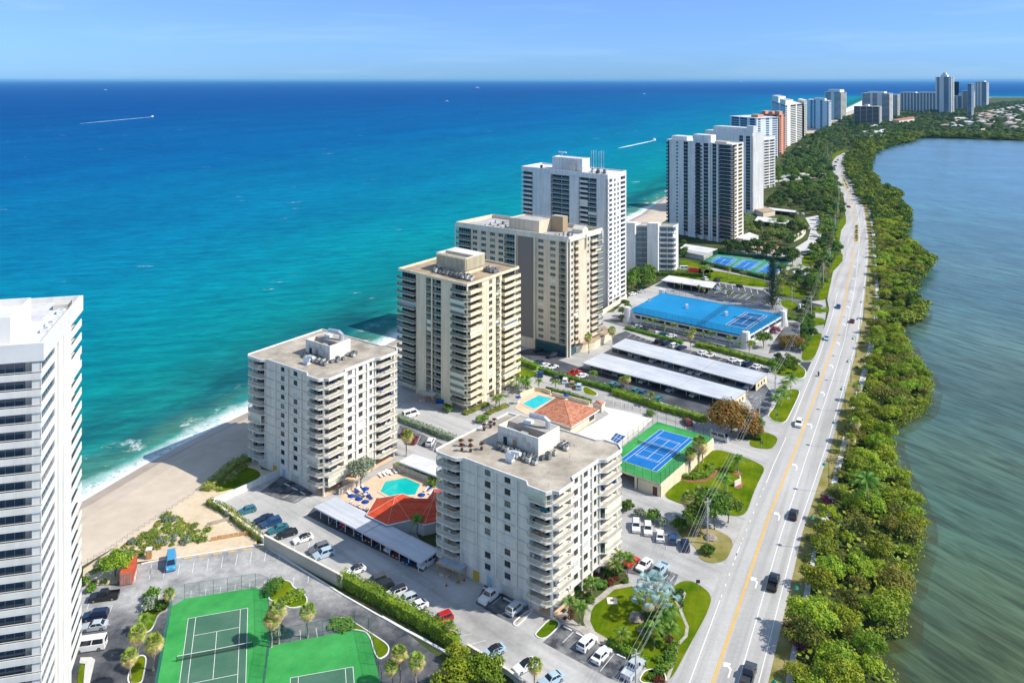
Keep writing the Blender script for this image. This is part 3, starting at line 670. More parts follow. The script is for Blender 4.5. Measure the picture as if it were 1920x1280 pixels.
mb = MB(); mb.strip([p for p in LAGW if p[1] < 420], 7, -.87); o = mb.build('shallow_water', [shallows_mat()]); o['kind'] = 'structure'
# ---------------------------------------------------------------- paved ground, road
ROADL = [(1251, 1290), (1325, 1150), (1337, 1112), (1350, 1080), (1362, 1050), (1375, 1022), (1400, 965), (1412, 925), (1435, 875), (1460, 820), (1473, 793), (1499, 736), (1508, 710), (1520, 680), (1525, 675),
         (1542, 623), (1548, 607), (1555, 580), (1551, 562), (1555, 542), (1562, 509), (1580, 489), (1574, 454), (1577, 432), (1586, 419), (1584, 384), (1582, 370), (1568, 342), (1573, 335), (1559, 318), (1560, 306), (1565, 295), (1591, 282.3), (1612, 275), (1640, 269.6), (1679, 256.7), (1706, 250)]
ROADR = [(1438, 1290), (1472, 1143), (1504, 1000), (1563, 820), (1594, 702), (1608, 645), (1617, 601), (1623, 533), (1629, 478), (1628, 445), (1621, 393), (1614, 371), (1600, 346), (1586, 325), (1583, 310), (1587, 296), (1597, 284), (1616, 276.3), (1643, 271.2), (1681, 258.3), (1708, 251)]
ROADL, ROADR = ext(ROADL), ext(ROADR)
pav = sheet('pavement', PX([(400, 941), (520, 888), (478, 862), (600, 785), (745, 705), (760, 660), (960, 600), (1150, 585), (1180, 555), (1300, 500), (1380, 470), (1500, 470), (1545, 545), (1550, 580), (1543, 623), (1525, 675),
      (1520, 680), (1499, 736), (1473, 793), (1460, 820), (1435, 875), (1400, 965), (1362, 1050), (1337, 1112), (1325, 1150), (1177, 1430), (1080, 1430), (955, 1266), (875, 1215), (641, 1088), (495, 1008)]), .03, pave)
road = sheet('road', PX(ROADL + ROADR[::-1]), .06, roadmat)
def rline(name, px, w, mat, dash=None, shift=0.0):
    pts = PX(ext(px) if px[0][1] > 1270 else px); mb = MB()
    if shift: pts = off(pts, shift)
    if not dash: mb.strip(pts, w, .085)
    else:
        on, gap = dash
        for a, b in zip(pts[:-1], pts[1:]):
            a = Vector(a); b = Vector(b); L = (b - a).length; s = 0
            while s < L:
                e = min(s + on, L); mb.strip([a + (b - a) * s / L, a + (b - a) * e / L], w, .085); s += on + gap
    return mb.build(name, [mat], road)
YEL = [(1333, 1290), (1380, 1153), (1440, 972), (1500.5, 820), (1537, 719), (1564, 640), (1585, 565), (1589, 533), (1599, 480), (1601, 462)]
rline('yellow_line', YEL, .2, yellowline, shift=-.17); rline('yellow_line', YEL, .2, yellowline, shift=.17)
rline('yellow_line', [(1604, 424), (1597, 400), (1594, 368), (1584, 345), (1572, 320)], .4, yellowline)
rline('lane_line', [(1381, 1290), (1465, 1000), (1524.4, 820), (1563.7, 703), (1583, 640), (1604, 533), (1610, 470), (1613, 430), (1606, 385), (1597, 355)], .17, linewhite)
rline('edge_line', [(1420, 1290), (1493.5, 1000), (1555, 820), (1606, 640), (1621, 533), (1626, 478), (1625, 440), (1618, 392), (1609, 368)], .17, linewhite)
rline('edge_line', [(1289, 1290), (1350, 1125)], .17, linewhite); rline('edge_line', [(1352, 1120), (1388, 1020)], .17, linewhite, (1.0, 3.0))
rline('edge_line', [(1377, 1050), (1390, 1017)], .17, linewhite); rline('edge_line', [(1392, 1012), (1440, 895)], .17, linewhite, (1.0, 3.2))
rline('edge_line', [(1437, 905), (1449, 875), (1474, 820)], .17, linewhite); rline('edge_line', [(1485, 793), (1509, 733), (1537, 665), (1560, 595), (1570, 548)], .17, linewhite)
rline('lane_line', [(1588, 478), (1592, 440), (1598, 410), (1590, 375)], .17, linewhite, (3, 4))
def arrow(px, py):
    c = Vector(G(px, py)); f = Vector((.455, .89)); l = Vector((-f.y, f.x)); mb = MB()
    P = lambda u, v: (c.x + f.x * u + l.x * v, c.y + f.y * u + l.y * v)
    mb.flat([P(-2.2, -.55), P(-2.2, -.25), P(-.2, -.25), P(.35, .25), P(.75, -.05), P(.25, -.55)][::-1], .086)
    mb.flat([P(.55, .75 - .7), P(.1, .95), P(1.35, 1.15), P(1.55, -.15)], .087)
    mb.build('turn_arrow', [linewhite], road)
for a in [(1416, 1091), (1366, 1254), (1458.7, 967), (1492, 875), (1520, 798), (1543.7, 738), (1560, 687), (1572, 644), (1583.6, 609), (1590.6, 576), (1597, 548), (1600, 523), (1603, 500)]: arrow(*a)
SWL = [(1471, 1290), (1482.7, 1225), (1499.5, 1152), (1515, 1070), (1525, 1028), (1539.8, 974.7), (1569, 868), (1583, 808.7), (1622.8, 673.7), (1638, 600), (1642, 555), (1640, 511), (1634, 426), (1627, 391), (1616, 375), (1595, 337), (1585.5, 323)]
SWR = [(1484, 1290), (1494, 1225), (1512, 1152), (1526, 1070), (1532, 1028), (1554, 974.7), (1579, 868), (1594.7, 808.7), (1634, 673.7), (1646, 600), (1649, 555), (1645, 511), (1640, 426), (1632, 391), (1620, 375), (1598, 337), (1587.5, 322)]
SWL, SWR = ext(SWL), ext(SWR)
sheet('verge', PX(ROADR[:15] + SWL[::-1]), .04, vergemat)
sheet('sidewalk', PX(SWL + SWR[::-1]), .07, concrete)
for v in ([vH(400, 720), vH(430, 760), vH(415, 800), vH(375, 790)], [vI(395, 1010), vI(412, 1050), vI(400, 1110), vI(378, 1090)]): pass
# left lot
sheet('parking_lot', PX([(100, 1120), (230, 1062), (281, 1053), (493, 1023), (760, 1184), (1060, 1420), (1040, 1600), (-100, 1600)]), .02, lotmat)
# darker lots and stalls between the buildings
LOTS = [
 ('parking_stalls', [vE(1050, 630), vE(1130, 470), vE(1300, 560), vE(1500, 670), vE(1360, 800), vE(1200, 720)], stallgrey),
 ('parking_stalls', [vC(430, 250), vC(590, 130), vC(740, 200), vC(830, 260), vC(690, 335), vC(560, 300)], stallgrey),
 ('parking_stalls', [vC(780, 425), vC(830, 370), vC(960, 330), vC(1780, 690), vC(1650, 850), vC(1480, 770)], asphaltd),
 ('parking_stalls', [vF(150, 975), vF(305, 835), vF(480, 940), vF(900, 1130), vF(770, 1290), vF(640, 1240)], stallgrey),
 ('parking_stalls', [vF(700, 440), vF(790, 310), vF(880, 350), vF(1170, 470), vF(1130, 560), vF(900, 480)], stallgrey),
 ('parking_stalls', [vQ4(150, 860), vQ4(200, 720), vQ4(420, 800), vQ4(740, 960), vQ4(700, 1090), vQ4(500, 1000)], stallgrey),
 ('parking_lot', [vQ5(-60, 40), vQ5(60, 150), vQ5(400, 90), vQ5(660, 150), vQ5(850, 230), vQ5(700, 280), vQ5(1050, 400), vL(560, 160), vL(1480, 420), vL(1400, 480), vL(1000, 360), vL(640, 250), vL(440, 200), vL(170, 80), vL(130, 20)], asphaltd),
 ('parking_lot', [vM(250, 530), vM(330, 500), vM(480, 560), vM(1290, 755), vM(1270, 800), vM(1190, 860), vM(240, 640)], asphaltd),
 ('parking_lot', [vM(60, 720), vM(160, 660), vM(1140, 900), vQ6(1230, 1260), vQ6(1100, 1300), vL(1400, 440)], asphaltd),
 ('driveway', [vM(170, 430), vM(310, 400), vM(560, 480), vM(1130, 640), vM(1330, 690), vM(1300, 700), vM(820, 590), vM(350, 480)], asphalta),
 ('parking_lot', [vM(520, 130), vM(560, 150), vM(960, 180), vM(1250, 230), vM(1330, 300), vM(1240, 330), vM(900, 290), vM(640, 220)], asphaltd),
 ('driveway', [vQ2(700, 790), vQ2(990, 850), vQ2(1110, 880), vQ2(1100, 950), vQ2(980, 930), vQ2(800, 870)], asphalta),
 ('driveway', [vQ7(700, 260), vQ7(760, 190), vQ7(840, 190), vQ7(850, 300), vQ7(700, 420), vQ7(600, 440), vQ7(620, 380)], asphalta),
 ('driveway', [vQ7(860, 505), vQ7(945, 505), vQ7(910, 580), vQ7(850, 550)], asphaltd),
 ('driveway', [vQ7(410, 760), vQ7(560, 660), vQ7(640, 780), vQ7(600, 920), vQ7(540, 960)], asphalta)]
for i, (n, p, m) in enumerate(LOTS): sheet(n, p, .045 + .0022 * i, m)
# brick and concrete drives further up
sheet('driveway', [vQ2(960, 130), vQ2(1070, 110), vQ2(1110, 250), vQ2(1090, 300), vQ2(1000, 400), vQ2(900, 420), vQ2(870, 390), vQ2(980, 320), vQ2(1010, 220)], .05, concrete)
sheet('terrace', [vQ2(380, 330), vQ2(560, 330), vQ2(830, 400), vQ2(880, 440), vQ2(800, 440), vQ2(350, 370)], .055, brick)
sheet('driveway', PX([(1380, 372), (1420, 345), (1560, 330), (1540, 322), (1480, 326), (1400, 344)]), .05, concrete)
sheet('terrace', [vQ2(850, 590), vQ2(960, 555), vQ2(1010, 570), vQ2(1000, 620), vQ2(900, 630)], .05, concrete)
# lawns
def chaikin(p, n=2):
    for _ in range(n): p = [q for a, b in zip(p, p[1:] + p[:1]) for q in ((a[0] * .78 + b[0] * .22, a[1] * .78 + b[1] * .22), (a[0] * .22 + b[0] * .78, a[1] * .22 + b[1] * .78))]
    return p
def lawn(pts, z=.10, mat=None, kerb=False):
    pts = chaikin([q[:2] for q in pts])
    sheet('lawn', pts, z, mat or lawnmat)
    if kerb:
        k = MB(); k.strip(list(pts), .22, .0, z1=.17, closed=True); o = k.build('kerb', [kerbmat]); o['kind'] = 'structure'
lawn([vG(572, 762), vG(640, 690), vG(720, 635), vG(800, 560), vG(870, 470), vG(960, 405), vG(1100, 440), vG(1240, 490), vG(1345, 545), vG(1290, 650), vG(1250, 740), vG(1200, 890), vG(1130, 915), vG(940, 880), vG(700, 818)])
lawn([vF(488, 830), vF(505, 730), vF(590, 630), vF(660, 570), vF(790, 540), vF(900, 600), vF(1100, 600), vF(1130, 555), vF(1200, 515), vF(1290, 520), vF(1425, 620), vF(1385, 760), vF(1240, 1020), vF(1100, 1285), vF(960, 1285), vF(940, 1150), vF(640, 980), vF(530, 920)])
lawn([vF(860, 1285), vF(920, 1175), vF(1060, 1190), vF(1085, 1285)], kerb=True)
lawn([vF(460, 530), vF(600, 430), vF(700, 380), vF(800, 480), vF(790, 540), vF(640, 570), vF(560, 660), vF(490, 740), vF(470, 860), vF(420, 840), vF(350, 780), vF(330, 650)], .09, soilmat)
lawn([vE(1515, 880), vE(1535, 850), vE(1640, 742), vE(1722, 790), vE(1620, 895), vE(1560, 910)], kerb=True)
lawn([vE(1345, 790), vE(1365, 760), vE(1500, 665), vE(1510, 672), vE(1390, 800), vE(1360, 808)], mat=gravelbed, kerb=True)
lawn([vF(1330, 360), vF(1290, 250), vF(1200, 200), vF(1150, 120), vF(1240, 60), vF(1450, 130), vF(1560, 190), vF(1580, 250), vF(1530, 360), vF(1430, 388)], mat=vergemat)
lawn([vQ7(592, 935), vQ7(640, 880), vQ7(690, 780), vQ7(760, 720), vQ7(850, 728), vQ7(850, 765), vQ7(790, 890), vQ7(735, 1000), vQ7(640, 985)], kerb=True)
lawn([vQ7(440, 1180), vQ7(470, 1100), vQ7(560, 1060), vQ7(685, 1108), vQ7(640, 1195), vQ7(580, 1205)])
lawn([vQ7(600, 600), vQ7(640, 520), vQ7(760, 470), vQ7(850, 530), vQ7(905, 575), vQ7(885, 645), vQ7(760, 630)], kerb=True)
lawn([vQ7(860, 500), vQ7(880, 400), vQ7(940, 290), vQ7(1035, 268), vQ7(1010, 370), vQ7(960, 492)])
lawn([vQ7(960, 150), vQ7(1030, 155), vQ7(1062, 180), vQ7(1055, 210), vQ7(960, 215)])
lawn([vQ7(925, 60), vQ7(1060, 65), vQ7(1090, 80), vQ7(1085, 108), vQ7(1000, 112), vQ7(930, 105)])
lawn([vQ7(690, 10), vQ7(790, 10), vQ7(850, 60), vQ7(800, 95), vQ7(720, 70)])
lawn([vM(480, 120), vM(560, 100), vM(800, 80), vM(1000, 110), vM(1280, 165), vM(1310, 200), vM(1250, 215), vM(960, 172), vM(700, 150), vM(560, 130)])
lawn([vM(1320, 190), vM(1440, 195), vM(1530, 230), vM(1530, 275), vM(1400, 270), vM(1330, 240)])
lawn([vQ2(1060, 840), vQ2(1110, 690), vQ2(1170, 640), vQ2(1190, 650), vQ2(1165, 740), vQ2(1145, 830)])
lawn([vQ2(1150, 620), vQ2(1190, 530), vQ2(1240, 420), vQ2(1285, 440), vQ2(1275, 510), vQ2(1200, 590)])
lawn([vQ2(1215, 350), vQ2(1230, 200), vQ2(1290, 110), vQ2(1308, 110), vQ2(1310, 180), vQ2(1262, 240), vQ2(1252, 350)])
lawn([vQ2(930, 470), vQ2(1040, 440), vQ2(1060, 500), vQ2(1020, 555), vQ2(930, 540)])
lawn([vM(100, 340) if False else vQ5(-80, 420), vQ5(80, 370), vQ5(400, 470), vQ5(300, 550), vQ5(80, 575), vQ5(-80, 560)])
lawn([vQ5(1055, 690), vQ5(1120, 680), vQ5(1290, 780), vQ5(1260, 830), vQ5(1070, 790)], kerb=True)
lawn([vS7(780, 240), vS7(830, 205), vS7(920, 240), vS7(880, 262)])
lawn([vC(1600, 590), vC(1640, 520), vC(1800, 560), vC(1800, 680), vC(1720, 650)], mat=soilmat)
lawn(PX([(1564, 300), (1570, 290), (1590, 281.5), (1588, 280), (1565, 286), (1558, 296)]))
lawn([vN(440, 1000), vN(560, 1030), vN(700, 1090), vN(560, 1110), vN(430, 1060)])
# left lot islands
lawn([vB(895, 640), vB(895, 540), vB(960, 505), vB(1060, 520), vB(1080, 565), vB(1150, 600), vB(1188, 655), vB(1170, 700), vB(1060, 725), vB(1000, 690), vB(900, 660)], kerb=True)
lawn([vB(1375, 880), vB(1390, 810), vB(1450, 785), vB(1540, 830), vB(1680, 920), vB(1800, 1000), vB(1790, 1070), vB(1705, 1115), vB(1650, 905), vB(1540, 880)], kerb=True)
lawn([vS2(640, 640), vS2(650, 560), vS2(720, 500), vS2(770, 510), vS2(760, 600), vS2(830, 620), vS2(840, 660), vS2(760, 690), vS2(715, 820), vS2(640, 860), vS2(600, 830), vS2(610, 700)], kerb=True)
lawn([vS2(490, 1290), vS2(530, 1130), vS2(600, 1040), vS2(665, 1060), vS2(640, 1200), vS2(620, 1290)], kerb=True)
lawn([vS2(60, 1290), vS2(90, 1120), vS2(135, 1120), vS2(120, 1290)])
sheet('walkway', [vS2(85, 1115), vS2(95, 1065), vS2(190, 1062), vS2(222, 1085), vS2(175, 1290), vS2(120, 1290), vS2(135, 1120)], .16, concrete)
# dunes behind the beach
sheet('dune', [vA(490, 700), vA(500, 600), vA(870, 350), vA(1190, 130), vA(1225, 95), vA(1480, 10), vA(1536, 60), vA(1290, 200), vA(1536, 370), vA(1540, 460), vA(1200, 510), vA(820, 560), vA(700, 690)], .19, dunemat)
sheet('dune', PX([(372, 921), (384, 911), (478, 845), (490, 880), (520, 888), (405, 940)]), .20, dunemat)
lawn([vA(1290, 130), vA(1330, 80), vA(1450, 15), vC(300, 60), vC(420, 90), vC(440, 140), vC(300, 210), vC(110, 260)], .22)
sheet('lawn', [vQ2(690, 800), vQ2(730, 610), vQ2(860, 560), vQ2(1010, 560), vQ2(1100, 540), vQ2(1190, 560), vQ2(1190, 650), vQ2(1120, 830), vQ2(1000, 850), vQ2(840, 840)], .042, soilmat)
sheet('lawn', [vQ2(800, 1010), vQ2(810, 900), vQ2(900, 900), vQ2(960, 860), vQ2(1040, 900), vQ2(1050, 1000), vQ2(1000, 1180), vQ2(940, 1280), vQ2(900, 1200), vQ2(900, 1000)], .042, soilmat)
# garden paths
def path(pts, w, z=.12, mat=gravelbed):
    mb = MB(); mb.strip(pts, w, z); o = mb.build('garden_path', [mat]); o['kind'] = 'structure'
path([vF(800, 545), vF(670, 570), vF(590, 640), vF(520, 690), vF(490, 740), vF(480, 820), vF(520, 905), vF(640, 975)], 1.3)
path([vF(1195, 590), vF(1165, 640), vF(1155, 710)], .7); path([vF(1195, 590), vF(1215, 610), vF(1190, 680), vF(1185, 740), vF(1235, 860), vF(1225, 930), vF(1160, 1000), vF(1140, 1100), vF(1080, 1270)], .6)
path([vF(280, 770), vF(330, 830), vF(450, 880), vF(530, 950), vF(640, 990)], 1.6, .115)
for v in (vG(1130, 590), vG(1045, 748)):
    mb = MB(); mb.prism([(v[0] + 1.25 * math.cos(t * PI / 8), v[1] + 1.25 * math.sin(t * PI / 8)) for t in range(16)], .09, .14); o = mb.build('mulch_bed', [mulch]); o['kind'] = 'structure'
sheet('mulch_bed', [vG(1100, 695), vG(1150, 640), vG(1175, 670), vG(1165, 700), vG(1130, 708)], .13, mulch)
mb = MB(); mb.strip([vG(715, 630), vG(780, 650), vG(880, 645), vG(945, 605), vG(968, 565)], 1.4, .125); o = mb.build('mulch_bed', [mulch]); o['kind'] = 'structure'
# stall paint
def stalls(name, lines, w=.12, z=.10, mat=lineworn):
    mb = MB()
    for a, b in lines: mb.strip([a, b], w, z)
    o = mb.build(name, [mat], pav); return o
S = []
for x, y in ((880, 610), (890, 625),): pass
for k in range(10): S.append((vE(620 + 0, 720), vE(700, 700))) if k == 0 else None
S += [(vE(880, 900), vE(1020, 870)), (vE(990, 960), vE(1130, 920)), (vE(1180, 640), vE(1250, 580)), (vE(1370, 780), vE(1465, 690)), (vE(1255, 720), vE(1330, 650))]
S += [(vF(300, 980), vF(380, 900)), (vF(400, 1035), vF(470, 950)), (vF(580, 1195), vF(685, 1065)), (vF(700, 1245), vF(800, 1120)), (vF(480, 1130), vF(585, 1010)), (vF(740, 1290), vF(870, 1150))]
S += [(vF(890, 120), vF(895, 200)), (vF(975, 170), vF(985, 235)), (vF(1068, 200), vF(1078, 280)), (vF(1160, 240), vF(1165, 310)), (vF(810, 90), vF(800, 160)), (vF(1060, 500), vF(1090, 470)), (vF(1105, 520), vF(1140, 480))]
for i in range(9): S.append((vC(1000 + i * 88 - 60, 515 + i * 42 - 20), vC(1040 + i * 88 - 60, 485 + i * 42 - 20)))
S += [(vC(600, 295), vC(690, 250)), (vC(680, 330), vC(740, 290)), (vC(200, 370), vC(290, 345)), (vC(640, 660), vC(700, 650))]
S += [(vQ4(400, 990), vQ4(460, 860)), (vQ4(615, 1065), vQ4(660, 935)), (vQ4(150, 790), vQ4(180, 730))]
for i in range(7): S.append((vQ6(-20 + i * 68, 460 + i * 16), vQ6(40 + i * 66, 420 + i * 16)))
for i in range(8): S.append((vQ6(720 + i * 116, 655 + i * 31), vQ6(785 + i * 116, 612 + i * 31)))
for i in range(26): S.append((vQ6(-40 + i * 62, 745 + i * 18.5), vQ6(-5 + i * 62, 715 + i * 18.5)))
for i in range(16): S.append((vQ5(160 + i * 105, 280 + i * 40), vQ5(205 + i * 105, 258 + i * 40)))
for i in range(6): S.append((vQ5(1360 + i * 60, 640 + i * 20), vQ5(1400 + i * 60, 618 + i * 20)))
for i in range(6): S.append((vQ5(1410 + i * 118, 790 + i * 42), vQ5(1400 + i * 118, 910 + i * 42)))
stalls('stall_line', S)
S = [(vM(920, 250), vM(970, 225)), (vM(1005, 270), vM(1055, 235)), (vM(1048, 280), vM(1098, 247)), (vM(1088, 285), vM(1140, 253)), (vM(1130, 292), vM(1182, 258)), (vM(985, 250), vM(1150, 272))]
for i in range(7): S.append((vM(955 + i * 42, 180 + i * 8), vM(962 + i * 42, 205 + i * 8)))
stalls('stall_line', S, .2, .12, linewhite)
lot_marks = []
for i in range(13): lot_marks.append((vB(235 + i * 108 - 330, 357 - i * 17.5 + 50 + 30), vB(220 + i * 108 - 330, 440 - i * 17 + 52 + 30)))
S2L = [(vS2(145, 650), vS2(365, 615)), (vS2(130, 790), vS2(345, 780)), (vS2(110, 895), vS2(290, 870)), (vS2(690, 355), vS2(705, 265)), (vS2(555, 390), vS2(578, 290)), (vS2(370, 615), vS2(300, 780)), (vS2(150, 650), vS2(200, 490))]
lot_marks += S2L
for i in range(9): lot_marks.append((vB(310 + i * 110, 640 - i * 14), vB(315 + i * 110, 585 - i * 14)))
lot_marks += [(vB(1130, 885), vB(1135, 955)), (vB(1250, 865), vB(1260, 935))]
stalls('stall_line', lot_marks, .12, .035)
def stops(pts, label):
    for i, (a, b) in enumerate(pts):
        mb = MB(); mb.strip([a, b], .28, .05, z1=.22); o = mb.build('wheel_stop', [kerbmat]); tag(o, label, 'wheel stop', group='concrete wheel stops in the parking stalls')
stops([(vF(305, 858), vF(365, 890)), (vF(400, 908), vF(460, 940)), (vF(705, 1070), vF(775, 1100)), (vE(1270, 592), vE(1330, 622)), (vE(1110, 508), vE(1150, 528)), (vC(612, 188), vC(650, 206)), (vC(670, 218), vC(710, 236)), (vC(733, 250), vC(770, 268))], 'white concrete wheel stop at the head of a parking stall')
ys = [(vB(255 + i * 112, 352 - i * 16), vB(320 + i * 112, 342 - i * 16)) for i in range(6)]
for a, b in ys:
    mb = MB(); mb.strip([a, b], .3, .03, z1=.2); o = mb.build('wheel_stop', [M('wheel_stop_yellow', (.62, .40, .08), (.70, .52, .2), scale=1)]); tag(o, 'yellow concrete wheel stop along the dune edge of the car park', 'wheel stop', group='yellow wheel stops')
k = MB(); k.strip([vB(-60, 390), vB(0, 375), vB(420, 312), vB(850, 245)], .35, 0, z1=.2); k.strip([vB(850, 245), vB(1100, 400), vB(1450, 620), vB(1920, 890)], .35, 0, z1=.18); k.strip([vS3(560, 270), vS3(860, 440), vS3(1160, 600), vS3(1500, 790)], .5, 0, z1=.25)
o = k.build('kerb', [kerbmat]); o['kind'] = 'structure'
# road islands with planting
def island(l, label):
    mb = MB(); mb.prism(PX(l), .05, .24); o = mb.build('traffic_island', [M('ochre_kerb', (.55, .40, .18), (.62, .48, .26))]); o['kind'] = 'structure'
island([(1602, 455), (1603, 435), (1605, 422), (1609, 422), (1610, 440), (1610, 455)], '')
island([(1579, 334), (1582, 332), (1588, 344), (1593, 355), (1588, 357), (1582, 346)], '')
island([(1579, 298), (1590, 288), (1593, 288), (1582, 298)], '')
# pools
def pool(pts, label, wcol, cop=.7, copmat=deckpeach):
    t = thing('swimming_pool', label, 'pool', (*pts[0], 0)); ox, oy = pts[0]
    loc = [(p[0] - ox, p[1] - oy) for p in pts]
    k = MB(); k.strip(loc, cop, .10, z1=.20, closed=True); k.build('coping', [copmat], t)
    w = MB(); w.flat(loc, .12)
    m, nt, p = nodes('pool_water'); col = ramp(nt, noise(nt, .35, 4, .7, None, .5), [(.3, tuple(c * .88 for c in wcol)), (.7, tuple(min(1, c * 1.12) for c in wcol))])
    nt.links.new(col, p.inputs['Base Color']); p.inputs['Roughness'].default_value = .06
    bp = nt.nodes.new('ShaderNodeBump'); bp.inputs['Strength'].default_value = .2; nt.links.new(noise(nt, 1.2, 2), bp.inputs['Height']); nt.links.new(bp.outputs[0], p.inputs['Normal'])
    w.build('water', [m], t)
    return t
sheet('pool_deck', [vS7(-60, 800), vS7(100, 600), vS7(300, 540), vS7(560, 390), vS7(700, 300), vS7(780, 270), vS7(1340, 530), vS7(1490, 560), vS7(1540, 640), vS7(1480, 800), vS7(1200, 900), vS7(420, 960), vS7(250, 900)], .11, deckpeach)
pool([vS7(560, 660), vS7(640, 500), vS7(970, 440), vS7(1205, 545), vS7(1120, 715), vS7(700, 735)], 'turquoise angular swimming pool beside the red tiled clubhouse', (.0, .46, .43))
sheet('pool_deck', [vQ5(40, 1000), vQ5(120, 840), vQ5(320, 740), vQ5(470, 740), vQ5(640, 800), vQ5(1200, 960), vQ5(1250, 1000), vQ5(800, 1060), vQ5(200, 1100)], .11, deckpeach)
pool([vQ5(135, 940), vQ5(385, 805), vQ5(640, 860), vQ5(335, 1030)], 'bright turquoise rectangular pool behind the terracotta roofed pavilion', (.03, .52, .60))
sheet('terrace', [vL(560, 590), vL(760, 470), vL(700, 415), vL(860, 450), vL(1040, 500), vL(940, 600), vL(840, 680), vL(780, 720), vL(600, 610)], .12, deckwhite)
def court_lines(mb, P, z, w=.09, doubles=True):
    """P(u,v): u 0..1 across, v 0..1 along"""
    def ln(a, b): mb.strip([P(*a), P(*b)], w, z)
    s = .125; t0 = .2307
    ln((0, 0), (1, 0)); ln((0, 1), (1, 1)); ln((0, 0), (0, 1)); ln((1, 0), (1, 1)); ln((s, 0), (s, 1)); ln((1 - s, 0), (1 - s, 1))
    ln((s, t0), (1 - s, t0)); ln((s, 1 - t0), (1 - s, 1 - t0)); ln((.5, t0), (.5, 1 - t0))
def bil(c):
    def P(u, v):
        return tuple((c[0][i] * (1 - u) + c[1][i] * u) * (1 - v) + (c[3][i] * (1 - u) + c[2][i] * u) * v for i in (0, 1))
    return P
def court(label, surround, corners, smat, cmat, z=0.05, w=.09, netlabel=None):
    t = thing('tennis_court', label, 'tennis court', (*corners[0], z)); ox, oy = corners[0]
    L = lambda q: [(p[0] - ox, p[1] - oy) for p in q]
    if surround:
        a = MB(); a.flat(L(surround), 0); a.build('surround', [smat], t)
    c = L(corners); b = MB(); b.flat(c, .012); b.build('playing_surface', [cmat], t)
    l = MB(); court_lines(l, bil(c), .024, w); l.build('court_line', [linewhite], t)
    if netlabel:
        P = bil(corners); a = Vector(P(-.09, .5)); e = Vector(P(1.09, .5)); n = thing('tennis_net', netlabel, 'tennis net', (a.x, a.y, z)); d = e - a
        k = MB(); q = Vector((-d.y, d.x)).normalized() * .02
        k.add([(0, 0, .06), (d.x, d.y, .06), (d.x, d.y, .98), (0, 0, .98)], [(0, 1, 2, 3)]); k.build('net_mesh', [netmat], n)
        k = MB(); k.tube([(0, 0, 1.0), (d.x * .5, d.y * .5, .93), (d.x, d.y, 1.0)], .045, 5); k.build('net_tape', [linewhite], n)
        for s in (0, 1):
            k = MB(); k.tube([(d.x * s, d.y * s, 0), (d.x * s, d.y * s, 1.08)], .05, 6); k.build('net_post', [blackmetal], n)
    return t
cA, cB = Vector(G(353, 1159.5)), Vector(G(464.5, 1139.5)); dn = Vector((.3, -.954)) * 23.77
court('green tennis court with net nearest the white balcony tower', [vB(1, 1625), vB(95, 1100), vB(170, 705), vB(265, 648), vB(795, 565), vB(885, 595), vB(905, 995), vB(880, 1015), vB(815, 1625)],
      [tuple(cA), tuple(cB), tuple(cB + dn), tuple(cA + dn)], courtgreen, courtdark, .05, .09, 'sagging black net across the left green tennis court')
cA, cB = Vector(G(544.5, 1270.7)), Vector(G(661.7, 1250)); dn = Vector((.25, -.968)) * 23.77
court('green tennis court cut by the bottom edge, right of the court with a net', [vB(893, 1022), vB(925, 998), vB(1540, 882), vB(1645, 905), vB(1973, 2332), vB(740, 2332)],
      [tuple(cA), tuple(cB), tuple(cB + dn), tuple(cA + dn)], courtgreen, courtdark, .052, .09)
def fence(pts, h, label, mm, pm, z=0.0, gap=3.0, cat='fence', rail=True, name='chain_link_fence', r=.04):
    t = thing(name, label, cat, (*pts[0][:2], z)); o = pts[0]
    q = [Vector((p[0] - o[0], p[1] - o[1])) for p in pts]; m = MB(); rl = MB(); n = 0
    pm_me = MB(); pm_me.tube([(0, 0, -.05), (0, 0, h)], r, 6); pme = mesh_of(pm_me, 'post', [pm])
    for a, b in zip(q[:-1], q[1:]):
        m.add([(a.x, a.y, .08), (b.x, b.y, .08), (b.x, b.y, h - .05), (a.x, a.y, h - .05)], [(0, 1, 2, 3)])
        if rail:
            rl.tube([(a.x, a.y, h), (b.x, b.y, h)], r * .6, 5); rl.tube([(a.x, a.y, h * .5), (b.x, b.y, h * .5)], r * .4, 5)
        k = max(1, round((b - a).length / gap))
        for i in range(k):
            if n >= 98: break
            p = a + (b - a) * i / k; ob = bpy.data.objects.new('post', pme); COL.objects.link(ob); ob.location = (p.x, p.y, 0); adopt(ob, t); n += 1
    p = q[-1]; ob = bpy.data.objects.new('post', pme); COL.objects.link(ob); ob.location = (p.x, p.y, 0); adopt(ob, t)
    m.build('mesh_panel', [mm], t)
    if rail: rl.build('rail', [pm], t)
    return t
fence([vB(170, 705), vB(265, 648), vB(795, 565), vB(885, 595)], 3.0, 'green chain link fence along the top of the left green court', chain_green, greenmetal)
fence([vB(885, 595), vB(905, 995), vB(815, 1625)], 3.0, 'green chain link fence between the two green courts', chain_green, greenmetal)
fence([vB(170, 705), vB(95, 1100), vB(1, 1625)], 3.0, 'green fence with solid windscreen along the left side of the left green court', screen_green, greenmetal)
fence([vB(925, 998), vB(1540, 882), vB(1645, 905)], 3.0, 'green chain link fence along the top of the bottom green court', chain_green, greenmetal)
fence([vB(1645, 905), vB(1973, 2332)], 3.0, 'green wire fence along the right side of the bottom green court', chain_green, greenmetal)
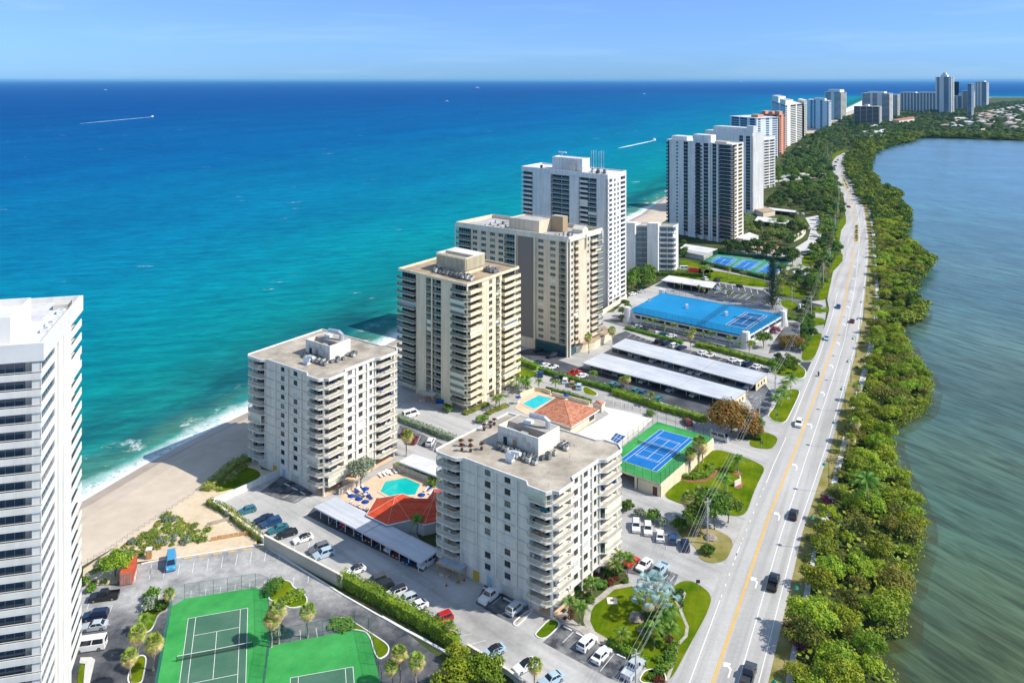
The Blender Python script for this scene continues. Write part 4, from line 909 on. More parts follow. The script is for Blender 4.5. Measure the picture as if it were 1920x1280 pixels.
# ================================================================ buildings
CAMV = Vector((0, 0, CAM_H))
class Bld:
    """local frame: origin at the near corner, x along the sunny face, y along the shaded face"""
    def __init__(s, name, label, cat, F, L, R, group=None):
        s.F = Vector(F); l = Vector(L) - s.F; r = Vector(R) - s.F
        s.Ly = l.length; s.Lx = r.length; s.ex = tuple(r.normalized()); s.ey = tuple(l.normalized())
        s.yr = F[1] / L[1]; s.xr = F[1] / R[1]
        s.root = thing(name, label, cat, (F[0], F[1], 0), 0, group); s.parts = {}
    def mb(s): return MB(s.ex, s.ey)
    def ty(s, f): return s.Ly * f * s.yr / (f * s.yr + 1 - f)      # share of the picture edge -> metres along the face
    def tx(s, f): return s.Lx * f * s.xr / (f * s.xr + 1 - f)
    def box(s, mb, face, s0, s1, d0, d1, z0, z1, mi=0):
        if face == 'L': mb.box(d0, d1, s0, s1, z0, z1, mi)
        else: mb.box(s0, s1, d0, d1, z0, z1, mi)
    def part(s, name, mb, mats, key=0): s.parts.setdefault(name, []).append((key, mb, mats))
    def solid(s, name, mb, mats): return mb.build(name, mats, s.root)
    def finish(s, cap=98):
        for name, lst in s.parts.items():
            lst.sort(key=lambda e: -e[0])
            for k, mb, mats in lst[:cap]: mb.build(name, mats, s.root)
            rest = lst[cap:]
            if rest:
                al = []; big = MB()
                for k, mb, mats in rest:
                    mats = mats if isinstance(mats, (list, tuple)) else [mats]
                    idx = []
                    for m in mats:
                        if m not in al: al.append(m)
                        idx.append(al.index(m))
                    n = len(big.v); big.v += mb.v
                    big.f += [[i + n for i in f] for f in mb.f]; big.m += [idx[i] for i in mb.m]
                o = big.build(name, al, s.root); o['kind'] = 'stuff'
    def window(s, face, c, w, z, h, d, glass, frame, near=True, mull=1, key=0):
        mb = s.mb(); t = .07
        s.box(mb, face, c - w / 2, c + w / 2, d, d + .04, z, z + h, 1)
        if near:
            for a, b in ((c - w / 2, c - w / 2 + t), (c + w / 2 - t, c + w / 2)): s.box(mb, face, a, b, d - .05, d - .002, z, z + h)
            for a, b in ((z, z + t), (z + h - t, z + h)): s.box(mb, face, c - w / 2 + t, c + w / 2 - t, d - .05, d - .002, a, b)
        for i in range(mull):
            x = c - w / 2 + w * (i + 1) / (mull + 1); s.box(mb, face, x - .03, x + .03, d - .045, d - .004, z + t, z + h - t)
        s.part('window', mb, [frame, glass], key)
    def rails(s, mb, path, z, h=1.0, style='bars', mi=0, mg=1, step=.17):
        q = [Vector(p) for p in path]
        for a, b in zip(q[:-1], q[1:]):
            L = (b - a).length
            if L < .02: continue
            d = (b - a) / L; n = Vector((-d.y, d.x))
            def seg(s0, s1, hw, z0, z1, m):
                p = [a + d * s0 - n * hw, a + d * s1 - n * hw, a + d * s1 + n * hw, a + d * s0 + n * hw]
                mb.prism([tuple(v) for v in p], z0, z1, m)
            if style == 'solid': seg(0, L, .06, z, z + h, mi)
            elif style == 'low': seg(0, L, .07, z, z + h * .72, mi); seg(0, L, .03, z + h * .92, z + h, mi)
            elif style == 'glass':
                seg(0, L, .015, z + .05, z + h - .05, mg); seg(0, L, .03, z + h - .05, z + h, mi)
            elif style == 'bars':
                seg(0, L, .035, z + h - .07, z + h, mi); seg(0, L, .03, z + .08, z + .14, mi)
                k = max(1, int(L / step))
                for i in range(k): seg(L * i / k, L * i / k + .035, .018, z + .14, z + h - .07, mi)
    def glazing(s, face, s0, s1, z, h, d, glass, frame, key=0, n=None, name='sliding_door'):
        mb = s.mb(); s.box(mb, face, s0, s1, d, d + .03, z, z + h, 1)
        n = n or max(1, round((s1 - s0) / 1.3))
        for i in range(n + 1):
            x = s0 + (s1 - s0) * i / n; s.box(mb, face, max(s0, x - .035), min(s1, x + .035), d - .04, d - .003, z, z + h)
        s.part(name, mb, [frame, glass], key)
    def facade(s, wall, face, cols, zs, D, near=True, frame=None, glass=None, zb=0.0, ztop=None, seed=0):
        """cols: (s0, s1, kind, opts). Walls stand D in front of the core, balconies open back to it."""
        rnd = random.Random(seed); ztop = ztop or zs[-1]
        for col in cols:
            s0, s1, kind = col[:3]; o = col[3] if len(col) > 3 else {}
            gl = o.get('glass', glass); fr = o.get('frame', frame)
            if kind == 'W':
                s.box(wall, face, s0, s1, o.get('d', 0), D, o.get('z0', zb), o.get('z1', ztop), o.get('mi', 0)); continue
            for k in range(len(zs) - 1):
                z = zs[k]; fh = zs[k + 1] - z; key = k + rnd.random() * .1
                if kind == 'N':
                    w, h, sill = o.get('w', 1.4), o.get('h', 1.35), o.get('sill', .8); c = (s0 + s1) / 2; n = o.get('n', 1)
                    cs = [s0 + (s1 - s0) * (i + .5) / n for i in range(n)]
                    edge = s0
                    for c in cs:
                        s.box(wall, face, edge, c - w / 2, 0, D, z, z + fh)
                        s.box(wall, face, c - w / 2, c + w / 2, 0, D, z, z + sill); s.box(wall, face, c - w / 2, c + w / 2, 0, D, z + sill + h, z + fh)
                        s.box(wall, face, c - w / 2 - .08, c + w / 2 + .08, -.07, -.002, z + sill - .12, z + sill)
                        edge = c + w / 2
                        if rnd.random() < o.get('shut', .06): s.window(face, c, w, z + sill, h, .05, shutterw, fr, near, 3, key)
                        else: s.window(face, c, w, z + sill, h, .16, curtain if rnd.random() < .14 else gl, fr, near, o.get('mull', 1), key)
                    s.box(wall, face, edge, s1, 0, D, z, z + fh)
                elif kind == 'G':
                    s.glazing(face, s0, s1, z + .22, fh - .24, .10, gl, fr, key, o.get('n'), 'window')
                    s.box(wall, face, s0, s1, o.get('d', .02), .14, z - .02, z + .22, o.get('mi', 0))
                elif kind == 'B':
                    p = o.get('p', 0.0); mb = s.mb(); rm = o.get('rail', 'solid'); lip = .22
                    s.box(mb, face, s0, s1, -p, D - .02, z - lip, z)
                    e = .06
                    if face == 'L': path = [(-p + e, s0 + e), (-p + e, s1 - e)]
                    else: path = [(s0 + e, -p + e), (s1 - e, -p + e)]
                    if p > .3:
                        if face == 'L': path = [(0, s0 + e)] + path + [(0, s1 - e)]
                        else: path = [(s0 + e, 0)] + path + [(s1 - e, 0)]
                    s.rails(mb, path, z, o.get('rh', 1.0), rm, 0, 1, o.get('step', .2))
                    s.part('balcony', mb, [o.get('mat', wall_mat(s)), o.get('rmat', railg)], key)
                    if rnd.random() < o.get('shut', .07):
                        q = s.mb(); s.box(q, face, s0 + .1, s1 - .1, .12, .2, z + .02, z + fh - .25); s.part('storm_shutter', q, [shutter if rnd.random() < .6 else shutterw], key)
                    else: s.glazing(face, s0 + .15, s1 - .15, z + .03, fh - .5, D - .06, gl, fr, key, o.get('n'))
    def corner(s, a, b, p, D, zs, o, glass, frame, seed=1):
        """wrap-round balcony on the near corner"""
        rnd = random.Random(seed); c = o.get('cut', .5)
        for k in range(len(zs) - 1):
            z = zs[k]; fh = zs[k + 1] - z; mb = s.mb(); key = k + rnd.random() * .1
            mb.prism([(-p, a), (-p, c), (c, -p), (b, -p), (b, D - .02), (D - .02, D - .02), (D - .02, a)], z - .22, z)
            e = .07
            s.rails(mb, [(0, a - e), (-p + e, a - e), (-p + e, c + .03)], z, o.get('rh', 1.0), o.get('railL', 'solid'), 0, 1, .2)
            s.rails(mb, [(-p + e, c + .03), (c + .03, -p + e)], z, o.get('rh', 1.0), o.get('railL', 'solid'), 0, 1, .2)
            s.rails(mb, [(c + .03, -p + e), (b - e, -p + e), (b - e, 0)], z, o.get('rh', 1.0), o.get('railR', 'solid'), 0, 1, .2)
            s.part('balcony', mb, [o.get('mat', wall_mat(s)), o.get('rmat', railg)], key)
            for face, q in (('L', a), ('R', b)):
                if rnd.random() < o.get('shut', .08):
                    m2 = s.mb(); s.box(m2, face, .5, q - .2, -p + .25, -p + .33, z + .02, z + fh - .25); s.part('storm_shutter', m2, [shutter], key)
                else: s.glazing(face, D + .1, q - .2, z + .03, fh - .5, D - .06, glass, frame, key)
WM = {}
def wall_mat(b): return WM[b.root.name]
def ac_cluster(b, pts, z, seed=0, size=.9):
    rnd = random.Random(seed)
    for x, y in pts:
        mb = b.mb(); k = size * rnd.uniform(.75, 1.1); h = size * rnd.uniform(.8, 1.25)
        mb.box(x - k / 2, x + k / 2, y - k / 2, y + k / 2, z + .18, z + h); mb.box(x - k * .4, x + k * .4, y - k * .4, y + k * .4, z, z + .18, 1)
        mb.tube([(x, y, z + h), (x, y, z + h + .08)], k * .36, 10, 1)
        b.part('ac_unit', mb, [acgrey if rnd.random() < .7 else M('ac_unit_pale', (.42, .44, .42), (.55, .56, .54), scale=1), darkband], 5)
def blower(b, x, y, z, s=1.0, flip=False):
    mb = b.mb(); f = -1 if flip else 1
    mb.tube([(x - .55 * s, y, z + 1.25 * s), (x + .55 * s, y, z + 1.25 * s)], 1.0 * s, 16)
    mb.tube([(x, y, z + 1.9 * s), (x + .1, y - f * 1.2 * s, z + 2.2 * s), (x + .1, y - f * 2.8 * s, z + 2.3 * s)], [.55 * s, .5 * s, .45 * s], 8)
    mb.box(x - .7 * s, x + .7 * s, y - .8 * s, y + .8 * s, z, z + .35 * s)
    mb.build('exhaust_fan', [whiteplastic if not flip else steel], b.root, smooth=False)
def roof_box(b, x0, x1, y0, y1, z0, z1, mat, name='penthouse', rmat=None, lip=.0):
    mb = b.mb(); mb.box(x0, x1, y0, y1, z0, z1, 0)
    mb.box(x0 + .25, x1 - .25, y0 + .25, y1 - .25, z1, z1 + .02, 1)
    if lip:
        for a in ((x0, x1, y0, y0 + .22), (x0, x1, y1 - .22, y1), (x0, x0 + .22, y0 + .22, y1 - .22), (x1 - .22, x1, y0 + .22, y1 - .22)): mb.box(*a, z1, z1 + lip, 0)
    return mb.build(name, [mat, rmat or roofpale], b.root)
def smooth_jog(p0, p1, n=6):
    """S-curve between two plan points, running mostly along the wall"""
    out = []
    for i in range(n + 1):
        t = i / n; e = (1 - math.cos(PI * t)) / 2
        if abs(p1[1] - p0[1]) > abs(p1[0] - p0[0]): out.append((p0[0] + (p1[0] - p0[0]) * e, p0[1] + (p1[1] - p0[1]) * t))
        else: out.append((p0[0] + (p1[0] - p0[0]) * t, p0[1] + (p1[1] - p0[1]) * e))
    return out
# ---------------------------------------------------------------- the two white curved-balcony blocks
def curved_block(label, F, L, R, nfl, seed):
    b = Bld('apartment_tower', label, 'apartment tower', F, L, R); WM[b.root.name] = warm
    rnd = random.Random(seed); z0, fh = 2.6, 2.47; zs = [z0 + fh * k for k in range(nfl + 1)]; zr = zs[-1]
    Lx, Ly = b.Lx, b.Ly; p = 1.35; D = 1.5
    a, c = .19 * Ly, .19 * Ly; bb, e = .26 * Lx, .29 * Lx
    def outline(g=0.0):
        q = [(Lx, Ly + p - g), (-p + 1.0, Ly + p - g), (-p + g, Ly + p - 1.2)]
        q += smooth_jog((-p + g, Ly - c + .9), (g, Ly - c - 1.0)); q += smooth_jog((g, a + 1.0), (-p + g, a - .9))
        q += [(-p + g, .55), (-.12 + g, -.12 + g), (.55, -p + g)]
        q += smooth_jog((bb - .8, -p + g), (bb + .9, g)); q += smooth_jog((Lx - e - .9, g), (Lx - e + .8, -p + g))
        q += [(Lx - .5, -p + g), (Lx + p - g, .6), (Lx + p - g, e * .6), (Lx, e * .8)]
        return q
    W = b.mb(); ol = outline()
    W.box(D, Lx - .1, D, Ly - .1, z0, zr)
    for k, z in enumerate(zs): W.prism(ol, z - .24, z + .0) if k < nfl else W.prism(ol, z - .42, z)
    # ground storey: closed on the shaded side, open colonnade on the sunny side
    G0 = z0 - .24
    W.box(.14, 4, 3.2, Ly - 2.6, 0, G0); W.box(4, Lx - .2, 5.0, Ly - 1, 0, G0)
    for y in (a, .30 * Ly, .484 * Ly, .663 * Ly, Ly - c): W.box(-.06, .5, y - .16, y + .16, G0 if y > a else 0, zr - .43)
    W.box(.26, D, a - .3, a + .3, z0, zr - .43); W.box(.26, D, Ly - c - .3, Ly - c + .3, z0, zr - .43)
    xs = (bb + .2, .435 * Lx, .587 * Lx, Lx - e - .2)
    for x in xs:
        W.box(x - .22, x + .22, -.1, D, G0, zr - .43); W.box(x - .3, x + .3, .1, .9, 0, G0)
    for x, y in ((.1, .1), (Lx - .3, .3), (.2, Ly - .3)): W.tube([(x, y, 0), (x, y, zr - .43)], .34, 10)
    # wall fields with windows
    def field(face, s0, s1, wins):
        for k in range(nfl):
            z = zs[k]; top = zs[k + 1] - .24; edge = s0
            for cc, w, h, sill in wins:
                b.box(W, face, edge, cc - w / 2, .26, D, z, top); b.box(W, face, cc - w / 2, cc + w / 2, .26, D, z, z + sill); b.box(W, face, cc - w / 2, cc + w / 2, .26, D, z + sill + h, top)
                b.box(W, face, cc - w / 2 - .1, cc + w / 2 + .1, .12, .258, z + sill - .12, z + sill)
                edge = cc + w / 2
                r = rnd.random()
                if r < .08: b.window(face, cc, w, z + sill, h, .29, shutterw, white, True, 4, k)
                else: b.window(face, cc, w, z + sill, h, .40, tealglass if r > .93 else curtain if r > .80 else winglass, M('bronze_frame', (.06, .06, .06)), True, 1, k)
            b.box(W, face, edge, s1, .26, D, z, top)
    field('L', a + .3, Ly - c - .3, [(.386 * Ly, 1.55, 1.25, .75), (.565 * Ly, 1.55, 1.25, .75)])
    field('R', bb + .42, Lx - e - .42, [(.352 * Lx, 1.5, 1.25, .75), (.50 * Lx, 1.5, 1.25, .75), (.645 * Lx, 1.0, 1.25, .75)])
    b.solid('wall', W, [warm])
    doorf = M('door_frame', (.55, .55, .53))
    g = .09; og = outline(g); iL0 = 3; nj = 7
    runs = {'near': og[iL0 + 2 * nj - 1:iL0 + 2 * nj + 4], 'left': [(og[0][0] * .3, og[1][1])] + og[1:4], 'right': [og[iL0 + 4 * nj + 2], og[iL0 + 4 * nj + 3], og[iL0 + 4 * nj + 4]]}
    runs['near'] = [(.14, a - .2)] + [(-p + g, a - .75), (-p + g, .55), (-.05, -.05), (.55, -p + g), (bb - .7, -p + g), (bb - .1, -.7)]
    runs['left'] = [(.14, Ly - c + .35), (-p * .6, Ly - c + .55), (-p + g, Ly - c + 1.1), (-p + g, Ly + p - 1.2), (-p + 1.0, Ly + p - g), (3.5, Ly + p - g)]
    runs['right'] = [(Lx - e + .1, -.6), (Lx - e + .8, -p + g), (Lx - .5, -p + g), (Lx + p - g, .6), (Lx + p - g, e * .6)]
    shut = rnd.sample(range(nfl), 2)
    for k in range(nfl):
        z = zs[k]
        for nm, path in runs.items():
            mb = b.mb(); b.rails(mb, path, z, 1.02, 'bars', 0, 1, .17); b.part('balcony_railing', mb, [ivory], k)
        for face, q0, q1 in (('L', D + .1, a - .3), ('R', D + .1, bb - .1), ('L', Ly - c + .4, Ly - .4), ('R', Lx - e + .3, Lx - .4)):
            if rnd.random() < .13:
                m2 = b.mb(); b.box(m2, face, q0 - (1.0 if q0 < D + .2 else 0), q1, -p + .35, -p + .42, z + .03, z + fh - .25); b.part('storm_shutter', m2, [shutter], k)
            else: b.glazing(face, q0, q1, z + .02, 2.1, D - .06, darkglass, doorf, k)
            if rnd.random() < .4:      # a chair or two on the balcony, never the same
                cm = rnd.choice([whiteplastic, tealcanvas, timber, blackmetal, blueplastic])
                for _ in range(rnd.randint(1, 2)):
                    m2 = b.mb(); s0 = rnd.uniform(q0, q1 - .5); d0 = rnd.uniform(-.6, .3)
                    b.box(m2, face, s0, s0 + .5, d0, d0 + .5, z + .38, z + .45); b.box(m2, face, s0, s0 + .5, d0 + .45, d0 + .5, z + .45, z + .85)
                    b.box(m2, face, s0 + .05, s0 + .12, d0 + .05, d0 + .45, z, z + .38); b.box(m2, face, s0 + .38, s0 + .45, d0 + .05, d0 + .45, z, z + .38)
                    b.part('patio_chair', m2, [cm], k)
    # roof
    rf = b.mb(); rf.flat(outline(.1), zr + .03, 0); b.solid('roof', rf, [roofgrey])
    pr = b.mb(); o2 = outline(.12); pr.strip(o2, .26, zr - .01, z1=zr + .34, closed=True); b.solid('parapet', pr, [white])
    X0, X1, Y0, Y1 = 10.2, 18.0, 10.9, 21.9
    if nfl > 9: X0, X1, Y0, Y1 = 9.6, 17.2, 8.6, 18.6
    zt = zr + 4.1; ph = b.mb()
    for q in ((X0, X0 + .25, Y0, Y1), (X1 - .25, X1, Y0, Y1), (X0 + .25, X1 - .25, Y0, Y0 + .25), (X0 + .25, X1 - .25, Y1 - .25, Y1)): ph.box(*q, zr + .03, zt)
    ph.box(X0 + .25, X0 + 3.4, Y0 + .25, Y1 - .25, zt - 1.9, zt - 1.7, 1); ph.box(X0 + 3.4, X1 - .25, Y0 + .25, Y1 - .25, zr + .03, zt - .06, 1)
    ph.box(X0 - .03, X0, Y0, Y1, zr + 2.2, zr + 2.28, 2); ph.box(X0, X1, Y0 - .03, Y0, zr + 2.2, zr + 2.28, 2)
    pt = ph.build('penthouse', [warm, M('penthouse_roof', (.33, .30, .26), (.44, .41, .36), scale=.5), beige], b.root)
    dr = MB(b.ex, b.ey); b.box(dr, 'L', Y1 - 2.6, Y1 - 1.6, X0 - .06, X0 - .01, zr + .03, zr + 2.1); dr.build('door', [darkband], pt)
    dr = MB(b.ex, b.ey); b.box(dr, 'L', Y1 - 5.2, Y1 - 4.2, X0 - .06, X0 - .01, zr + .03, zr + 2.1); dr.build('door', [M('tan_door', (.42, .28, .17))], pt)
    for i, (yy, zz) in enumerate(((Y0 + 2.2, 1.6), (Y0 + .9, .9), (Y0 + 3.4, 2.4))):
        m2 = b.mb(); b.box(m2, 'L', yy, yy + .7, X0 - .3, X0 - .03, zr + zz, zr + zz + .9); m2.build('electrical_box', [beige], pt)
    m2 = b.mb(); m2.tube([(X0 - .15, Y1 - 1.2, zr + 2.6), (X0 - .15, Y1 - 5.4, zr + 2.6), (X0 - .15, Y1 - 5.4, zr + 1.2)], .07, 6); m2.build('pipe', [steel], pt)
    m2 = b.mb(); m2.tube([(X0 + 5.6, Y0 + 1.5, zt - .05), (X0 + 5.6, Y0 + 1.5, zt + 1.5), (X0 + 5.4, Y0 + 2.3, zt + 2.0), (X0 + 4.8, Y0 + 5.8, zt + 2.0)], [.7, .62, .58, .58], 10); m2.build('roof_duct', [steel], pt)
    m2 = b.mb(); m2.box(X0 + 4.2, X0 + 6.0, Y0 + 5.6, Y0 + 7.2, zt - .05, zt + .55); m2.build('roof_curb', [whiteplastic], pt)
    m2 = b.mb(); m2.tube([(X0 + 1.6, Y1 - 4.5, zt - 1.2), (X0 + 1.6, Y1 - 1.5, zt - .9)], .5, 8); m2.box(X0 + .9, X0 + 2.4, Y1 - 6.6, Y1 - 4.9, zt - 1.6, zt - .7); m2.build('recessed_fan', [steel], pt)
    blower(b, X0 - 5.0, Y0 + 3.6, zr + .05, .95)
    pts = [(X0 - 1.3 - .9 * (i % 2), Y1 - 1.2 - i * .62) for i in range(9)] + [(X0 - 1.1 - 1.0 * (i % 3), Y0 + 4.6 - i * .55) for i in range(12)]
    pts += [(X0 - .5 + i * 1.1, Y0 - 1.3 - .9 * (i % 2)) for i in range(4)] + [(X1 - 1.5 + .9 * (i % 3), Y0 - 1.0 - .9 * (i // 3)) for i in range(7)]
    ac_cluster(b, pts, zr + .03, seed)
    for x, y, r, h in ((1.2, 1.6, .05, .9), (Lx - 4, 1.2, .08, .6), (6, 5, .09, .5), (14, 5.5, .07, .6), (5, 20, .09, .5), (20, 14, .08, .5), (19.5, 8, .12, .35)):
        ant = b.mb(); ant.tube([(x, y, zr), (x, y, zr + h)], r, 6); b.solid('vent_pipe', ant, [steel])
    # services at ground level on the shaded side
    m2 = b.mb(); b.box(m2, 'L', .64 * Ly, .64 * Ly + 1.6, .06, .138, .02, 2.1); m2.build('door', [M('yellow_door', (.55, .38, .03))], b.root)
    m2 = b.mb(); b.box(m2, 'L', .52 * Ly, .52 * Ly + 1.3, .06, .138, .02, 2.1); m2.build('door', [M('pale_blue_door', (.35, .48, .60))], b.root)
    m2 = b.mb(); b.box(m2, 'L', .335 * Ly, .335 * Ly + 3.0, .07, .138, .02, 2.0); m2.build('garage_door', [beige], b.root)
    m2 = b.mb(); m2.flat([(-.5, -.8), (Lx - 1, -.8), (Lx - 1, 5), (5, 5), (5, a), (-.6, a)], .13); m2.build('entrance_paving', [deckpeach], b.root)
    b.finish(); return b
zr1 = 2.6 + 2.47 * 9; zr2 = 2.6 + 2.47 * 11
B1 = curved_block('ten storey ivory block with curved balconies, nearest the road and the garden', G(1035, 922, zr1), G(828, 845, zr1), G(1158.6, 839.6, zr1), 9, 3)
B2 = curved_block('twelve storey ivory block with curved balconies beside the beach and the angular pool', G(607, 711, zr2), G(473, 666, zr2), G(741, 657, zr2), 11, 8)
# planters in pots along the far roof corner of the near block
# ---------------------------------------------------------------- generic slab towers
def tower(name, label, F, L, R, z0, fh, nfl, ztop, wmat, Lc, Rc, D=1.2, corner=None, glass=winglass, frame=None, rmat=roofpale, near=True, para=.5, seed=1, cat='apartment tower', extra=None, cl=None):
    b = Bld(name, label, cat, F, L, R); WM[b.root.name] = wmat
    zs = [z0 + fh * k for k in range(nfl + 1)]; frame = frame or M('grey_frame', (.30, .31, .32))
    W = b.mb(); W.box(D, b.Lx, D, b.Ly, 0, zs[-1] - .01)
    conv = lambda cols, t: [(t(c[0]), t(c[1])) + tuple(c[2:]) for c in cols]
    b.facade(W, 'L', conv(Lc, b.ty), zs, D, near, frame, glass, seed=seed, ztop=zs[-1] - .005)
    b.facade(W, 'R', conv(Rc, b.tx), zs, D, near, frame, glass, seed=seed + 50, ztop=zs[-1] - .005)
    if corner: b.corner(b.ty(corner[0]), b.tx(corner[1]), corner[2], D, zs, corner[3], glass, frame, seed)
    p = cl or 0.0
    # roof slab and fascia
    W.box(-p - .02, b.Lx + p * .5, -p - .02, b.Ly + p * .5, zs[-1], ztop - para)
    b.solid('wall', W, [wmat, greypanel, peach, coral, stain])
    rf = b.mb(); rf.flat([(-p, -p), (b.Lx, -p), (b.Lx, b.Ly), (-p, b.Ly)], ztop - para + .02); b.solid('roof', rf, [rmat])
    pr = b.mb(); t = .28; x1, y1 = b.Lx + p * .5, b.Ly + p * .5
    for q in ((-p - .03, x1, -p - .03, -p + t), (-p - .03, x1, y1 - t, y1), (-p - .03, -p + t, -p + t, y1 - t), (x1 - t, x1, -p + t, y1 - t)): pr.box(*q, ztop - para - .01, ztop)
    b.solid('parapet', pr, [wmat])
    if extra: extra(b, ztop - para + .03)
    b.finish(); return b
# left tower, cut by the frame
def extraT(b, z):
    roof_box(b, 3.5, 15.0, 5.2, 18, z, z + 3.0, M('off_white', (.72, .70, .66), (.78, .76, .72), scale=.3), lip=1.2, rmat=roofwhite)
    m = b.mb(); m.tube([(17.5, 3.2, z), (17.5, 3.2, z + .35)], [1.1, .2], 12); m.build('skylight', [whiteplastic], b.root)
    for x in (8.2, 11.5, 19): roof_box(b, x, x + 1.6, 1.0, 2.2, z, z + .6, whiteplastic, 'roof_hatch')
    m = b.mb(); m.box(22, 24.4, .9, 3.4, z, z + .9); m.build('roof_machine', [beige], b.root)
    m = b.mb()
    for i in range(6): m.tube([(20.5 + i * .6, .7 + .2 * (i % 2), z), (21.2 + i * .6, .8, z + 1.1)], .05, 4)
    m.build('roof_antenna', [blackmetal], b.root)
    pw = b.mb(); pw.box(9.4, 11.8, -.32, -.003, 0, z + .2); pw.box(12.6, 18.3, -.32, -.003, 0, z + .2); pw.box(11.8, 12.6, -.16, -.003, 0, z + .2); pw.build('pier', [creamw], b.root)
creamw = M('cream_white', (0.68, 0.665, 0.62), (0.75, 0.735, 0.69), scale=.25, streak=(0, 1, 1, .07, .94, .9)); zT = 66.0; FT = Vector(G(78.2, 641.4, zT)); RT = Vector(G(152, 553.7, zT)); LT = FT + (Vector(G(0, 647, zT)) - FT).normalized() * 34
T0 = tower('apartment_tower', 'tall white balcony tower cut by the left edge of the picture', FT, LT, RT, 63.2 - 2.53 * 24, 2.53, 24, zT, creamw,
      [(.0, .99, 'B', dict(p=.35, rail='low', shut=0, rh=1.05, mat=creamw))], [(.0, .335, 'N', dict(n=1, w=8.5, h=1.3, sill=1.05, shut=0, mull=5)), (.345, .66, 'W', {}), (.665, .995, 'B', dict(p=.15, rail='solid', shut=0.02, rh=1.1, mat=creamw))], D=1.3, glass=blueglass, rmat=roofwhite, para=1.0, seed=4)
for k in range(0):
    pass
extraT(T0, zT - 1.0 + .03)
def fascia(b, z0, z1, p, mat, name='fascia'):
    m = b.mb(); m.box(-p, b.Lx, -p, 0, z0, z1); m.box(-p, 0, 0, b.Ly, z0, z1); return m.build(name, [mat], b.root)
fascia(T0, 63.25, zT, .36, M('fascia_plaster', (.62, .62, .60), (.72, .72, .70), scale=.12))
# beige walls between the doors of the left tower
m = T0.mb()
for i in range(6): m.box(1.08, 1.19, 1.2 + 4.9 * i, 2.5 + 4.9 * i, 0, 63.2)
m.build('balcony_wall', [beige], T0.root)
# cream tower
def extra3(b, z):
    roof_box(b, 9.5, 19.5, 9.0, 22.5, z, z + 1.8, cream, 'penthouse_base')
    m = b.mb()
    for i in range(23): y = 8.6 + i * .62; m.box(8.9, 9.3, y, y + .3, z + 1.8, z + 5.6)
    for i in range(18): x = 9.35 + i * .58; m.box(x, x + .28, 8.2, 8.6, z + 1.8, z + 5.6)
    m.box(9.3, 19.9, 8.6, 22.9, z + 1.8, z + 5.0, 1)
    for q in ((9.3, 19.9, 8.6, 9.0), (9.3, 9.7, 9, 22.9), (19.5, 19.9, 9, 22.9), (9.7, 19.5, 22.5, 22.9), (14.2, 19.5, 9, 22.5)): m.box(*q, z + 5.0, z + 5.8, 2)
    m.build('louvred_penthouse', [cream, M('louvre_shadow_gap', (.30, .25, .15)), M('pale_lid', (.66, .62, .56))], b.root)
    ac_cluster(b, [(7.6 - 1.1 * (i % 3), 21 - i * .62) for i in range(30)] + [(6.2 - 1.1 * (i % 2), 12 - i * .7) for i in range(9)] + [(18 + (i % 3) * 1.1, 6.8 - (i // 3) * 1.0) for i in range(15)], z, 5, 1.15)
    W = b.mb()
    for f in (.30, .325): pass
    W.box(-.35, -.003, b.ty(.503), b.ty(.522), 0, z); W.build('pier', [cream], b.root)
    m = b.mb(); m.tube([(.2, .2, 0), (.2, .2, 41)], .34, 8); m.build('corner_column', [cream], b.root)
Z3 = 41.0
cr = dict(mat=cream)
B3 = tower('apartment_tower', 'cream apartment tower with louvred penthouse and dark balconies behind the white blocks', G(876, 532, Z3), G(748, 502, Z3), G(972, 499, Z3), 2.6, 2.345, 16, Z3, cream,
      [(.225, .385, 'W', {}), (.39, .50, 'B', dict(rail='glass', rmat=railg, shut=.04, **cr)), (.525, .60, 'B', dict(rail='glass', shut=.04, **cr)), (.605, .75, 'W', {}), (.755, .998, 'B', dict(p=1.2, rail='glass', shut=.02, **cr))],
      [(.29, .38, 'W', {}), (.385, .53, 'N', dict(w=1.9, h=1.4, sill=.55)), (.53, .56, 'W', {}), (.565, .625, 'B', dict(p=.5, rail='glass', **cr)), (.63, .68, 'W', {}), (.685, .998, 'B', dict(p=1.2, rail='solid', rh=.95, **cr))],
      D=1.6, corner=(.22, .285, 1.2, dict(cut=.4, railL='glass', railR='low', shut=.1, **cr)), glass=darkglass, rmat=rooftan, para=.7, seed=9, extra=extra3, cl=.25)
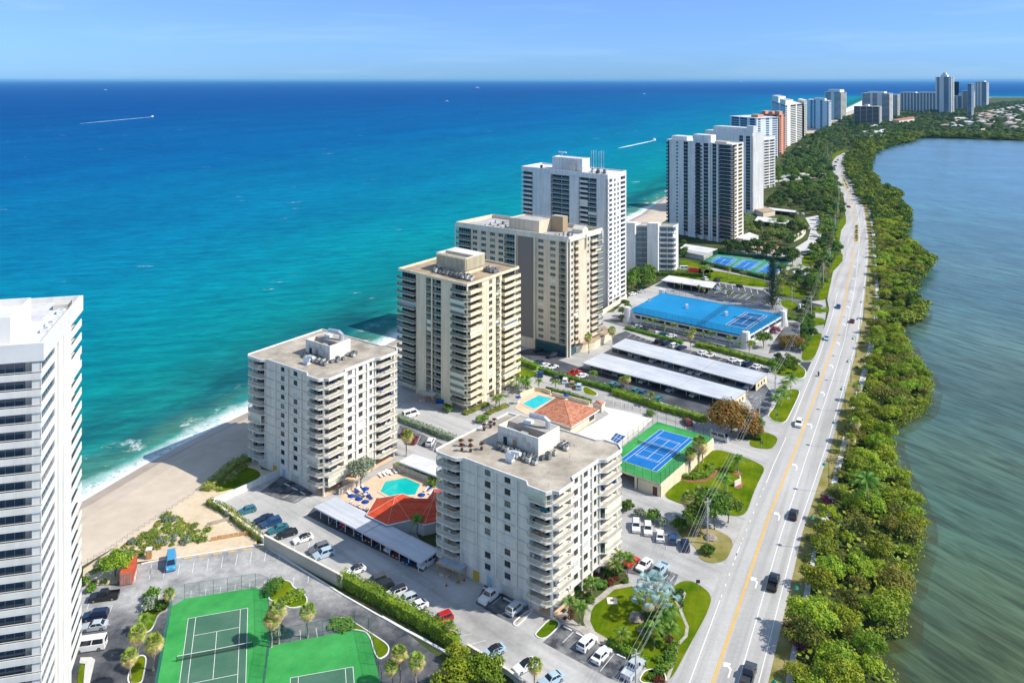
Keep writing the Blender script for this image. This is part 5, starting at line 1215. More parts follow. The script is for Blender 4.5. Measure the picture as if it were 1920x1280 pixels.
# peach slab with grey panel
def extra4(b, z):
    roof_box(b, 5, 16, b.ty(.33), b.ty(.60), z, z + 4.6, peach, rmat=roofpale, lip=.4)
    roof_box(b, 13, 16.5, b.ty(.22), b.ty(.33) - .1, z, z + 6.2, M('dark_tan', (.40, .30, .18)), 'lift_shed')
    m = b.mb(); m.prism([(14.5, 3.0), (18.5, 3.0), (18.5, 8.0), (14.5, 8.0)], z, z + 1.6); m.add([(14.5, 3, z + 1.6), (18.5, 3, z + 1.6), (18.5, 8, z + 1.6), (14.5, 8, z + 1.6), (16.5, 3, z + 2.9), (16.5, 8, z + 2.9)], [(0, 4, 5, 3), (1, 2, 5, 4), (0, 1, 4), (2, 3, 5)]); m.build('stair_hood', [ivory], b.root)
    f = b.mb()
    for t in (0.0, .29, .46, .995): y = b.ty(t); f.box(-.75, -.30, y, y + .6, 0 if t < .1 else 4.0, z + .7)
    for t in (0, .5, .98): x = b.tx(t); f.box(x + .01, x + .55, -.75, -.30, 0 if t < .1 else 40, z + .7)
    f.build('pier', [ivory], b.root)
    for i in range(6): fy = b.ty(.5 + i * .09); q = b.mb(); q.box(-.3, .9, fy, fy + .25, z - .3, z + .62); q.build('roof_fin', [ivory], b.root)
    f = b.mb(); f.box(-.12, -.003, b.ty(.315), b.ty(.45), 4.2, 44.0); f.build('grey_panel', [greypanel], b.root)
    g = b.mb(); g.box(-.05, -.004, b.ty(.02), b.ty(.29), .3, 3.9); g.build('lobby_glass', [tealglass], b.root)
    g = b.mb(); g.box(.5, b.Lx * .9, -.08, -.003, .3, 3.2); g.build('lobby_glass', [tealglass], b.root)
    ac_cluster(b, [(18 + (i % 2) * 1.2, 14 + i) for i in range(6)] + [(4 + 5 * (i % 3), b.ty(.66) + i * 1.3) for i in range(9)] + [(3 + 3 * (i % 3), 4 + 2 * (i // 3)) for i in range(9)], z, 2)
Z4 = 46.0; W4 = dict(w=2.5, h=1.35, sill=.75, mull=2, shut=.03); P4 = dict(mat=peach)
B4 = tower('apartment_tower', 'long peach apartment slab with a tall plain grey panel down its shaded side', G(1066, 444, Z4), G(856, 415.7, Z4), G(1128, 427, Z4), 4.3, 2.48, 16, Z4, peach,
      [(.0, .02, 'W', {}), (.022, .085, 'B', dict(rail='glass', glass=tealglass, shut=.0, **P4)), (.087, .195, 'N', W4), (.195, .30, 'N', W4), (.30, .465, 'W', {}), (.467, .57, 'B', dict(p=.6, rail='glass', glass=tealglass, shut=0, **P4)),
       (.572, .64, 'N', W4), (.64, .72, 'N', W4), (.72, .80, 'N', W4), (.80, .872, 'N', W4), (.875, .998, 'B', dict(p=.7, rail='glass', glass=tealglass, shut=0, **P4))],
      [(.0, .05, 'W', {}), (.052, .17, 'N', dict(w=1.6, h=1.3, sill=.7)), (.172, .30, 'B', dict(p=.7, rail='low', **P4)), (.302, .52, 'W', {}), (.522, .66, 'N', dict(w=1.7, h=1.3, sill=.7)), (.662, .82, 'B', dict(p=.8, rail='low', **P4)), (.822, .998, 'B', dict(p=.8, rail='glass', **P4))],
      D=1.3, glass=tealglass, frame=ivory, para=1.5, seed=12, extra=extra4, cl=.3, rmat=roofpale)
fascia(B4, 43.9, 46.02, .34, ivory)
# white slab with recessed dark balconies
def extra5(b, z):
    roof_box(b, 5, 13, b.ty(.35), b.ty(.70), z, z + 6.0, white, rmat=roofwhite, lip=.3)
    m = b.mb(); b.box(m, 'L', b.ty(.42), b.ty(.54), 3.6, 4.98, z, z + 4.6); m.build('lift_shed', [beige], b.root)
    m = b.mb()
    for i in range(2): 
        y = b.ty(.30 - .09 * i)
        m.tube([(10, y, z), (10, y, z + 10), (10, y - 1.6, z + 10), (10, y - 1.6, z)], .12, 5); m.tube([(12.4, y, z), (12.4, y, z + 10), (12.4, y - 1.6, z + 10), (12.4, y - 1.6, z)], .12, 5)
    m.build('roof_mast', [whiteplastic], b.root)
    m = b.mb(); m.tube([(8, b.ty(.62), z + 6), (8, b.ty(.62), z + 8.2)], .12, 5); m.box(7.6, 8.4, b.ty(.57), b.ty(.66), z + 8.2, z + 8.7); m.build('radar_mast', [whiteplastic], b.root)
    ac_cluster(b, [(6 + 1.6 * (i % 4), b.ty(.1) + i * .9) for i in range(12)], z, 6, 1.3)
    for y in (.15, .8): q = b.mb(); q.box(3, 4, b.ty(y), b.ty(y) + 1, z, z + 1.6); q.build('roof_vent', [darkband], b.root)
Z5 = 61.8; bw = dict(mat=white, shut=.02)
B5 = tower('apartment_tower', 'tall white slab with recessed dark balconies and hoop masts on its roof', G(1139.5, 327.7, Z5), G(977.7, 311.6, Z5), G(1174.3, 319.6, Z5), 2.2, 2.29, 25, Z5, white,
      [(.0, .13, 'W', {}), (.132, .23, 'B', dict(rail='glass', **bw)), (.232, .33, 'B', dict(rail='low', **bw)), (.332, .44, 'W', dict(d=-.5)), (.442, .55, 'B', dict(rail='glass', **bw)), (.552, .655, 'B', dict(rail='glass', **bw)), (.657, .755, 'W', dict(d=-.6)), (.757, .872, 'W', {}), (.874, .998, 'B', dict(p=.3, rail='low', **bw))],
      [(.0, .03, 'W', {}), (.035, .24, 'B', dict(rail='solid', rh=.9, **bw)), (.24, .30, 'W', {}), (.30, .64, 'N', dict(n=2, w=1.6, h=1.25, sill=.7)), (.64, .70, 'W', {}), (.705, .94, 'B', dict(rail='solid', rh=.8, **bw)), (.945, 1, 'W', {})],
      D=1.6, glass=darkglass, near=False, para=.6, seed=15, extra=extra5, rmat=roofwhite)
# low white block with blank stair towers
def extra6(b, z):
    for y0, y1, m in ((.36, .64, white), (.96, 1.2, white)):
        q = b.mb(); q.box(-2.2, 3.0, b.ty(y0), b.Ly * y1 if y1 > 1 else b.ty(y1), 0, z + 2.0); q.build('stair_tower', [m], b.root)
Z6 = 25.5
B6 = tower('apartment_block', 'low white apartment block with two blank stair towers in front of the big white tower', G(1262, 424, Z6), G(1190, 422, Z6), G(1272, 419, Z6), 1.5, 2.9, 8, Z6, M('grey_white', (.60, .62, .62), (.66, .68, .68), scale=.2),
      [(.0, .17, 'B', dict(p=.6, rail='low', mat=white)), (.18, .35, 'B', dict(p=.6, rail='low', mat=white)), (.65, .78, 'G', {}), (.79, .95, 'G', {})], [(0, .5, 'B', dict(p=.6, rail='low', mat=white)), (.5, 1, 'W', {})],
      D=1.6, glass=M('pale_glass', (.17, .22, .23), rough=.1, spec=.6), near=False, para=.5, seed=16, extra=extra6, rmat=roofgrey, cat='apartment block')
# the big white tower pair
def extra7(b, z):
    roof_box(b, 3, 12, b.ty(.35), b.ty(.62), z, z + 5, white, rmat=roofwhite); roof_box(b, 3, 13, b.ty(.72), b.ty(.95), z, z + 3, white, rmat=roofwhite)
    roof_box(b, 2, 8, b.ty(.1), b.ty(.28), z, z + 1.5, M('tan_plaster', (.60, .47, .34)), 'roof_garden_wall')
    m = b.mb()
    for f in (.205, .33, .45): m.box(-.5, -.003, b.ty(f), b.ty(f + .03), 0, z)
    m.build('pier', [white], b.root)
Z7 = 64.7; k7 = dict(mat=M('shade_grey', (.30, .30, .30)), shut=0, rail='glass', rmat=darkglass)
B7 = tower('apartment_tower', 'big white tower with black glazed balconies on its near corner, beyond the low white block', G(1372.5, 270.5, Z7), G(1250, 261, Z7), G(1394, 266.5, Z7), 3.0, 2.44, 25, Z7, white,
      [(.215, .30, 'G', {}), (.30, .335, 'W', {}), (.335, .435, 'G', {}), (.435, .455, 'W', {}), (.455, .56, 'B', dict(p=.8, **k7)), (.56, .675, 'W', {}), (.68, .74, 'G', dict(n=2)), (.74, .80, 'W', {}), (.80, .88, 'N', dict(w=1.4, h=1.2, sill=.8, shut=0)), (.88, .96, 'W', {}), (.962, .998, 'B', dict(p=1, **k7))],
      [(.2, .42, 'B', dict(mat=peach, rail='solid', shut=0)), (.42, .55, 'W', {}), (.55, .9, 'B', dict(mat=peach, rail='solid', shut=0)), (.9, 1, 'W', {})],
      D=1.5, corner=(.20, .15, 1.0, dict(cut=1.2, railL='glass', railR='glass', shut=0, mat=white, rmat=darkglass)), glass=darkglass, near=False, para=.6, seed=17, extra=extra7, rmat=roofwhite)
B7b = tower('apartment_tower', 'plain white tower wing with a blank sunlit end wall directly behind the black cornered tower', G(1411, 250, 64), G(1322, 243.5, 64), G(1431.5, 249, 64), 3, 2.44, 24, 64, white,
      [(.05, .14, 'G', dict(n=2)), (.14, .2, 'W', {}), (.2, .28, 'G', {}), (.28, 1, 'W', {}), (0, .05, 'W', {})], [(.0, 1.0, 'W', {})], D=1.0, near=False, seed=18, rmat=roofwhite,
      extra=lambda b, z: (roof_box(b, 4, 14, b.ty(.2), b.ty(.9), z, z + 4, white, rmat=roofwhite), roof_box(b, 2, 6, 1, 8, z, z + 6, white, rmat=roofwhite)))
B8 = tower('apartment_tower', 'white tower with rows of slot balconies, right of the blank end wall', G(1431.5, 258, 50), G(1400, 256, 50), G(1453.5, 255.5, 50), 3, 2.75, 16, 50, white,
      [(0, 1, 'W', {})], [(0, .05, 'W', {}), (.05, .48, 'B', dict(mat=white, rail='solid', shut=0)), (.48, .54, 'W', {}), (.54, .95, 'B', dict(mat=white, rail='solid', shut=0)), (.95, 1, 'W', {})], D=1.6, glass=darkglass, near=False, seed=19, rmat=roofwhite)
# ---------------------------------------------------------------- far towers: slab edges and dark glazing
def far_tower(label, F, L, R, H, wmat, Lc, Rc, fh=2.9, glass=darkglass, pent=None, roofm=roofwhite, cat='apartment tower', lip=0.0, xw=None):
    """F, L, R are picture corners at roof height H; columns: (f0, f1, 'g' glazed / 's' slotted)"""
    b = Bld('far_tower' if False else 'apartment_tower', label, cat, G(*F, H), G(*L, H), G(*R, H)); W = b.mb(); g = b.mb()
    W.box(.9, b.Lx, .9, b.Ly, 0, H - .5, 1)
    n = int(H / fh); D = .9
    for face, cols, t in (('L', Lc, b.ty), ('R', Rc, b.tx)):
        e = 0.0; T = b.Ly if face == 'L' else b.Lx
        for f0, f1, kind in cols:
            s0, s1 = t(f0), t(f1)
            if s0 > e: b.box(W, face, e, s0, 0, D, 0, H - .5)
            e = s1
            m = b.mb(); b.box(m, face, s0, s1, D - .12, D - .01, 2, H - 1.2); b.part('window_strip', m, [glass])
            for k in range(1, n):
                z = k * fh
                b.box(W, face, s0, s1, .08 if kind == 'g' else -.45, D - .13, z, z + (.55 if kind == 'g' else 1.15))
        if e < T: b.box(W, face, e, T, 0, D, 0, H - .5)
    W.box(-lip - .02, b.Lx + lip, -lip - .02, b.Ly + lip, H - .5, H)
    b.solid('wall', W, [wmat, darkband]); r = b.mb(); r.flat([(.2, .2), (b.Lx - .2, .2), (b.Lx - .2, b.Ly - .2), (.2, b.Ly - .2)], H + .03); b.solid('roof', r, [roofm])
    for q in (pent or []): roof_box(b, q[0] * b.Lx, q[1] * b.Lx, q[2] * b.Ly, q[3] * b.Ly, H + .03, H + q[4], q[5] if len(q) > 5 else wmat)
    b.finish(); return b
far_tower('pale blue tower with white overhanging roof, left of the coral tower', (1418, 221.5), (1369, 217.5), (1458.5, 219.5), 55.5, palewall, [(.05, .25, 'g'), (.35, .62, 'g'), (.66, .95, 'g')], [(.08, .2, 's'), (.45, .6, 's'), (.75, .98, 's')], 3.0, blueglass, [(.2, .45, .1, .35, 4, coral)], roofwhite, lip=1.2)
far_tower('coral pink tower with red hipped roof turrets', (1461, 216), (1423, 213), (1472.5, 214.5), 56, coral, [(.1, .3, 's'), (.5, .7, 's')], [(.0, .35, 's'), (.7, 1, 's')], 3.0, darkglass, [(.1, .6, .02, .25, 5, coral), (.1, .8, .35, .55, 4), (.1, .8, .7, .9, 4)], redtile)
far_tower('stepped white tower with banded balconies behind the coral tower', (1473, 197.5), (1446, 188.5), (1504, 194), 66, M('warm_white', (.72, .71, .66)), [(.02, .35, 's'), (.45, .95, 's')], [(.0, .1, 's'), (.30, .62, 's'), (.68, 1, 's')], 2.9, darkglass, [(.05, .5, .05, .4, 7), (.05, .5, .5, 1, 10)])
far_tower('narrow cream tower between the stepped white and the blue striped towers', (1508, 189), (1496, 186), (1513, 187.5), 70, ivory, [(.2, .7, 's')], [(.1, .9, 's')], 3, darkglass)
far_tower('white tower with vertical blue glass stripes', (1554, 189.5), (1514, 186.5), (1558.5, 188.5), 62, palewall, [(.02, .07, 'g'), (.30, .40, 'g'), (.62, .70, 'g'), (.76, .86, 'g')], [(.1, .9, 's')], 3, blueglass, [(.2, .9, .2, .7, 4, white)])
far_tower('dark banded tower with white roof beyond the blue striped tower', (1577, 173.5), (1546, 172.3), (1587, 173), 73, M('warm_white', (.72, .71, .66)), [(.02, .42, 's'), (.62, .95, 's')], [(.05, .95, 's')], 3, darkglass, [(.1, .9, .1, .8, 7, white)], lip=.6)
far_tower('short dark bronze tower in front of the tall grey tower', (1648, 200), (1601, 199), (1653.5, 199.3), 46, M('bronze_wall', (.36, .35, .36)), [(.02, .24, 's'), (.28, .48, 's'), (.52, .72, 's'), (.76, .98, 's')], [(0, .3, 's')], 2.9, darkglass, [(.2, .8, .45, .6, 4, white)])
far_tower('tall grey tower with white penthouse behind the short dark tower', (1668, 175.5), (1616, 174.8), (1674, 175), 73, M('greyish_wall', (.72, .72, .70)), [(.02, .28, 's'), (.45, .62, 's'), (.70, .98, 's')], [(.1, .9, 's')], 2.9, darkglass, [(.1, .9, .2, .8, 4, white)])
far_tower('narrow cream tower right of the tall grey tower', (1683, 177.5), (1672, 177), (1687, 177.2), 66, ivory, [(.1, .45, 's'), (.55, .9, 's')], [(.1, .9, 's')], 3, tealglass)
far_tower('very wide grey white slab with many vertical stripes', (1761, 174.8), (1687, 174.0), (1766, 174.6), 62, M('greyish_white', (.76, .76, .73)), [(.02 + .081 * i, .075 + .081 * i, 'g') for i in range(12)], [(.0, .2, 'g')], 3, blueglass, [(.1, .9, .1, .5, 4, white), (.1, .9, .6, .95, 3, white)])
far_tower('blue glazed block right of the very wide slab', (1822, 180.6), (1765, 180), (1827, 180.3), 49, M('blue_grey_wall', (.52, .58, .64)), [(.02, .2, 'g'), (.24, .46, 'g'), (.52, .72, 'g'), (.76, .98, 'g')], [(0, 1, 's')], 3, blueglass, [(.1, .9, .7, 1, 14, white), (.1, .9, .2, .45, 8, white)])
tC = far_tower('tallest far tower with white piers, blue glass and a small crown', (1784, 144.4), (1754, 144.6), (1789, 144.5), 115, white, [(.18, .48, 'g'), (.76, .9, 'g')], [(.2, .8, 'g')], 3.3, blueglass, [(.2, .8, .3, .7, 7), (.3, .7, .4, .6, 13)])
far_tower('slim white tower just right of the tallest far tower', (1796, 153.6), (1788, 153.6), (1798, 153.6), 98, ivory, [(.2, .8, 's')], [(.1, .9, 's')], 3.2, darkglass)
far_tower('white striped tower at the far right end of the skyline', (1850, 153.9), (1827, 153.8), (1854, 153.8), 98, M('warm_white', (.72, .71, .66)), [(.04, .4, 'g'), (.55, .68, 's'), (.78, .9, 's')], [(.1, .9, 's')], 3.2, blueglass, [(.1, .9, .2, .8, 4)])
far_tower('dark glazed tower half hidden left of the far right striped tower', (1822, 157.5), (1814, 157.4), (1826, 157.4), 95, M('blue_grey_wall', (.52, .58, .64)), [(.05, .95, 'g')], [(.1, .9, 'g')], 3.2, blueglass)
far_tower('low white block below the far right striped tower', (1822, 171), (1803, 170.8), (1828, 170.8), 67, white, [(.1, .9, 's')], [(.1, .9, 's')], 3.2, darkglass)
# ================================================================ smaller structures
def lerp2(a, b, t): return (a[0] + (b[0] - a[0]) * t, a[1] + (b[1] - a[1]) * t)
def carport(label, FL, FR, BR, BL, nseg, z=2.6, roof=None, endwall=False, posts=3):
    t = thing('carport', label, 'carport', (*FL, 0)); o = FL
    S = lambda p: (p[0] - o[0], p[1] - o[1])
    FL, FR, BR, BL = map(S, (FL, FR, BR, BL))
    for i in range(nseg):
        a, b = i / nseg, (i + 1) / nseg - .004
        p = [lerp2(FL, FR, a), lerp2(FL, FR, b), lerp2(BL, BR, b), lerp2(BL, BR, a)]
        m = MB(); dz = .07 * (i % 2); m.prism(p, z + dz - .12, z + .12 + dz); m.strip([p[0], p[1]], .14, z + dz - .22, z1=z + .16 + dz); m.build('roof_panel', [roof or metalroof], t)
        for j in range(posts):
            s = a + (b - a) * (j + .5) / posts
            for u in (.14, .72):
                q = lerp2(lerp2(FL, FR, s), lerp2(BL, BR, s), u); k = MB(); k.tube([(*q, 0), (*q, z - .12 + dz)], .09, 6)
                if u < .5: k.build('post', [whiteplastic], t)
                else: k.build('post', [beige], t)
    b0 = lerp2(FL, BL, .93); b1 = lerp2(FR, BR, .93)
    m = MB(); m.strip([b0, b1], .12, 0, z1=z - .14); m.build('back_wall', [M('carport_back', (.16, .16, .17))], t)
    if endwall:
        m = MB(); m.strip([lerp2(FR, BR, .12), lerp2(FR, BR, .9)], .2, 0, z1=z - .1); m.build('end_wall', [cream], t)
        for u in (.3, .5, .7):
            c = lerp2(FR, BR, u); m = MB(); m.box(c[0] + .08, c[0] + .2, c[1] - .4, c[1] + .4, 1.0, 1.9); m.build('window', [darkband], t)
    return t
carport('pale carport with parked cars beside the red tiled clubhouse', vC(832, 362, 2.6), vC(1640, 788, 2.6), vC(1775, 690, 2.6), vC(1000, 287, 2.6), 4)
carport('long pale carport nearest the orange leaved tree', G(1091.5, 680.8, 2.6), G(1372, 753.7, 2.6), G(1400.3, 733.4, 2.6), G(1128.5, 661.9, 2.6), 3, endwall=True, posts=4)
carport('long pale carport in the row nearer the blue roofed garage', G(1144.7, 650, 2.6), G(1413.6, 721.7, 2.6), G(1440, 700.6, 2.6), G(1172.8, 634.7, 2.6), 3, endwall=True, posts=4)
carport('white roofed carport between the pool fence and the palm car park', vS7(860, 205, 2.6), vS7(1470, 440, 2.6), vS7(1560, 250, 2.6), vS7(1080, 85, 2.6), 1, roof=roofwhite)
carport('white carport behind the blue garage beside the dark car park', vM(565, 163, 3), vM(910, 215, 3), vM(938, 180, 3), vM(620, 130, 3), 1, z=3, roof=roofwhite, posts=6)
carport('white flat carport at the foot of the black cornered tower', vN(430, 925, 3), vN(620, 960, 3), vN(700, 930, 3), vN(470, 895, 3), 1, z=3, roof=roofwhite)
carport('long low white carport roof among the palms below the blank wall tower', vN(960, 730, 3), vN(1220, 760, 3), vN(1230, 730, 3), vN(980, 700, 3), 1, z=3, roof=roofwhite)
carport('thin white carport beside the curved far car park', vN(1045, 650, 3), vN(1245, 672, 3), vN(1255, 660, 3), vN(1060, 637, 3), 1, z=3, roof=roofwhite)
def hip(label, outline, z, rise, apexes, rmat, wmat, name='clubhouse', cat='clubhouse', base=0.0, windows=()):
    """hipped roof over an arbitrary eaves outline"""
    t = thing(name, label, cat, (*outline[0], 0)); o = outline[0]
    q = [(p[0] - o[0], p[1] - o[1]) for p in outline]; ap = [(a[0] - o[0], a[1] - o[1]) for a in apexes]
    r = MB(); n = len(q)
    vs = [(*p, z) for p in q] + [(*a, z + rise) for a in ap]
    near = [min(range(len(ap)), key=lambda k: (ap[k][0] - q[i][0]) ** 2 + (ap[k][1] - q[i][1]) ** 2) for i in range(n)]
    fs = []
    for i in range(n):
        j = (i + 1) % n; a, b = n + near[i], n + near[j]
        fs.append((i, j, a) if a == b else (i, j, b, a))
    r.add(vs, fs, 0); r.build('roof', [rmat], t)
    hp = MB()
    for i in range(n): hp.tube([(*q[i], z + .02), (*ap[near[i]], z + rise + .02)], .09, 4)
    hp.build('hip_tile', [M('hip_cap', (.62, .24, .15), (.70, .32, .21), scale=1)], t)
    cx = sum(p[0] for p in q) / n; cy = sum(p[1] for p in q) / n
    w = MB(); w.prism([(cx + (p[0] - cx) * .88, cy + (p[1] - cy) * .88) for p in q], base, z - .02)
    w.build('wall', [wmat], t)
    f = MB(); f.strip(q + [q[0]], .14, z - .2, z1=z + .03); f.build('fascia', [whiteplastic], t)
    for (a, b, z0, z1) in windows:
        a = (a[0] - o[0], a[1] - o[1]); b = (b[0] - o[0], b[1] - o[1]); m = MB(); m.strip([a, b], .1, z0, z1=z1); m.build('window', [darkglass], t)
    return t
ze = 3.2
hip('red tiled clubhouse with two hipped wings beside the turquoise pool', [vS7(372, 1000, ze), vS7(690, 1150, ze), vS7(1030, 1075, ze), vS7(1140, 1105, ze), vS7(1250, 1145, ze), vS7(1560, 1075, ze), vS7(1640, 900, ze), vS7(1560, 640, ze), vS7(1400, 600, ze), vS7(1270, 790, ze), vS7(1150, 770, ze), vS7(920, 680, ze), vS7(520, 755, ze)],
    ze, 2.5, [vS7(800, 740, 5.7), vS7(1385, 755, 5.7)], redtile, M('pale_render', (.55, .57, .56), (.63, .64, .62), scale=.4))
m = MB(); a = vS7(960, 1160); m.box(-1.2, 1.6, -.15, .15, 0, 1.9); m.box(1.6, 1.9, -2.6, .15, 0, 1.9); o = m.build('garden_wall', [white], loc=(*a, 0)); tag(o, 'short white screen wall below the red tiled clubhouse eaves', 'wall')
hip('terracotta roofed pavilion with cream walls between the pool and the white terrace', [vQ5(280, 1090, 3.0), vQ5(890, 1290, 3.0), vQ5(1310, 1025, 3.0), vQ5(660, 835, 3.0)], 3.0, 3.0, [vQ5(780, 870, 6.0)], terracotta, cream, 'pavilion', 'pavilion',
    windows=[(vQ5(1160, 1200, .6), vQ5(1235, 1150, .6), .6, 2.4)])
hip('little tiled gatehouse beside the terracotta pavilion', [vQ5(1205, 925, 2.4), vQ5(1350, 960, 2.4), vQ5(1405, 905, 2.4), vQ5(1260, 880, 2.4)], 2.4, .6, [vQ5(1300, 905, 3.0)], terracotta, cream, 'gatehouse', 'gatehouse')
# raised tennis deck by the lawn
zd = 3.4; A, Bc, Cc = Vector(vG(530, 200, zd)), Vector(vG(950, 320, zd)), Vector(vG(555, 665, zd)); Dd = A + Cc - Bc
t = thing('tennis_deck', 'raised tennis deck with cream walls beside the lawn, parking underneath', 'tennis deck', (*Cc, 0))
S = lambda p: (p[0] - Cc.x, p[1] - Cc.y)
m = MB(); m.prism([S(A), S(Dd), S(Cc), S(Bc)], zd - .55, zd - .02); m.build('deck_slab', [cream], t)
m = MB(); m.strip([S(Cc), S(Bc)], .3, 0, z1=zd - .56); m.strip([S(lerp2(Cc, Dd, .01)), S(lerp2(Cc, Dd, .36))], .3, 0, z1=zd - .56)
m.strip([S(A), S(Bc)], .3, 0, z1=zd - .56); m.strip([S(lerp2(A, Dd, .3)), S(lerp2(A, Dd, .9))], .3, 0, z1=zd - .56); m.build('wall', [cream], t)
for u in (.40, .7, .985): p = S(lerp2(Cc, Dd, u)); m = MB(); m.box(p[0] - .3, p[0] + .3, p[1] - .3, p[1] + .3, 0, zd - .56); m.build('pillar', [cream], t)
p0, p1 = S(lerp2(Cc, Dd, .05)), S(lerp2(Cc, Dd, .12)); m = MB(); m.strip([(p0[0] - .1, p0[1] - .12), (p1[0] - .1, p1[1] - .12)], .12, 0, z1=2.2); m.build('door', [M('brown_door', (.12, .06, .04))], t)
court('blue tennis court on the raised green deck beside the lawn', [tuple(A), tuple(Dd), tuple(Cc), tuple(Bc)], [vG(550, 260, zd), vG(806, 330, zd), vG(524, 578, zd), vG(250, 487, zd)], courtgreen, courtblue, zd + .01, .11, 'net across the blue court on the raised green deck')
def extra_lines(corners, z, label):
    m = MB(); P = bil(corners)
    for a, b in (((.2, .2), (.8, .2)), ((.2, .8), (.8, .8)), ((.2, .2), (.2, .8)), ((.8, .2), (.8, .8)), ((.2, .39), (.8, .39)), ((.2, .61), (.8, .61)), ((.5, .2), (.5, .39)), ((.5, .61), (.5, .8))): m.strip([P(*a), P(*b)], .09, z)
    m.build('court_line', [linewhite], [o for o in COL.objects if o.get('label') == label][0])
q = [vG(550, 260, zd), vG(806, 330, zd), vG(524, 578, zd), vG(250, 487, zd)]; extra_lines([(p[0] - q[0][0], p[1] - q[0][1]) for p in q], .03, 'blue tennis court on the raised green deck beside the lawn')
fence([tuple(Dd), tuple(Cc)], 2.8, 'tall thin wire fence along the near edge of the raised green deck', chain_grey, greenmetal, zd, 2.6)
fence([tuple(Cc), tuple(Bc)], 2.8, 'tall thin wire fence along the lawn side of the raised green deck', chain_grey, greenmetal, zd, 2.6)
fence([tuple(Bc), tuple(A), tuple(Dd)], 2.8, 'tall thin wire fence along the terrace side of the raised green deck', chain_grey, blackmetal, zd, 3)
fence([vL(740, 405), vL(860, 430), vL(1065, 480)], 1.6, 'low dark fence along the back of the white terrace', chain_grey, blackmetal, 0, 3)
mb = MB(); t = thing('shuffleboard_court', 'small blue painted game court on the white terrace', 'game court', (*vL(770, 640), .13)); q = [vL(770, 632), vL(805, 590), vL(868, 612), vL(815, 660)]
mb.flat([(p[0] - q[0][0], p[1] - q[0][1]) for p in q], .01); t.location = (*q[0], .13); mb.build('playing_surface', [M('game_blue', (.02, .08, .26), (.03, .11, .33), scale=.6)], t)
mb = MB(); P = bil([(p[0] - q[0][0], p[1] - q[0][1]) for p in q]); mb.strip([P(.5, .03), P(.5, .97)], .12, .025); mb.strip([P(.03, .33), P(.97, .33)], .12, .026); mb.strip([P(.03, .66), P(.97, .66)], .12, .026); mb.build('court_line', [linewhite], t)
# blue roofed garage
zg = 4.7; gFL, gBL, gBR, gFR = [Vector(G(x, y, zg)) for x, y in ((1177, 582.6), (1241.7, 548.3), (1467.5, 589.7), (1398.7, 629.5))]
t = thing('parking_garage', 'low white parking garage with a bright blue sports roof', 'parking garage', (*gFL, 0)); S = lambda p: (p[0] - gFL.x, p[1] - gFL.y)
m = MB(); m.prism([S(gFL), S(gFR), S(gBR), S(gBL)], zg - .5, zg); m.build('roof_deck', [deckblue], t)
w = MB(); dk = MB()
sides = [(gFL, gFR, 9), (gFR, gBR, 5), (gBR, gBL, 9), (gBL, gFL, 4)]
for a, b, n in sides:
    w.strip([S(a), S(b)], .35, zg - 1.1, z1=zg - .5 - .003); w.strip([S(a), S(b)], .35, .9, z1=2.3); w.strip([S(a), S(b)], .35, 0, z1=.45)
    dk.strip([S(lerp2(a, b, .01)), S(lerp2(a, b, .99))], .12, .45, z1=zg - 1.1)  # solid dark panel whose colour stands in for the shade inside the bays
    for i in range(n + 1): p = S(lerp2(a, b, .015 + .97 * i / n)); w.box(p[0] - .28, p[0] + .28, p[1] - .28, p[1] + .28, 0, zg - .503)
w.build('wall', [white], t); dk.build('shade_panel', [darkband], t)
for p, q1, q2, l in ((gFL, gFR, gBL, ''), (gFR, gFL, gBR, ''), (gBL, gBR, gFL, ''), (gBR, gBL, gFR, '')):
    c = S(p); m = MB(); m.tube([(c[0], c[1], 0), (c[0], c[1], 3.0), (c[0], c[1], 6.4)], [2.4, 1.9, 1.5], 14)
    d = (Vector(q1) - Vector(p)).normalized(); e = d * 6.0
    m.add([(c[0], c[1] - .2, 0), (c[0] + e.x, c[1] + e.y - .2, 0), (c[0] + d.x * 1.3, c[1] + d.y * 1.3 - .2, 6.2), (c[0], c[1] - .2, 6.2), (c[0], c[1] + .2, 0), (c[0] + e.x, c[1] + e.y + .2, 0), (c[0] + d.x * 1.3, c[1] + d.y * 1.3 + .2, 6.2), (c[0], c[1] + .2, 6.2)],
          [(0, 1, 2, 3), (7, 6, 5, 4), (0, 4, 5, 1), (1, 5, 6, 2), (2, 6, 7, 3)]); m.build('corner_tower', [white], t)
for p in (vQ6(690, 110, zg), vQ6(240, 30, zg), vQ6(1165, 200, zg)): c = S(p); m = MB(); m.box(c[0] - .6, c[0] + .6, c[1] - .5, c[1] + .5, zg, zg + 1.6); m.build('roof_vent', [white], t)
court('deep blue tennis court at the road end of the garage roof', None, [vQ6(1400, 160, zg), vQ6(1655, 203, zg), vQ6(1430, 362, zg), vQ6(1155, 312, zg)], None, deckblued, zg + .02, .16, 'net across the court on the garage roof')
hx = [lerp2(gFL, gFR, .645), lerp2(gBL, gBR, .60)]
fence([tuple(gFL + (gFR - gFL) * .02), tuple(gFR)], 2.6, 'blue wire fence along the front edge of the garage roof', chain_blue, bluemetal, zg, 3)
fence([tuple(gFR), tuple(gBR), tuple(gBL)], 3.0, 'blue wire fence around the road end and back of the garage roof', chain_blue, bluemetal, zg, 3)
fence([hx[0], hx[1]], 3.0, 'dense blue mesh fence crossing the garage roof', chain_blue, bluemetal, zg, 3)
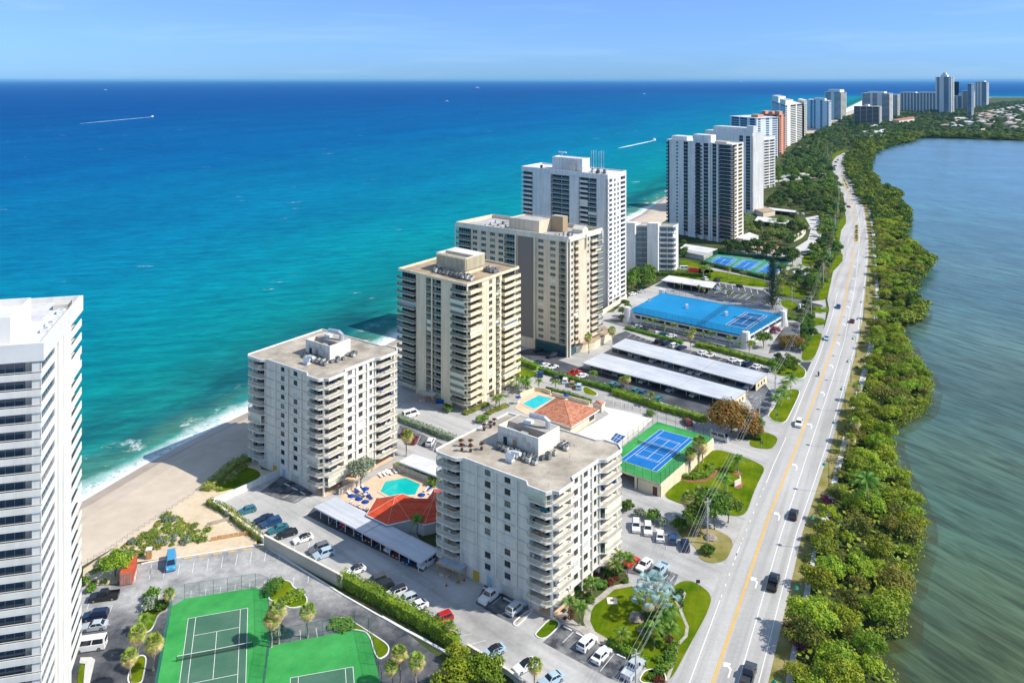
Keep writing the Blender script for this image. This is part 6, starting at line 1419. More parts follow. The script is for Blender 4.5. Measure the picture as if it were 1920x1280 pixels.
# three far courts
cq = [[vQ2(215, 460), vQ2(375, 483), vQ2(292, 550), vQ2(125, 522)], [vQ2(430, 490), vQ2(587, 512), vQ2(478, 582), vQ2(322, 560)], [vQ2(640, 522), vQ2(800, 545), vQ2(700, 614), vQ2(535, 592)]]
sheet('sports_ground', [vQ2(210, 443), vQ2(820, 520), vQ2(668, 645), vQ2(85, 505)], .08, courtteal)
for q, nm in zip(cq, ('leftmost of the three blue courts near the dark pine', 'middle of the three blue courts near the dark pine', 'rightmost of the three blue courts, partly behind the dark pine')):
    court(nm, None, q, None, courtblue, .10, .2)
fence([vQ2(90, 512), vQ2(655, 650), vQ2(830, 522), vQ2(210, 440), vQ2(90, 512)], 3, 'faint green wire fence around the three far blue courts', chain_green, greenmetal, 0, 5, r=.05)
# walls
def wall(label, pts, h, mat, w=.28, cap=None, name='boundary_wall'):
    o = pts[0]; m = MB(); q = [(p[0] - o[0], p[1] - o[1]) for p in pts]; m.strip(q, w, 0, z1=h); 
    if cap: m.strip(q, w + .2, h + .002, 1, z1=h + .12)
    ob = m.build(name, [mat, cap or mat], loc=(*o, 0)); return tag(ob, label, 'wall')
wall('long beige wall between the left car park and the pale lot', [vC(462, 655), vC(760, 815), vC(1046, 968)], 2.6, M('beige_render', (.42, .40, .34), (.52, .49, .42), scale=.15), .3, ivory)
wall('white capped wall stepping down towards the dunes beside a hedge', [vC(78, 352), vC(270, 490), vC(462, 632)], 1.2, ivory, .4, ivory)
wall('white garden wall running from the dunes to the white tower by the beach', [vC(80, 350), vC(330, 238), vC(560, 130)], 1.7, white, .4)
wall('low pale wall at the lower end of the hedge beside parked cars', [vE(985, 990), vE(1090, 1055), vE(1310, 1195), vE(1420, 1280)], 1.0, M('pale_render2', (.48, .43, .35), (.58, .52, .43), scale=.3), .3, ivory)
def plank_fence(label, pts, h, mat, gap=1.6):
    t = thing('fence', label, 'fence', (*pts[0], 0)); o = pts[0]; q = [(p[0] - o[0], p[1] - o[1]) for p in pts]
    for a, b in zip(q[:-1], q[1:]):
        n = max(1, round(math.dist(a, b) / gap))
        for i in range(n): m = MB(); m.strip([lerp2(a, b, i / n + .01), lerp2(a, b, (i + 1) / n - .01)], .08, .05, z1=h + .05 * (i % 2)); m.build('panel', [mat], t)
plank_fence('pale plank fence between the pool and the white carport', [vS7(770, 310), vS7(960, 385), vS7(1180, 470), vS7(1350, 535)], 1.7, paleplank, 1.9)
plank_fence('pale plank fence between the beach tower and the loungers', [vS7(-40, 705), vS7(110, 630), vS7(260, 575)], 1.6, paleplank, 1.9)
wall('curved cream wall behind the rectangular pool', [vQ5(120, 845), vQ5(215, 795), vQ5(340, 750), vQ5(470, 760), vQ5(580, 800)], 1.5, cream, .3)
wall('cream wall with hedge on top behind the terracotta pavilion', [vQ5(600, 815), vQ5(900, 890), vQ5(1160, 960)], 1.4, ivory, .3)
wall('white entrance wall beside the garage driveway', [vQ7(840, 85), vQ7(895, 40)], 2.0, white, .4)
wall('white retaining wall along the drive of the far tower', [vQ2(860, 335), vQ2(930, 300), vQ2(960, 262)], 4.0, ivory, .5)
wall('long white garden wall beside the peach slab', [vK(900, 1000), vK(1045, 905)], 2.0, ivory, .4)
wall('low white monument sign wall on the lawn by the raised deck', [vG(1108, 690), vG(1155, 668), vG(1148, 645)], 1.5, ivory, .25, name='sign_wall')
wall('small white sign on the oval grass island at the garage entrance', [vQ7(1022, 84), vQ7(1050, 84)], .9, white, .3, name='sign_wall')
# podiums and far roofs
def block(name, label, cat, pts, h, mat, rmat=None):
    t = thing(name, label, cat, (*pts[0], 0)); o = pts[0]; q = [(p[0] - o[0], p[1] - o[1]) for p in pts]
    m = MB(); m.prism(q, 0, h - .25); m.build('wall', [mat], t); m = MB(); cx = sum(p[0] for p in q) / len(q); cy = sum(p[1] for p in q) / len(q)
    m.prism([(cx + (p[0] - cx) * 1.03, cy + (p[1] - cy) * 1.03) for p in q], h - .25, h); m.build('roof', [rmat or roofwhite], t); return t
block('podium', 'cream entrance podium at the road end of the peach slab', 'podium', [vK(735, 1230), vK(770, 1175), vK(900, 1100), vK(955, 1140), vK(860, 1200)], 3.2, cream, rooftan)
block('pool_house', 'grey flat roofed pool house beside the three far courts', 'pool house', [vN(470, 985, 0), vN(600, 1010, 0), vN(665, 975, 0), vN(560, 940, 0)], 3.0, beige, roofpale)
block('entrance_canopy', 'white entrance canopy between the far tower and its brick forecourt', 'canopy', [vQ2(360, 345), vQ2(430, 355), vQ2(560, 330), vQ2(480, 300)], 3.5, white)
block('podium', 'tan terraced podium below the blank wall tower', 'podium', [vQ2(510, 90), vQ2(600, 130), vQ2(700, 110), vQ2(600, 70)], 4.0, peach, rooftan)
block('house', 'white flat roofed house with tall poles beside the far bend', 'house', [vO(915, 440), vO(960, 452), vO(1075, 442), vO(1060, 425)], 7, white)
block('house', 'long red roofed building at the foot of the narrow cream tower', 'house', [vQ1(790, 520), vQ1(850, 530), vQ1(980, 510), vQ1(970, 490)], 12, ivory, terracotta)
block('house', 'small white house behind the pale blue tower', 'house', [vS8(960, 900), vS8(1010, 915), vS8(1130, 930), vS8(1080, 905)], 5, cream, roofwhite)
block('house', 'small house with an orange roof beside the car park by the bend', 'house', [vS8(1110, 905), vS8(1150, 925), vS8(1180, 900), vS8(1150, 885)], 5, cream, terracotta)
block('house', 'small white pavilion left of the dark bronze tower', 'house', [vQ1(600, 560), vQ1(630, 566), vQ1(668, 556), vQ1(640, 550)], 8, white)
# ================================================================ vehicles
W_ = 213
rows = [('hatch', 'teal', vC(333, 402), W_, 'teal hatchback alone at the dune end of the wall row'), ('sedan', 'navy', vC(460, 468), W_, 'navy sedan, first of the dark cluster along the hedge wall'),
 ('suv', 'blue', vC(515, 495), W_, 'dark blue wagon between the navy and teal cars along the hedge wall'), ('sedan', 'teal', vC(566, 540), W_, 'grey teal sedan beside the black car at the hedge end'),
 ('sedan', 'black', vC(632, 576), W_, 'black sedan beside the white coupe along the beige wall'), ('coupe', 'white', vC(752, 614), W_, 'white coupe with a black roof beside the black sedan by the wall'),
 ('suv', 'grey', vC(872, 690), W_, 'grey estate car, upper of two side by side at the middle of the wall'), ('suv', 'paleblue', vC(908, 730), W_, 'pale blue estate car with sunroof at the middle of the wall'),
 ('coupe', 'white', vC(1142, 852), W_, 'white sedan parked alone near the hedge end of the wall'), ('suv', 'darkgrey', vC(1298, 935), W_, 'dark grey wagon at the top end of the lower hedge'),
 ('suv', 'black', vC(1350, 984), W_, 'black estate car second along the lower hedge'), ('suvdark', 'white', vC(1450, 1024), W_, 'white off roader with black roof beside the lower hedge'),
 ('suv', 'silver', vC(1530, 1076), W_, 'silver wagon third of the pale cars beside the lower hedge'), ('sedan', 'white', vC(1605, 1124), W_, 'white sedan last of the pale row beside the lower hedge'),
 ('suv', 'red', vC(1790, 1224), W_, 'dark red off roader behind a small palm by the lower hedge'), ('coupe', 'paleblue', vE(1190, 1026), W_, 'silver blue sedan with black roof by the low pale wall'),
 ('coupe', 'white', vE(1440, 1140), W_, 'white sedan with black roof half behind a bottom palm'), ('sedan', 'paleblue', vE(1645, 1245), W_, 'pale blue sedan cut by the bottom edge of the picture'),
 ('pickup', 'white', vE(1165, 590), 231, 'white pickup truck in the shade against the nearer white tower'), ('suv', 'silver', vE(1365, 685), 51, 'silver crossover with sunroof in the shade under the nearer white tower'),
 ('suv', 'white', vF(485, 1000), 51, 'white crossover seen from behind beside the garden lawn'), ('sedan', 'white', vF(592, 1090), 51, 'white sedan with sunroof seen from behind beside the garden lawn'),
 ('pickup', 'silver', vF(832, 1195), 51, 'silver open truck below the power lines at the garden corner'),
 ('sports', 'brightred', vF(812, 385), 48, 'bright red convertible behind the garden palms'), ('sedan', 'white', vF(912, 412), 231, 'white sedan between the red convertible and the silver pickup'),
 ('pickup', 'paleblue', vF(1022, 458), 231, 'pale blue pickup beside the silver blue palms'),
 ('suv', 'white', vF(851, 122), 262, 'white crossover leftmost in the row below the round shrubs'), ('suv', 'white', vF(939, 145), 262, 'white crossover with a sunroof second in the row below the round shrubs'),
 ('sedan', 'white', vF(1030, 192), 82, 'white sedan with a dark rear window third in the row below the round shrubs'), ('hatch', 'blue', vF(1122, 215), 82, 'blue grey hatchback fourth in the row by the utility pole'),
 ('sedan', 'navy', vF(1220, 262), 82, 'navy sedan last in the row under the wires'),
 ('suv', 'maroon', vQ4(268, 850), 81, 'dark red off roader half behind a dry palm beyond the white carport'), ('suv', 'maroon', vQ4(375, 930), 81, 'maroon car mostly hidden by the dry palm beyond the white carport'),
 ('suv', 'white', vQ4(588, 955), 81, 'white crossover in the palm car park beyond the white carport'), ('van', 'white', vQ4(335, 610), 38, 'long white van beside the flowering hedge near the cream tower'),
 ('pickup', 'black', vS2(298, 560), 192, 'black pickup truck beside the red shipping container'), ('suv', 'navy', vS2(225, 725), 192, 'navy car beside the silver sedan at the foot of the left tower'),
 ('sedan', 'silver', vS2(215, 815), 192, 'silver sedan with sunroof at the foot of the left tower'), ('van', 'white', vS2(180, 985), 192, 'white van half hidden by the left tower'),
 ('van', 'skyblue', vS2(872, 270), 292, 'sky blue and white camper van parked alone against the dune kerb'),
 ('van', 'silver', vG(1000, 335), 320, 'white delivery van beside the orange leaved tree'), ('suv', 'maroon', vL(1266, 528), 100, 'dark maroon car beside the terrace fence and hedge')]
for k, p, xy, a, l in rows: car(k, p, xy, a, l, 'cars parked around the white towers')
car('hatch', 'silver', vL(108, 2), 0, 'unused', 'x') if False else None
cp = [('suv', 'white', 1650, 812, 'white crossover under the lower end of the clubhouse carport'), ('sedan', 'blue', 1540, 786, 'blue car second from the lower end under the clubhouse carport'), ('sedan', 'maroon', 1465, 738, 'dark maroon car under the clubhouse carport'),
      ('sedan', 'white', 1398, 692, 'white car in the middle under the clubhouse carport'), ('sedan', 'maroon', 1258, 622, 'wine red car under the clubhouse carport'), ('hatch', 'blue', 1195, 580, 'blue hatchback under the clubhouse carport'),
      ('hatch', 'brightred', 1062, 508, 'bright red hatchback under the clubhouse carport'), ('sedan', 'navy', 1005, 472, 'navy car at the upper end under the clubhouse carport')]
for k, p, x, y, l in cp:
    q = Vector(vC(x, y)) + Vector((.9, 1.1)); car(k, p, q, 231, l, 'cars under the clubhouse carport')
traffic = [('suv', 'white', (1498, 797), 243, 'white off roader driving towards the viewer beside the yellow line'), ('sedan', 'black', (1488, 968), 63, 'black sedan driving away in the right hand lane'),
 ('pickup', 'black', (1450, 1096), 63, 'black pickup truck driving away in the right hand lane'), ('pickup', 'darkgrey', (1404, 1270), 63, 'dark pickup truck at the bottom edge of the road'),
 ('sedan', 'blue', (1572, 577), 243, 'blue sedan coming down the road beyond the garage entrance'), ('sedan', 'maroon', (1598, 604), 63, 'maroon sedan driving away beyond the garage'),
 ('sedan', 'paleblue', (1550, 636), 243, 'silver blue sedan coming down the road past the garage'), ('sedan', 'navy', (1593, 345), 97, 'navy car beside the far planted island'), ('suv', 'navy', (1603, 366), 100, 'navy off roader in the outer lane at the far bend'),
 ('sedan', 'maroon', (1591.5, 389), 270, 'dark red car coming out of the far bend'), ('sedan', 'black', (1566, 312), 290, 'last of three black cars in the far bend'), ('sedan', 'black', (1567.6, 305), 275, 'middle of three black cars in the far bend'),
 ('sedan', 'black', (1571, 301), 250, 'first of three black cars in the far bend'), ('suv', 'black', (1597.5, 283), 40, 'black car at the far crest beside the mangroves'), ('sedan', 'black', (1582, 292), 45, 'black car beside the farthest planted island'),
 ('sedan', 'silver', (1578, 366), 180, 'silver car waiting at a far side drive'), ('sedan', 'navy', (1576, 363.5), 180, 'dark car behind the silver one at a far side drive')]
for k, p, xy, a, l in traffic: car(k, p, (*G(*xy), .06), a, l, 'cars driving on the road', far=xy[1] < 660)
mid = []
def addrow(view_, lst, ang, group, tail):
    for k, p, x, y, l in lst: car(k, p, view_(x, y), ang, l + ' ' + tail, group, far=True)
addrow(vQ5, [('sedan', 'navy', 405, 338, 'dark sedan left of the white pair'), ('sedan', 'white', 495, 378, 'left white car of the pair'), ('coupe', 'white', 612, 400, 'right white car of the pair'), ('pickup', 'red', 935, 498, 'red pickup truck'), ('sedan', 'white', 1050, 535, 'white car beside the red pickup')], 36, 'cars along the clipped hedge', 'on the dark lot behind the rectangular pool hedge')
addrow(vQ5, [('suv', 'blue', 432, 515, 'dark blue car under a palm'), ('suv', 'darkgrey', 668, 572, 'dark grey car in the palm shade'), ('suv', 'white', 797, 615, 'white crossover'), ('suv', 'gold', 903, 662, 'bronze car'), ('suv', 'paleblue', 1003, 700, 'pale blue wagon')], 82, 'cars on the pale lot', 'on the pale lot behind the rectangular pool')
addrow(vQ5, [('suv', 'teal', 1515, 678, 'first teal car'), ('suv', 'navy', 1612, 710, 'second, navy car'), ('hatch', 'teal', 1848, 760, 'dark teal hatchback'), ('hatch', 'blue', 1960, 790, 'blue hatchback')], 60, 'cars behind the palm hedge', 'between the two golden palms and the lower long carport')
car('hatch', 'teal', vL(1080, 378), 60, 'pale teal car at the road end behind the palm hedge beside the lower long carport', 'cars behind the palm hedge', far=True)
addrow(vQ5, [('sedan', 'black', 605, 238, 'black sedan nearest the driveway'), ('suv', 'darkgrey', 680, 212, 'dark grey car second'), ('sedan', 'blue', 765, 205, 'blue grey car third'), ('sedan', 'black', 405, 150, 'black car')], 35, 'cars shaded by the peach slab', 'in the shade at the foot of the peach slab')
addrow(vQ6, [('sedan', 'white', 340, 430, 'left white car'), ('sedan', 'teal', 412, 440, 'teal car between two white ones'), ('sedan', 'white', 505, 460, 'right white car'), ('sedan', 'silver', 95, 350, 'silver car'), ('sedan', 'darkgrey', 170, 378, 'dark grey car')], 30, 'cars along the garage front', 'parked along the front of the blue roofed garage')
addrow(vQ6, [('suv', 'black', 362, 528, 'black off roader'), ('suv', 'navy', 448, 550, 'navy off roader'), ('suv', 'white', 542, 578, 'white off roader'), ('sedan', 'navy', 630, 600, 'navy sedan'), ('sedan', 'white', 880, 665, 'white sedan beside a yellow bush'),
    ('sports', 'white', 970, 690, 'white open car'), ('sedan', 'white', 1250, 750, 'white sedan mid row'), ('suv', 'white', 1345, 788, 'white crossover'), ('suv', 'navy', 1420, 800, 'dark blue car beside a yellow bush'), ('sedan', 'white', 1535, 828, 'white sedan at the road end')], 40, 'cars between the carport and the long hedge', 'between the upper long carport and the clipped hedge')
for i, (x, y) in enumerate([(25, 690), (95, 715), (275, 765), (455, 815), (645, 870), (740, 905), (835, 920), (1120, 1000), (1325, 1050), (1420, 1080)]):
    nth = ('first', 'second', 'third', 'fourth', 'fifth', 'sixth', 'seventh', 'eighth', 'ninth', 'tenth')[i]
    car('sedan', ('white', 'silver', 'white', 'paleblue', 'white', 'white', 'white', 'darkgrey', 'blue', 'white')[i], Vector(vQ6(x, y)) + Vector((1, 1.3)), 222, nth + ' car from the left in the shade of the upper long carport', 'cars under the upper long carport', far=True)
for i, (x, y) in enumerate([(90, 740), (272, 800), (440, 848), (500, 862), (620, 908), (780, 940)]):
    nth = ('first', 'second', 'third', 'fourth', 'fifth', 'sixth')[i]
    car('sedan', ('white', 'silver', 'white', 'grey', 'silver', 'white')[i], Vector(vM(x, y)) + Vector((1, 1.3)), 222, nth + ' car from the left in the shade of the lower long carport', 'cars under the lower long carport', far=True)
far = [('sedan', 'paleblue', vM(945, 222), 40, 'pale blue car nearest the carport on the black marked lot'), ('sedan', 'paleblue', vM(1000, 250), 40, 'pale blue car in the middle bays of the black marked lot'), ('sedan', 'black', vM(1090, 205), 100, 'black car under the lawn edge of the black marked lot'),
 ('suv', 'white', vM(860, 158), 100, 'white car on the lawn side behind the white carport'), ('suv', 'darkgrey', vM(940, 168), 100, 'dark car on the lawn side behind the white carport'), ('sedan', 'white', vM(380, 258), 35, 'white car beside the trees left of the blue roof'), ('sedan', 'silver', vM(437, 242), 35, 'silver car beside the trees left of the blue roof'),
 ('van', 'brightred', vM(783, 105), 0, 'red truck on the grass beside the low white block'), ('van', 'white', vM(725, 92), 0, 'white box truck behind the red truck'),
 ('van', 'white', vQ2(965, 440), 50, 'left white van at the end of the far drive'), ('van', 'white', vQ2(990, 432), 50, 'right white van at the end of the far drive'), ('sedan', 'white', vQ2(1002, 228), 10, 'white car turning on the far grey drive'), ('suv', 'darkgrey', vQ2(1110, 240), 10, 'dark car under trees on the far grey drive'),
 ('suv', 'navy', vQ2(1105, 128), 10, 'navy car at the top of the far kerb row'), ('suv', 'blue', vQ2(1110, 148), 10, 'blue car second in the far kerb row'), ('suv', 'navy', vQ2(1100, 168), 10, 'dark blue car third in the far kerb row'), ('suv', 'white', vQ2(1082, 180), 10, 'white car last in the far kerb row'),
 ('suv', 'white', vQ2(700, 85), 60, 'white car under the end of the thin far carport'), ('suv', 'white', vQ2(845, 98), 60, 'left white car of the far trio'), ('suv', 'silver', vQ2(890, 102), 60, 'silver car of the far trio'), ('suv', 'white', vQ2(940, 105), 60, 'right white car of the far trio')]
for k, p, xy, a, l in far: car(k, p, xy, a, l, 'cars around the far towers', far=True)
# motorbike with its rider
mo = G(1535, 705); t = thing('motorcycle', 'black motorcycle ridden towards the viewer in the left lane', 'motorcycle', (*mo, .06), math.radians(243))
for x in (-.68, .68): m = MB(); m.tube([(x, -.07, .33), (x, .07, .33)], .33, 12); m.build('wheel', [tyre], t)
m = MB(); m.tube([(-.6, 0, .4), (-.2, 0, .75), (.3, 0, .85), (.55, 0, .75), (.68, 0, .35)], [.08, .14, .17, .10, .05], 8); m.tube([(.42, -.36, 1.05), (.48, 0, 1.0), (.42, .36, 1.05)], .03, 5); m.build('frame', [blackmetal], t)
def person(label, loc, rz, joints, cloth, skin=(.45, .27, .18), helmet=None, s=1.0):
    """one continuous skinned body; joints: name -> (x, y, z, radius)"""
    J = joints; names = list(J); E = [('pelvis', 'chest'), ('chest', 'neck'), ('neck', 'head')]
    for sd in 'lr': E += [('chest', sd + 'sh'), (sd + 'sh', sd + 'el'), (sd + 'el', sd + 'ha'), ('pelvis', sd + 'hip'), (sd + 'hip', sd + 'kn'), (sd + 'kn', sd + 'an'), (sd + 'an', sd + 'to')]
    me = bpy.data.meshes.new('person'); me.from_pydata([J[n][:3] for n in names], [(names.index(a), names.index(b)) for a, b in E], [])
    o = bpy.data.objects.new('person', me); COL.objects.link(o); o.location = loc; o.rotation_euler = (0, 0, rz)
    sk = o.modifiers.new('skin', 'SKIN')
    for i, n in enumerate(names): me.skin_vertices[0].data[i].radius = (J[n][3],) * 2
    me.skin_vertices[0].data[0].use_root = True
    o.modifiers.new('sub', 'SUBSURF').render_levels = 1; me.materials.append(cloth)
    tag(o, label, 'person')
    if helmet:
        h = J['head']; m = MB(); m.tube([(h[0], h[1], h[2] - .12), (h[0], h[1], h[2] - .02), (h[0], h[1], h[2] + .10), (h[0], h[1], h[2] + .15)], [.12, .155, .12, .03], 10); m.build('helmet', [helmet], o)
    return o
ride = dict(pelvis=(-.2, 0, .95, .15), chest=(-.02, 0, 1.32, .17), neck=(.04, 0, 1.5, .07), head=(.09, 0, 1.66, .11), lsh=(0, .2, 1.42, .08), lel=(.22, .34, 1.2, .055), lha=(.44, .34, 1.08, .045), rsh=(0, -.2, 1.42, .08), rel=(.22, -.34, 1.2, .055), rha=(.44, -.34, 1.08, .045),
            lhip=(-.16, .11, .92, .12), lkn=(.28, .22, .78, .08), lan=(.05, .2, .36, .06), lto=(.22, .2, .3, .05), rhip=(-.16, -.11, .92, .12), rkn=(.28, -.22, .78, .08), ran=(.05, -.2, .36, .06), rto=(.22, -.2, .3, .05))
person('rider in a dark red jacket and black helmet sitting on the motorcycle', (*mo, .06), math.radians(243), ride, M('rider_jacket', (.10, .015, .015), (.03, .03, .03), scale=3, lo=.45, hi=.55), helmet=blackmetal)
stand = dict(pelvis=(0, 0, .95, .14), chest=(.02, 0, 1.3, .17), neck=(.03, 0, 1.5, .065), head=(.06, 0, 1.66, .10), lsh=(0, .19, 1.42, .075), lel=(.02, .25, 1.15, .05), lha=(.14, .25, .92, .04), rsh=(0, -.19, 1.42, .075), rel=(.03, -.25, 1.15, .05), rha=(.2, -.2, .98, .04),
             lhip=(0, .1, .9, .11), lkn=(.05, .12, .5, .075), lan=(0, .13, .08, .055), lto=(.16, .14, .04, .045), rhip=(0, -.1, .9, .11), rkn=(.02, -.12, .5, .075), ran=(-.05, -.13, .08, .055), rto=(.11, -.14, .04, .045))
person('worker in a lime vest and white helmet beside the timber work shelter', (*vE(925, 455), 0), 3.8, stand, M('lime_vest', (.28, .48, .05), (.05, .06, .09), scale=1.6, lo=.48, hi=.52), helmet=whiteplastic)
# ================================================================ lamps, poles, wires
def lamp_proto():
    p = MB(); p.tube([(0, 0, 0), (0, 0, .5), (0, 0, 7.2), (-.15, 0, 7.75), (-.6, 0, 8.0), (-1.05, 0, 7.8), (-1.15, 0, 7.35)], [.16, .1, .07, .06, .06, .06, .06], 6)
    h = MB(); h.tube([(-1.15, 0, 7.4), (-1.15, 0, 7.15), (-1.15, 0, 6.85)], [.1, .32, .52], 10)
    return [('pole', mesh_of(p, 'pole', [greenmetal]), []), ('lamp_shade', mesh_of(h, 'lamp_shade', [M('lamp_green', (.03, .30, .20))]), [])]
LAMP = lamp_proto()
lx = [(56.5 + 12.5 * k, 155 + 24.9 * k) for k in range(14)] + [(44.2, 130.5)]
for i, (x, y) in enumerate(lx): place(LAMP, 'street_lamp', 'green goose neck street lamp on the grass verge between road and sidewalk', 'street lamp', (x, y, 0), math.radians(-25), 1, 'street lamps along the verge')
def pole(px, py, h, label, arms=1):
    t = thing('utility_pole', label, 'utility pole', G(px, py), math.radians(25), 'utility poles along the road'); m = MB(); m.tube([(0, 0, -.2), (0, 0, h)], [.2, .13], 8); m.build('pole', [woodpole], t)
    m = MB(); m.box(-.9, .9, -.06, .06, h - .9, h - .75); m.build('crossarm', [woodpole], t)
    for x in (-.8, 0, .8): m = MB(); m.tube([(x, 0, h - .75), (x, 0, h - .45)], .06, 5); m.build('insulator', [steel], t)
    if arms: m = MB(); m.tube([(.3, 0, h - 3.2), (.3, 0, h - 2.3)], .22, 8); m.build('transformer', [steel], t)
    p = G(px, py); return Vector((p[0], p[1], h))
tops = []
for px, py, h, l in ((1192, 1335, 10.6, 'tall utility pole rising at the bottom edge in front of the garden corner'), (1326.5, 1019, 10.5, 'tall pale utility pole beside the leafy tree at the upper parking row'), (1424, 794, 9.3, 'utility pole beside the orange leaved tree'), (1453.5, 752, 10.5, 'utility pole at the end of the upper long carport'),
               (1498, 642, 8.3, 'utility pole beside the golden domed tree by the garage'), (1521, 597, 10.3, 'utility pole beside the garage entrance lawn'), (1544, 541, 13.3, 'utility pole with boxes beside the shrubs opposite the dark pine'), (1556, 499, 10.6, 'utility pole by the grey shrub in the bend')):
    tops.append(pole(px, py, h, l))
for i, (px, py, h) in enumerate(((1566, 438, 13), (1571, 415, 14), (1573, 384, 15), (1563, 340, 16), (1553, 315, 17), (1552, 300, 16), (1560, 285, 14), (1600, 268, 14), (1622, 263, 13), (1642, 258, 14))):
    tops.append(pole(px, py, h, '%s distant utility pole past the grey shrub, going up the road' % ('first', 'second', 'third', 'fourth', 'fifth', 'sixth', 'seventh', 'eighth', 'ninth', 'tenth')[i], 0))
wm = M('wire', (.42, .42, .42), rough=.5); p0 = tops[0] + (tops[0] - tops[1]) * .8
seq = [p0] + tops
for i, (a, b) in enumerate(zip(seq[:-1], seq[1:])):
    t = thing('power_line', 'sagging wires of the power line ' + ('at the bottom edge below the garden' if i == 0 else 'over the garden and its silver palms' if i == 1 else 'over the lawn beside the raised deck' if i == 2 else 'on %s span past the orange tree' % ('the first', 'the second', 'the third', 'the fourth', 'the fifth', 'the sixth', 'the seventh', 'the eighth', 'the ninth', 'the tenth', 'the eleventh', 'the twelfth', 'the thirteenth', 'the fourteenth', 'the fifteenth', 'the sixteenth')[i - 3]), 'power line', tuple(a), 0, 'power line spans')
    d = b - a; sd = Vector((-d.y, d.x, 0)).normalized(); r = .02 if i < 6 else .016
    for off_, dz in ((-.8, -.45), (0, -.45), (.8, -.45), (.1, -2.0)):
        if i > 6 and off_ == 0: continue
        m = MB(); m.tube([tuple(sd * off_ + d * s + Vector((0, 0, dz - 1.1 * 4 * s * (1 - s)))) for s in [k / 8 for k in range(9)]], r, 4, cap=False); m.build('wire', [wm], t)
# ================================================================ pool furniture and odd things
def lounger_proto(fab):
    s = MB(); s.box(-.9, .35, -.3, .3, .30, .36); s.add([(.35, -.3, .33), (.35, .3, .33), (.95, .3, .75), (.95, -.3, .75), (.35, -.3, .29), (.35, .3, .29), (.95, .3, .71), (.95, -.3, .71)], [(0, 3, 2, 1), (4, 5, 6, 7), (0, 1, 5, 4), (2, 3, 7, 6), (0, 4, 7, 3), (1, 2, 6, 5)])
    f = MB()
    for x in (-.8, .3):
        for y in (-.27, .27): f.box(x - .03, x + .03, y - .03, y + .03, 0, .3)
    return [('sling', mesh_of(s, 'sling', [fab]), []), ('frame', mesh_of(f, 'frame', [whiteplastic]), [])]
LW, LB = lounger_proto(whiteplastic), lounger_proto(blueplastic)
spots = [(590, 430), (650, 410), (690, 385), (740, 395), (810, 370), (870, 360)]
for i, (x, y) in enumerate(spots): place(LW, 'sun_lounger', ('first', 'second', 'third', 'fourth', 'fifth', 'sixth')[i] + ' white sun lounger from the left in the row along the plank fence', 'sun lounger', (*vS7(x, y), .11), math.radians(120), 1, 'white sun loungers')
spots = [(125, 700), (225, 670), (275, 645), (335, 610), (360, 705), (400, 730), (440, 760), (265, 745)]
for i, (x, y) in enumerate(spots): place(LB if i in (1, 4, 5, 6) else LW, 'sun_lounger', ('white lounger beside the left blue umbrella', 'blue lounger left of the grey tree trunk', 'white lounger below the grey tree trunk', 'white lounger right of the grey tree trunk', 'first of three blue loungers by the pool corner', 'middle of three blue loungers by the pool corner', 'last of three blue loungers, beside the red roof', 'white lounger between two blue umbrellas')[i], 'sun lounger', (*vS7(x, y), .11), math.radians(125), 1, 'sun loungers around the turquoise pool')
for i, (x, y) in enumerate([(1270, 640), (1325, 625), (1345, 680)]): place(LB if i == 1 else LW, 'sun_lounger', ('left white lounger at the right end of the turquoise pool', 'blue lounger at the right end of the turquoise pool', 'right white lounger at the right end of the turquoise pool')[i], 'sun lounger', (*vS7(x, y), .11), math.radians(60), 1, 'sun loungers around the turquoise pool')
def umbrella(p, label, z=.11, R=1.05):
    t = thing('patio_umbrella', label, 'umbrella', (*p, z), 0, 'blue umbrellas by the pools'); m = MB()
    n = 8; vs = [(R * math.cos(2 * PI * i / n), R * math.sin(2 * PI * i / n), 2.05) for i in range(n)] + [(0, 0, 2.6)]; m.add(vs, [(i, (i + 1) % n, n) for i in range(n)]); m.build('canopy', [blueplastic], t)
    m = MB(); m.tube([(0, 0, 0), (0, 0, 2.62)], .03, 5); m.build('pole', [whiteplastic], t)
    m = MB(); m.tube([(0, 0, .68), (0, 0, .73)], .55, 10); m.tube([(0, 0, 0), (0, 0, .08)], .3, 8); m.build('table', [whiteplastic], t)
for p, l in ((vS7(152, 845), 'left blue umbrella over a table beside the pale carport'), (vS7(262, 890), 'middle blue umbrella over a table beside the pale carport'), (vS7(358, 935), 'right blue umbrella over a table beside the red roof'), (vS7(1200, 830), 'blue umbrella between the pool and the red roof valley'),
             (vS7(360, 735), 'partly hidden blue umbrella beside the pool corner loungers'), (vQ5(95, 935), 'royal blue umbrella at the left end of the rectangular pool'), (vQ5(815, 905), 'royal blue umbrella behind the terracotta pavilion roof')): umbrella(p, l)
t = thing('shipping_container', 'rust red shipping container beside the leafy bush on the left car park', 'shipping container', (*vS2(478, 440), 0), math.radians(17 + 62 - 62 + 0)); a = Vector(vS2(430, 452)); b_ = Vector(vS2(528, 436)); d = (b_ - a); ang = math.atan2(d.y, d.x); t.location = (a.x, a.y, 0); t.rotation_euler = (0, 0, ang)
m = MB(); m.box(0, 2.44, 0, 6.1, .12, 2.6); 
for i in range(20): m.box(-.04, -.001, .2 + i * .29, .34 + i * .29, .3, 2.45); m.box(2.441, 2.48, .2 + i * .29, .34 + i * .29, .3, 2.45)
m.build('body', [rustred], t)
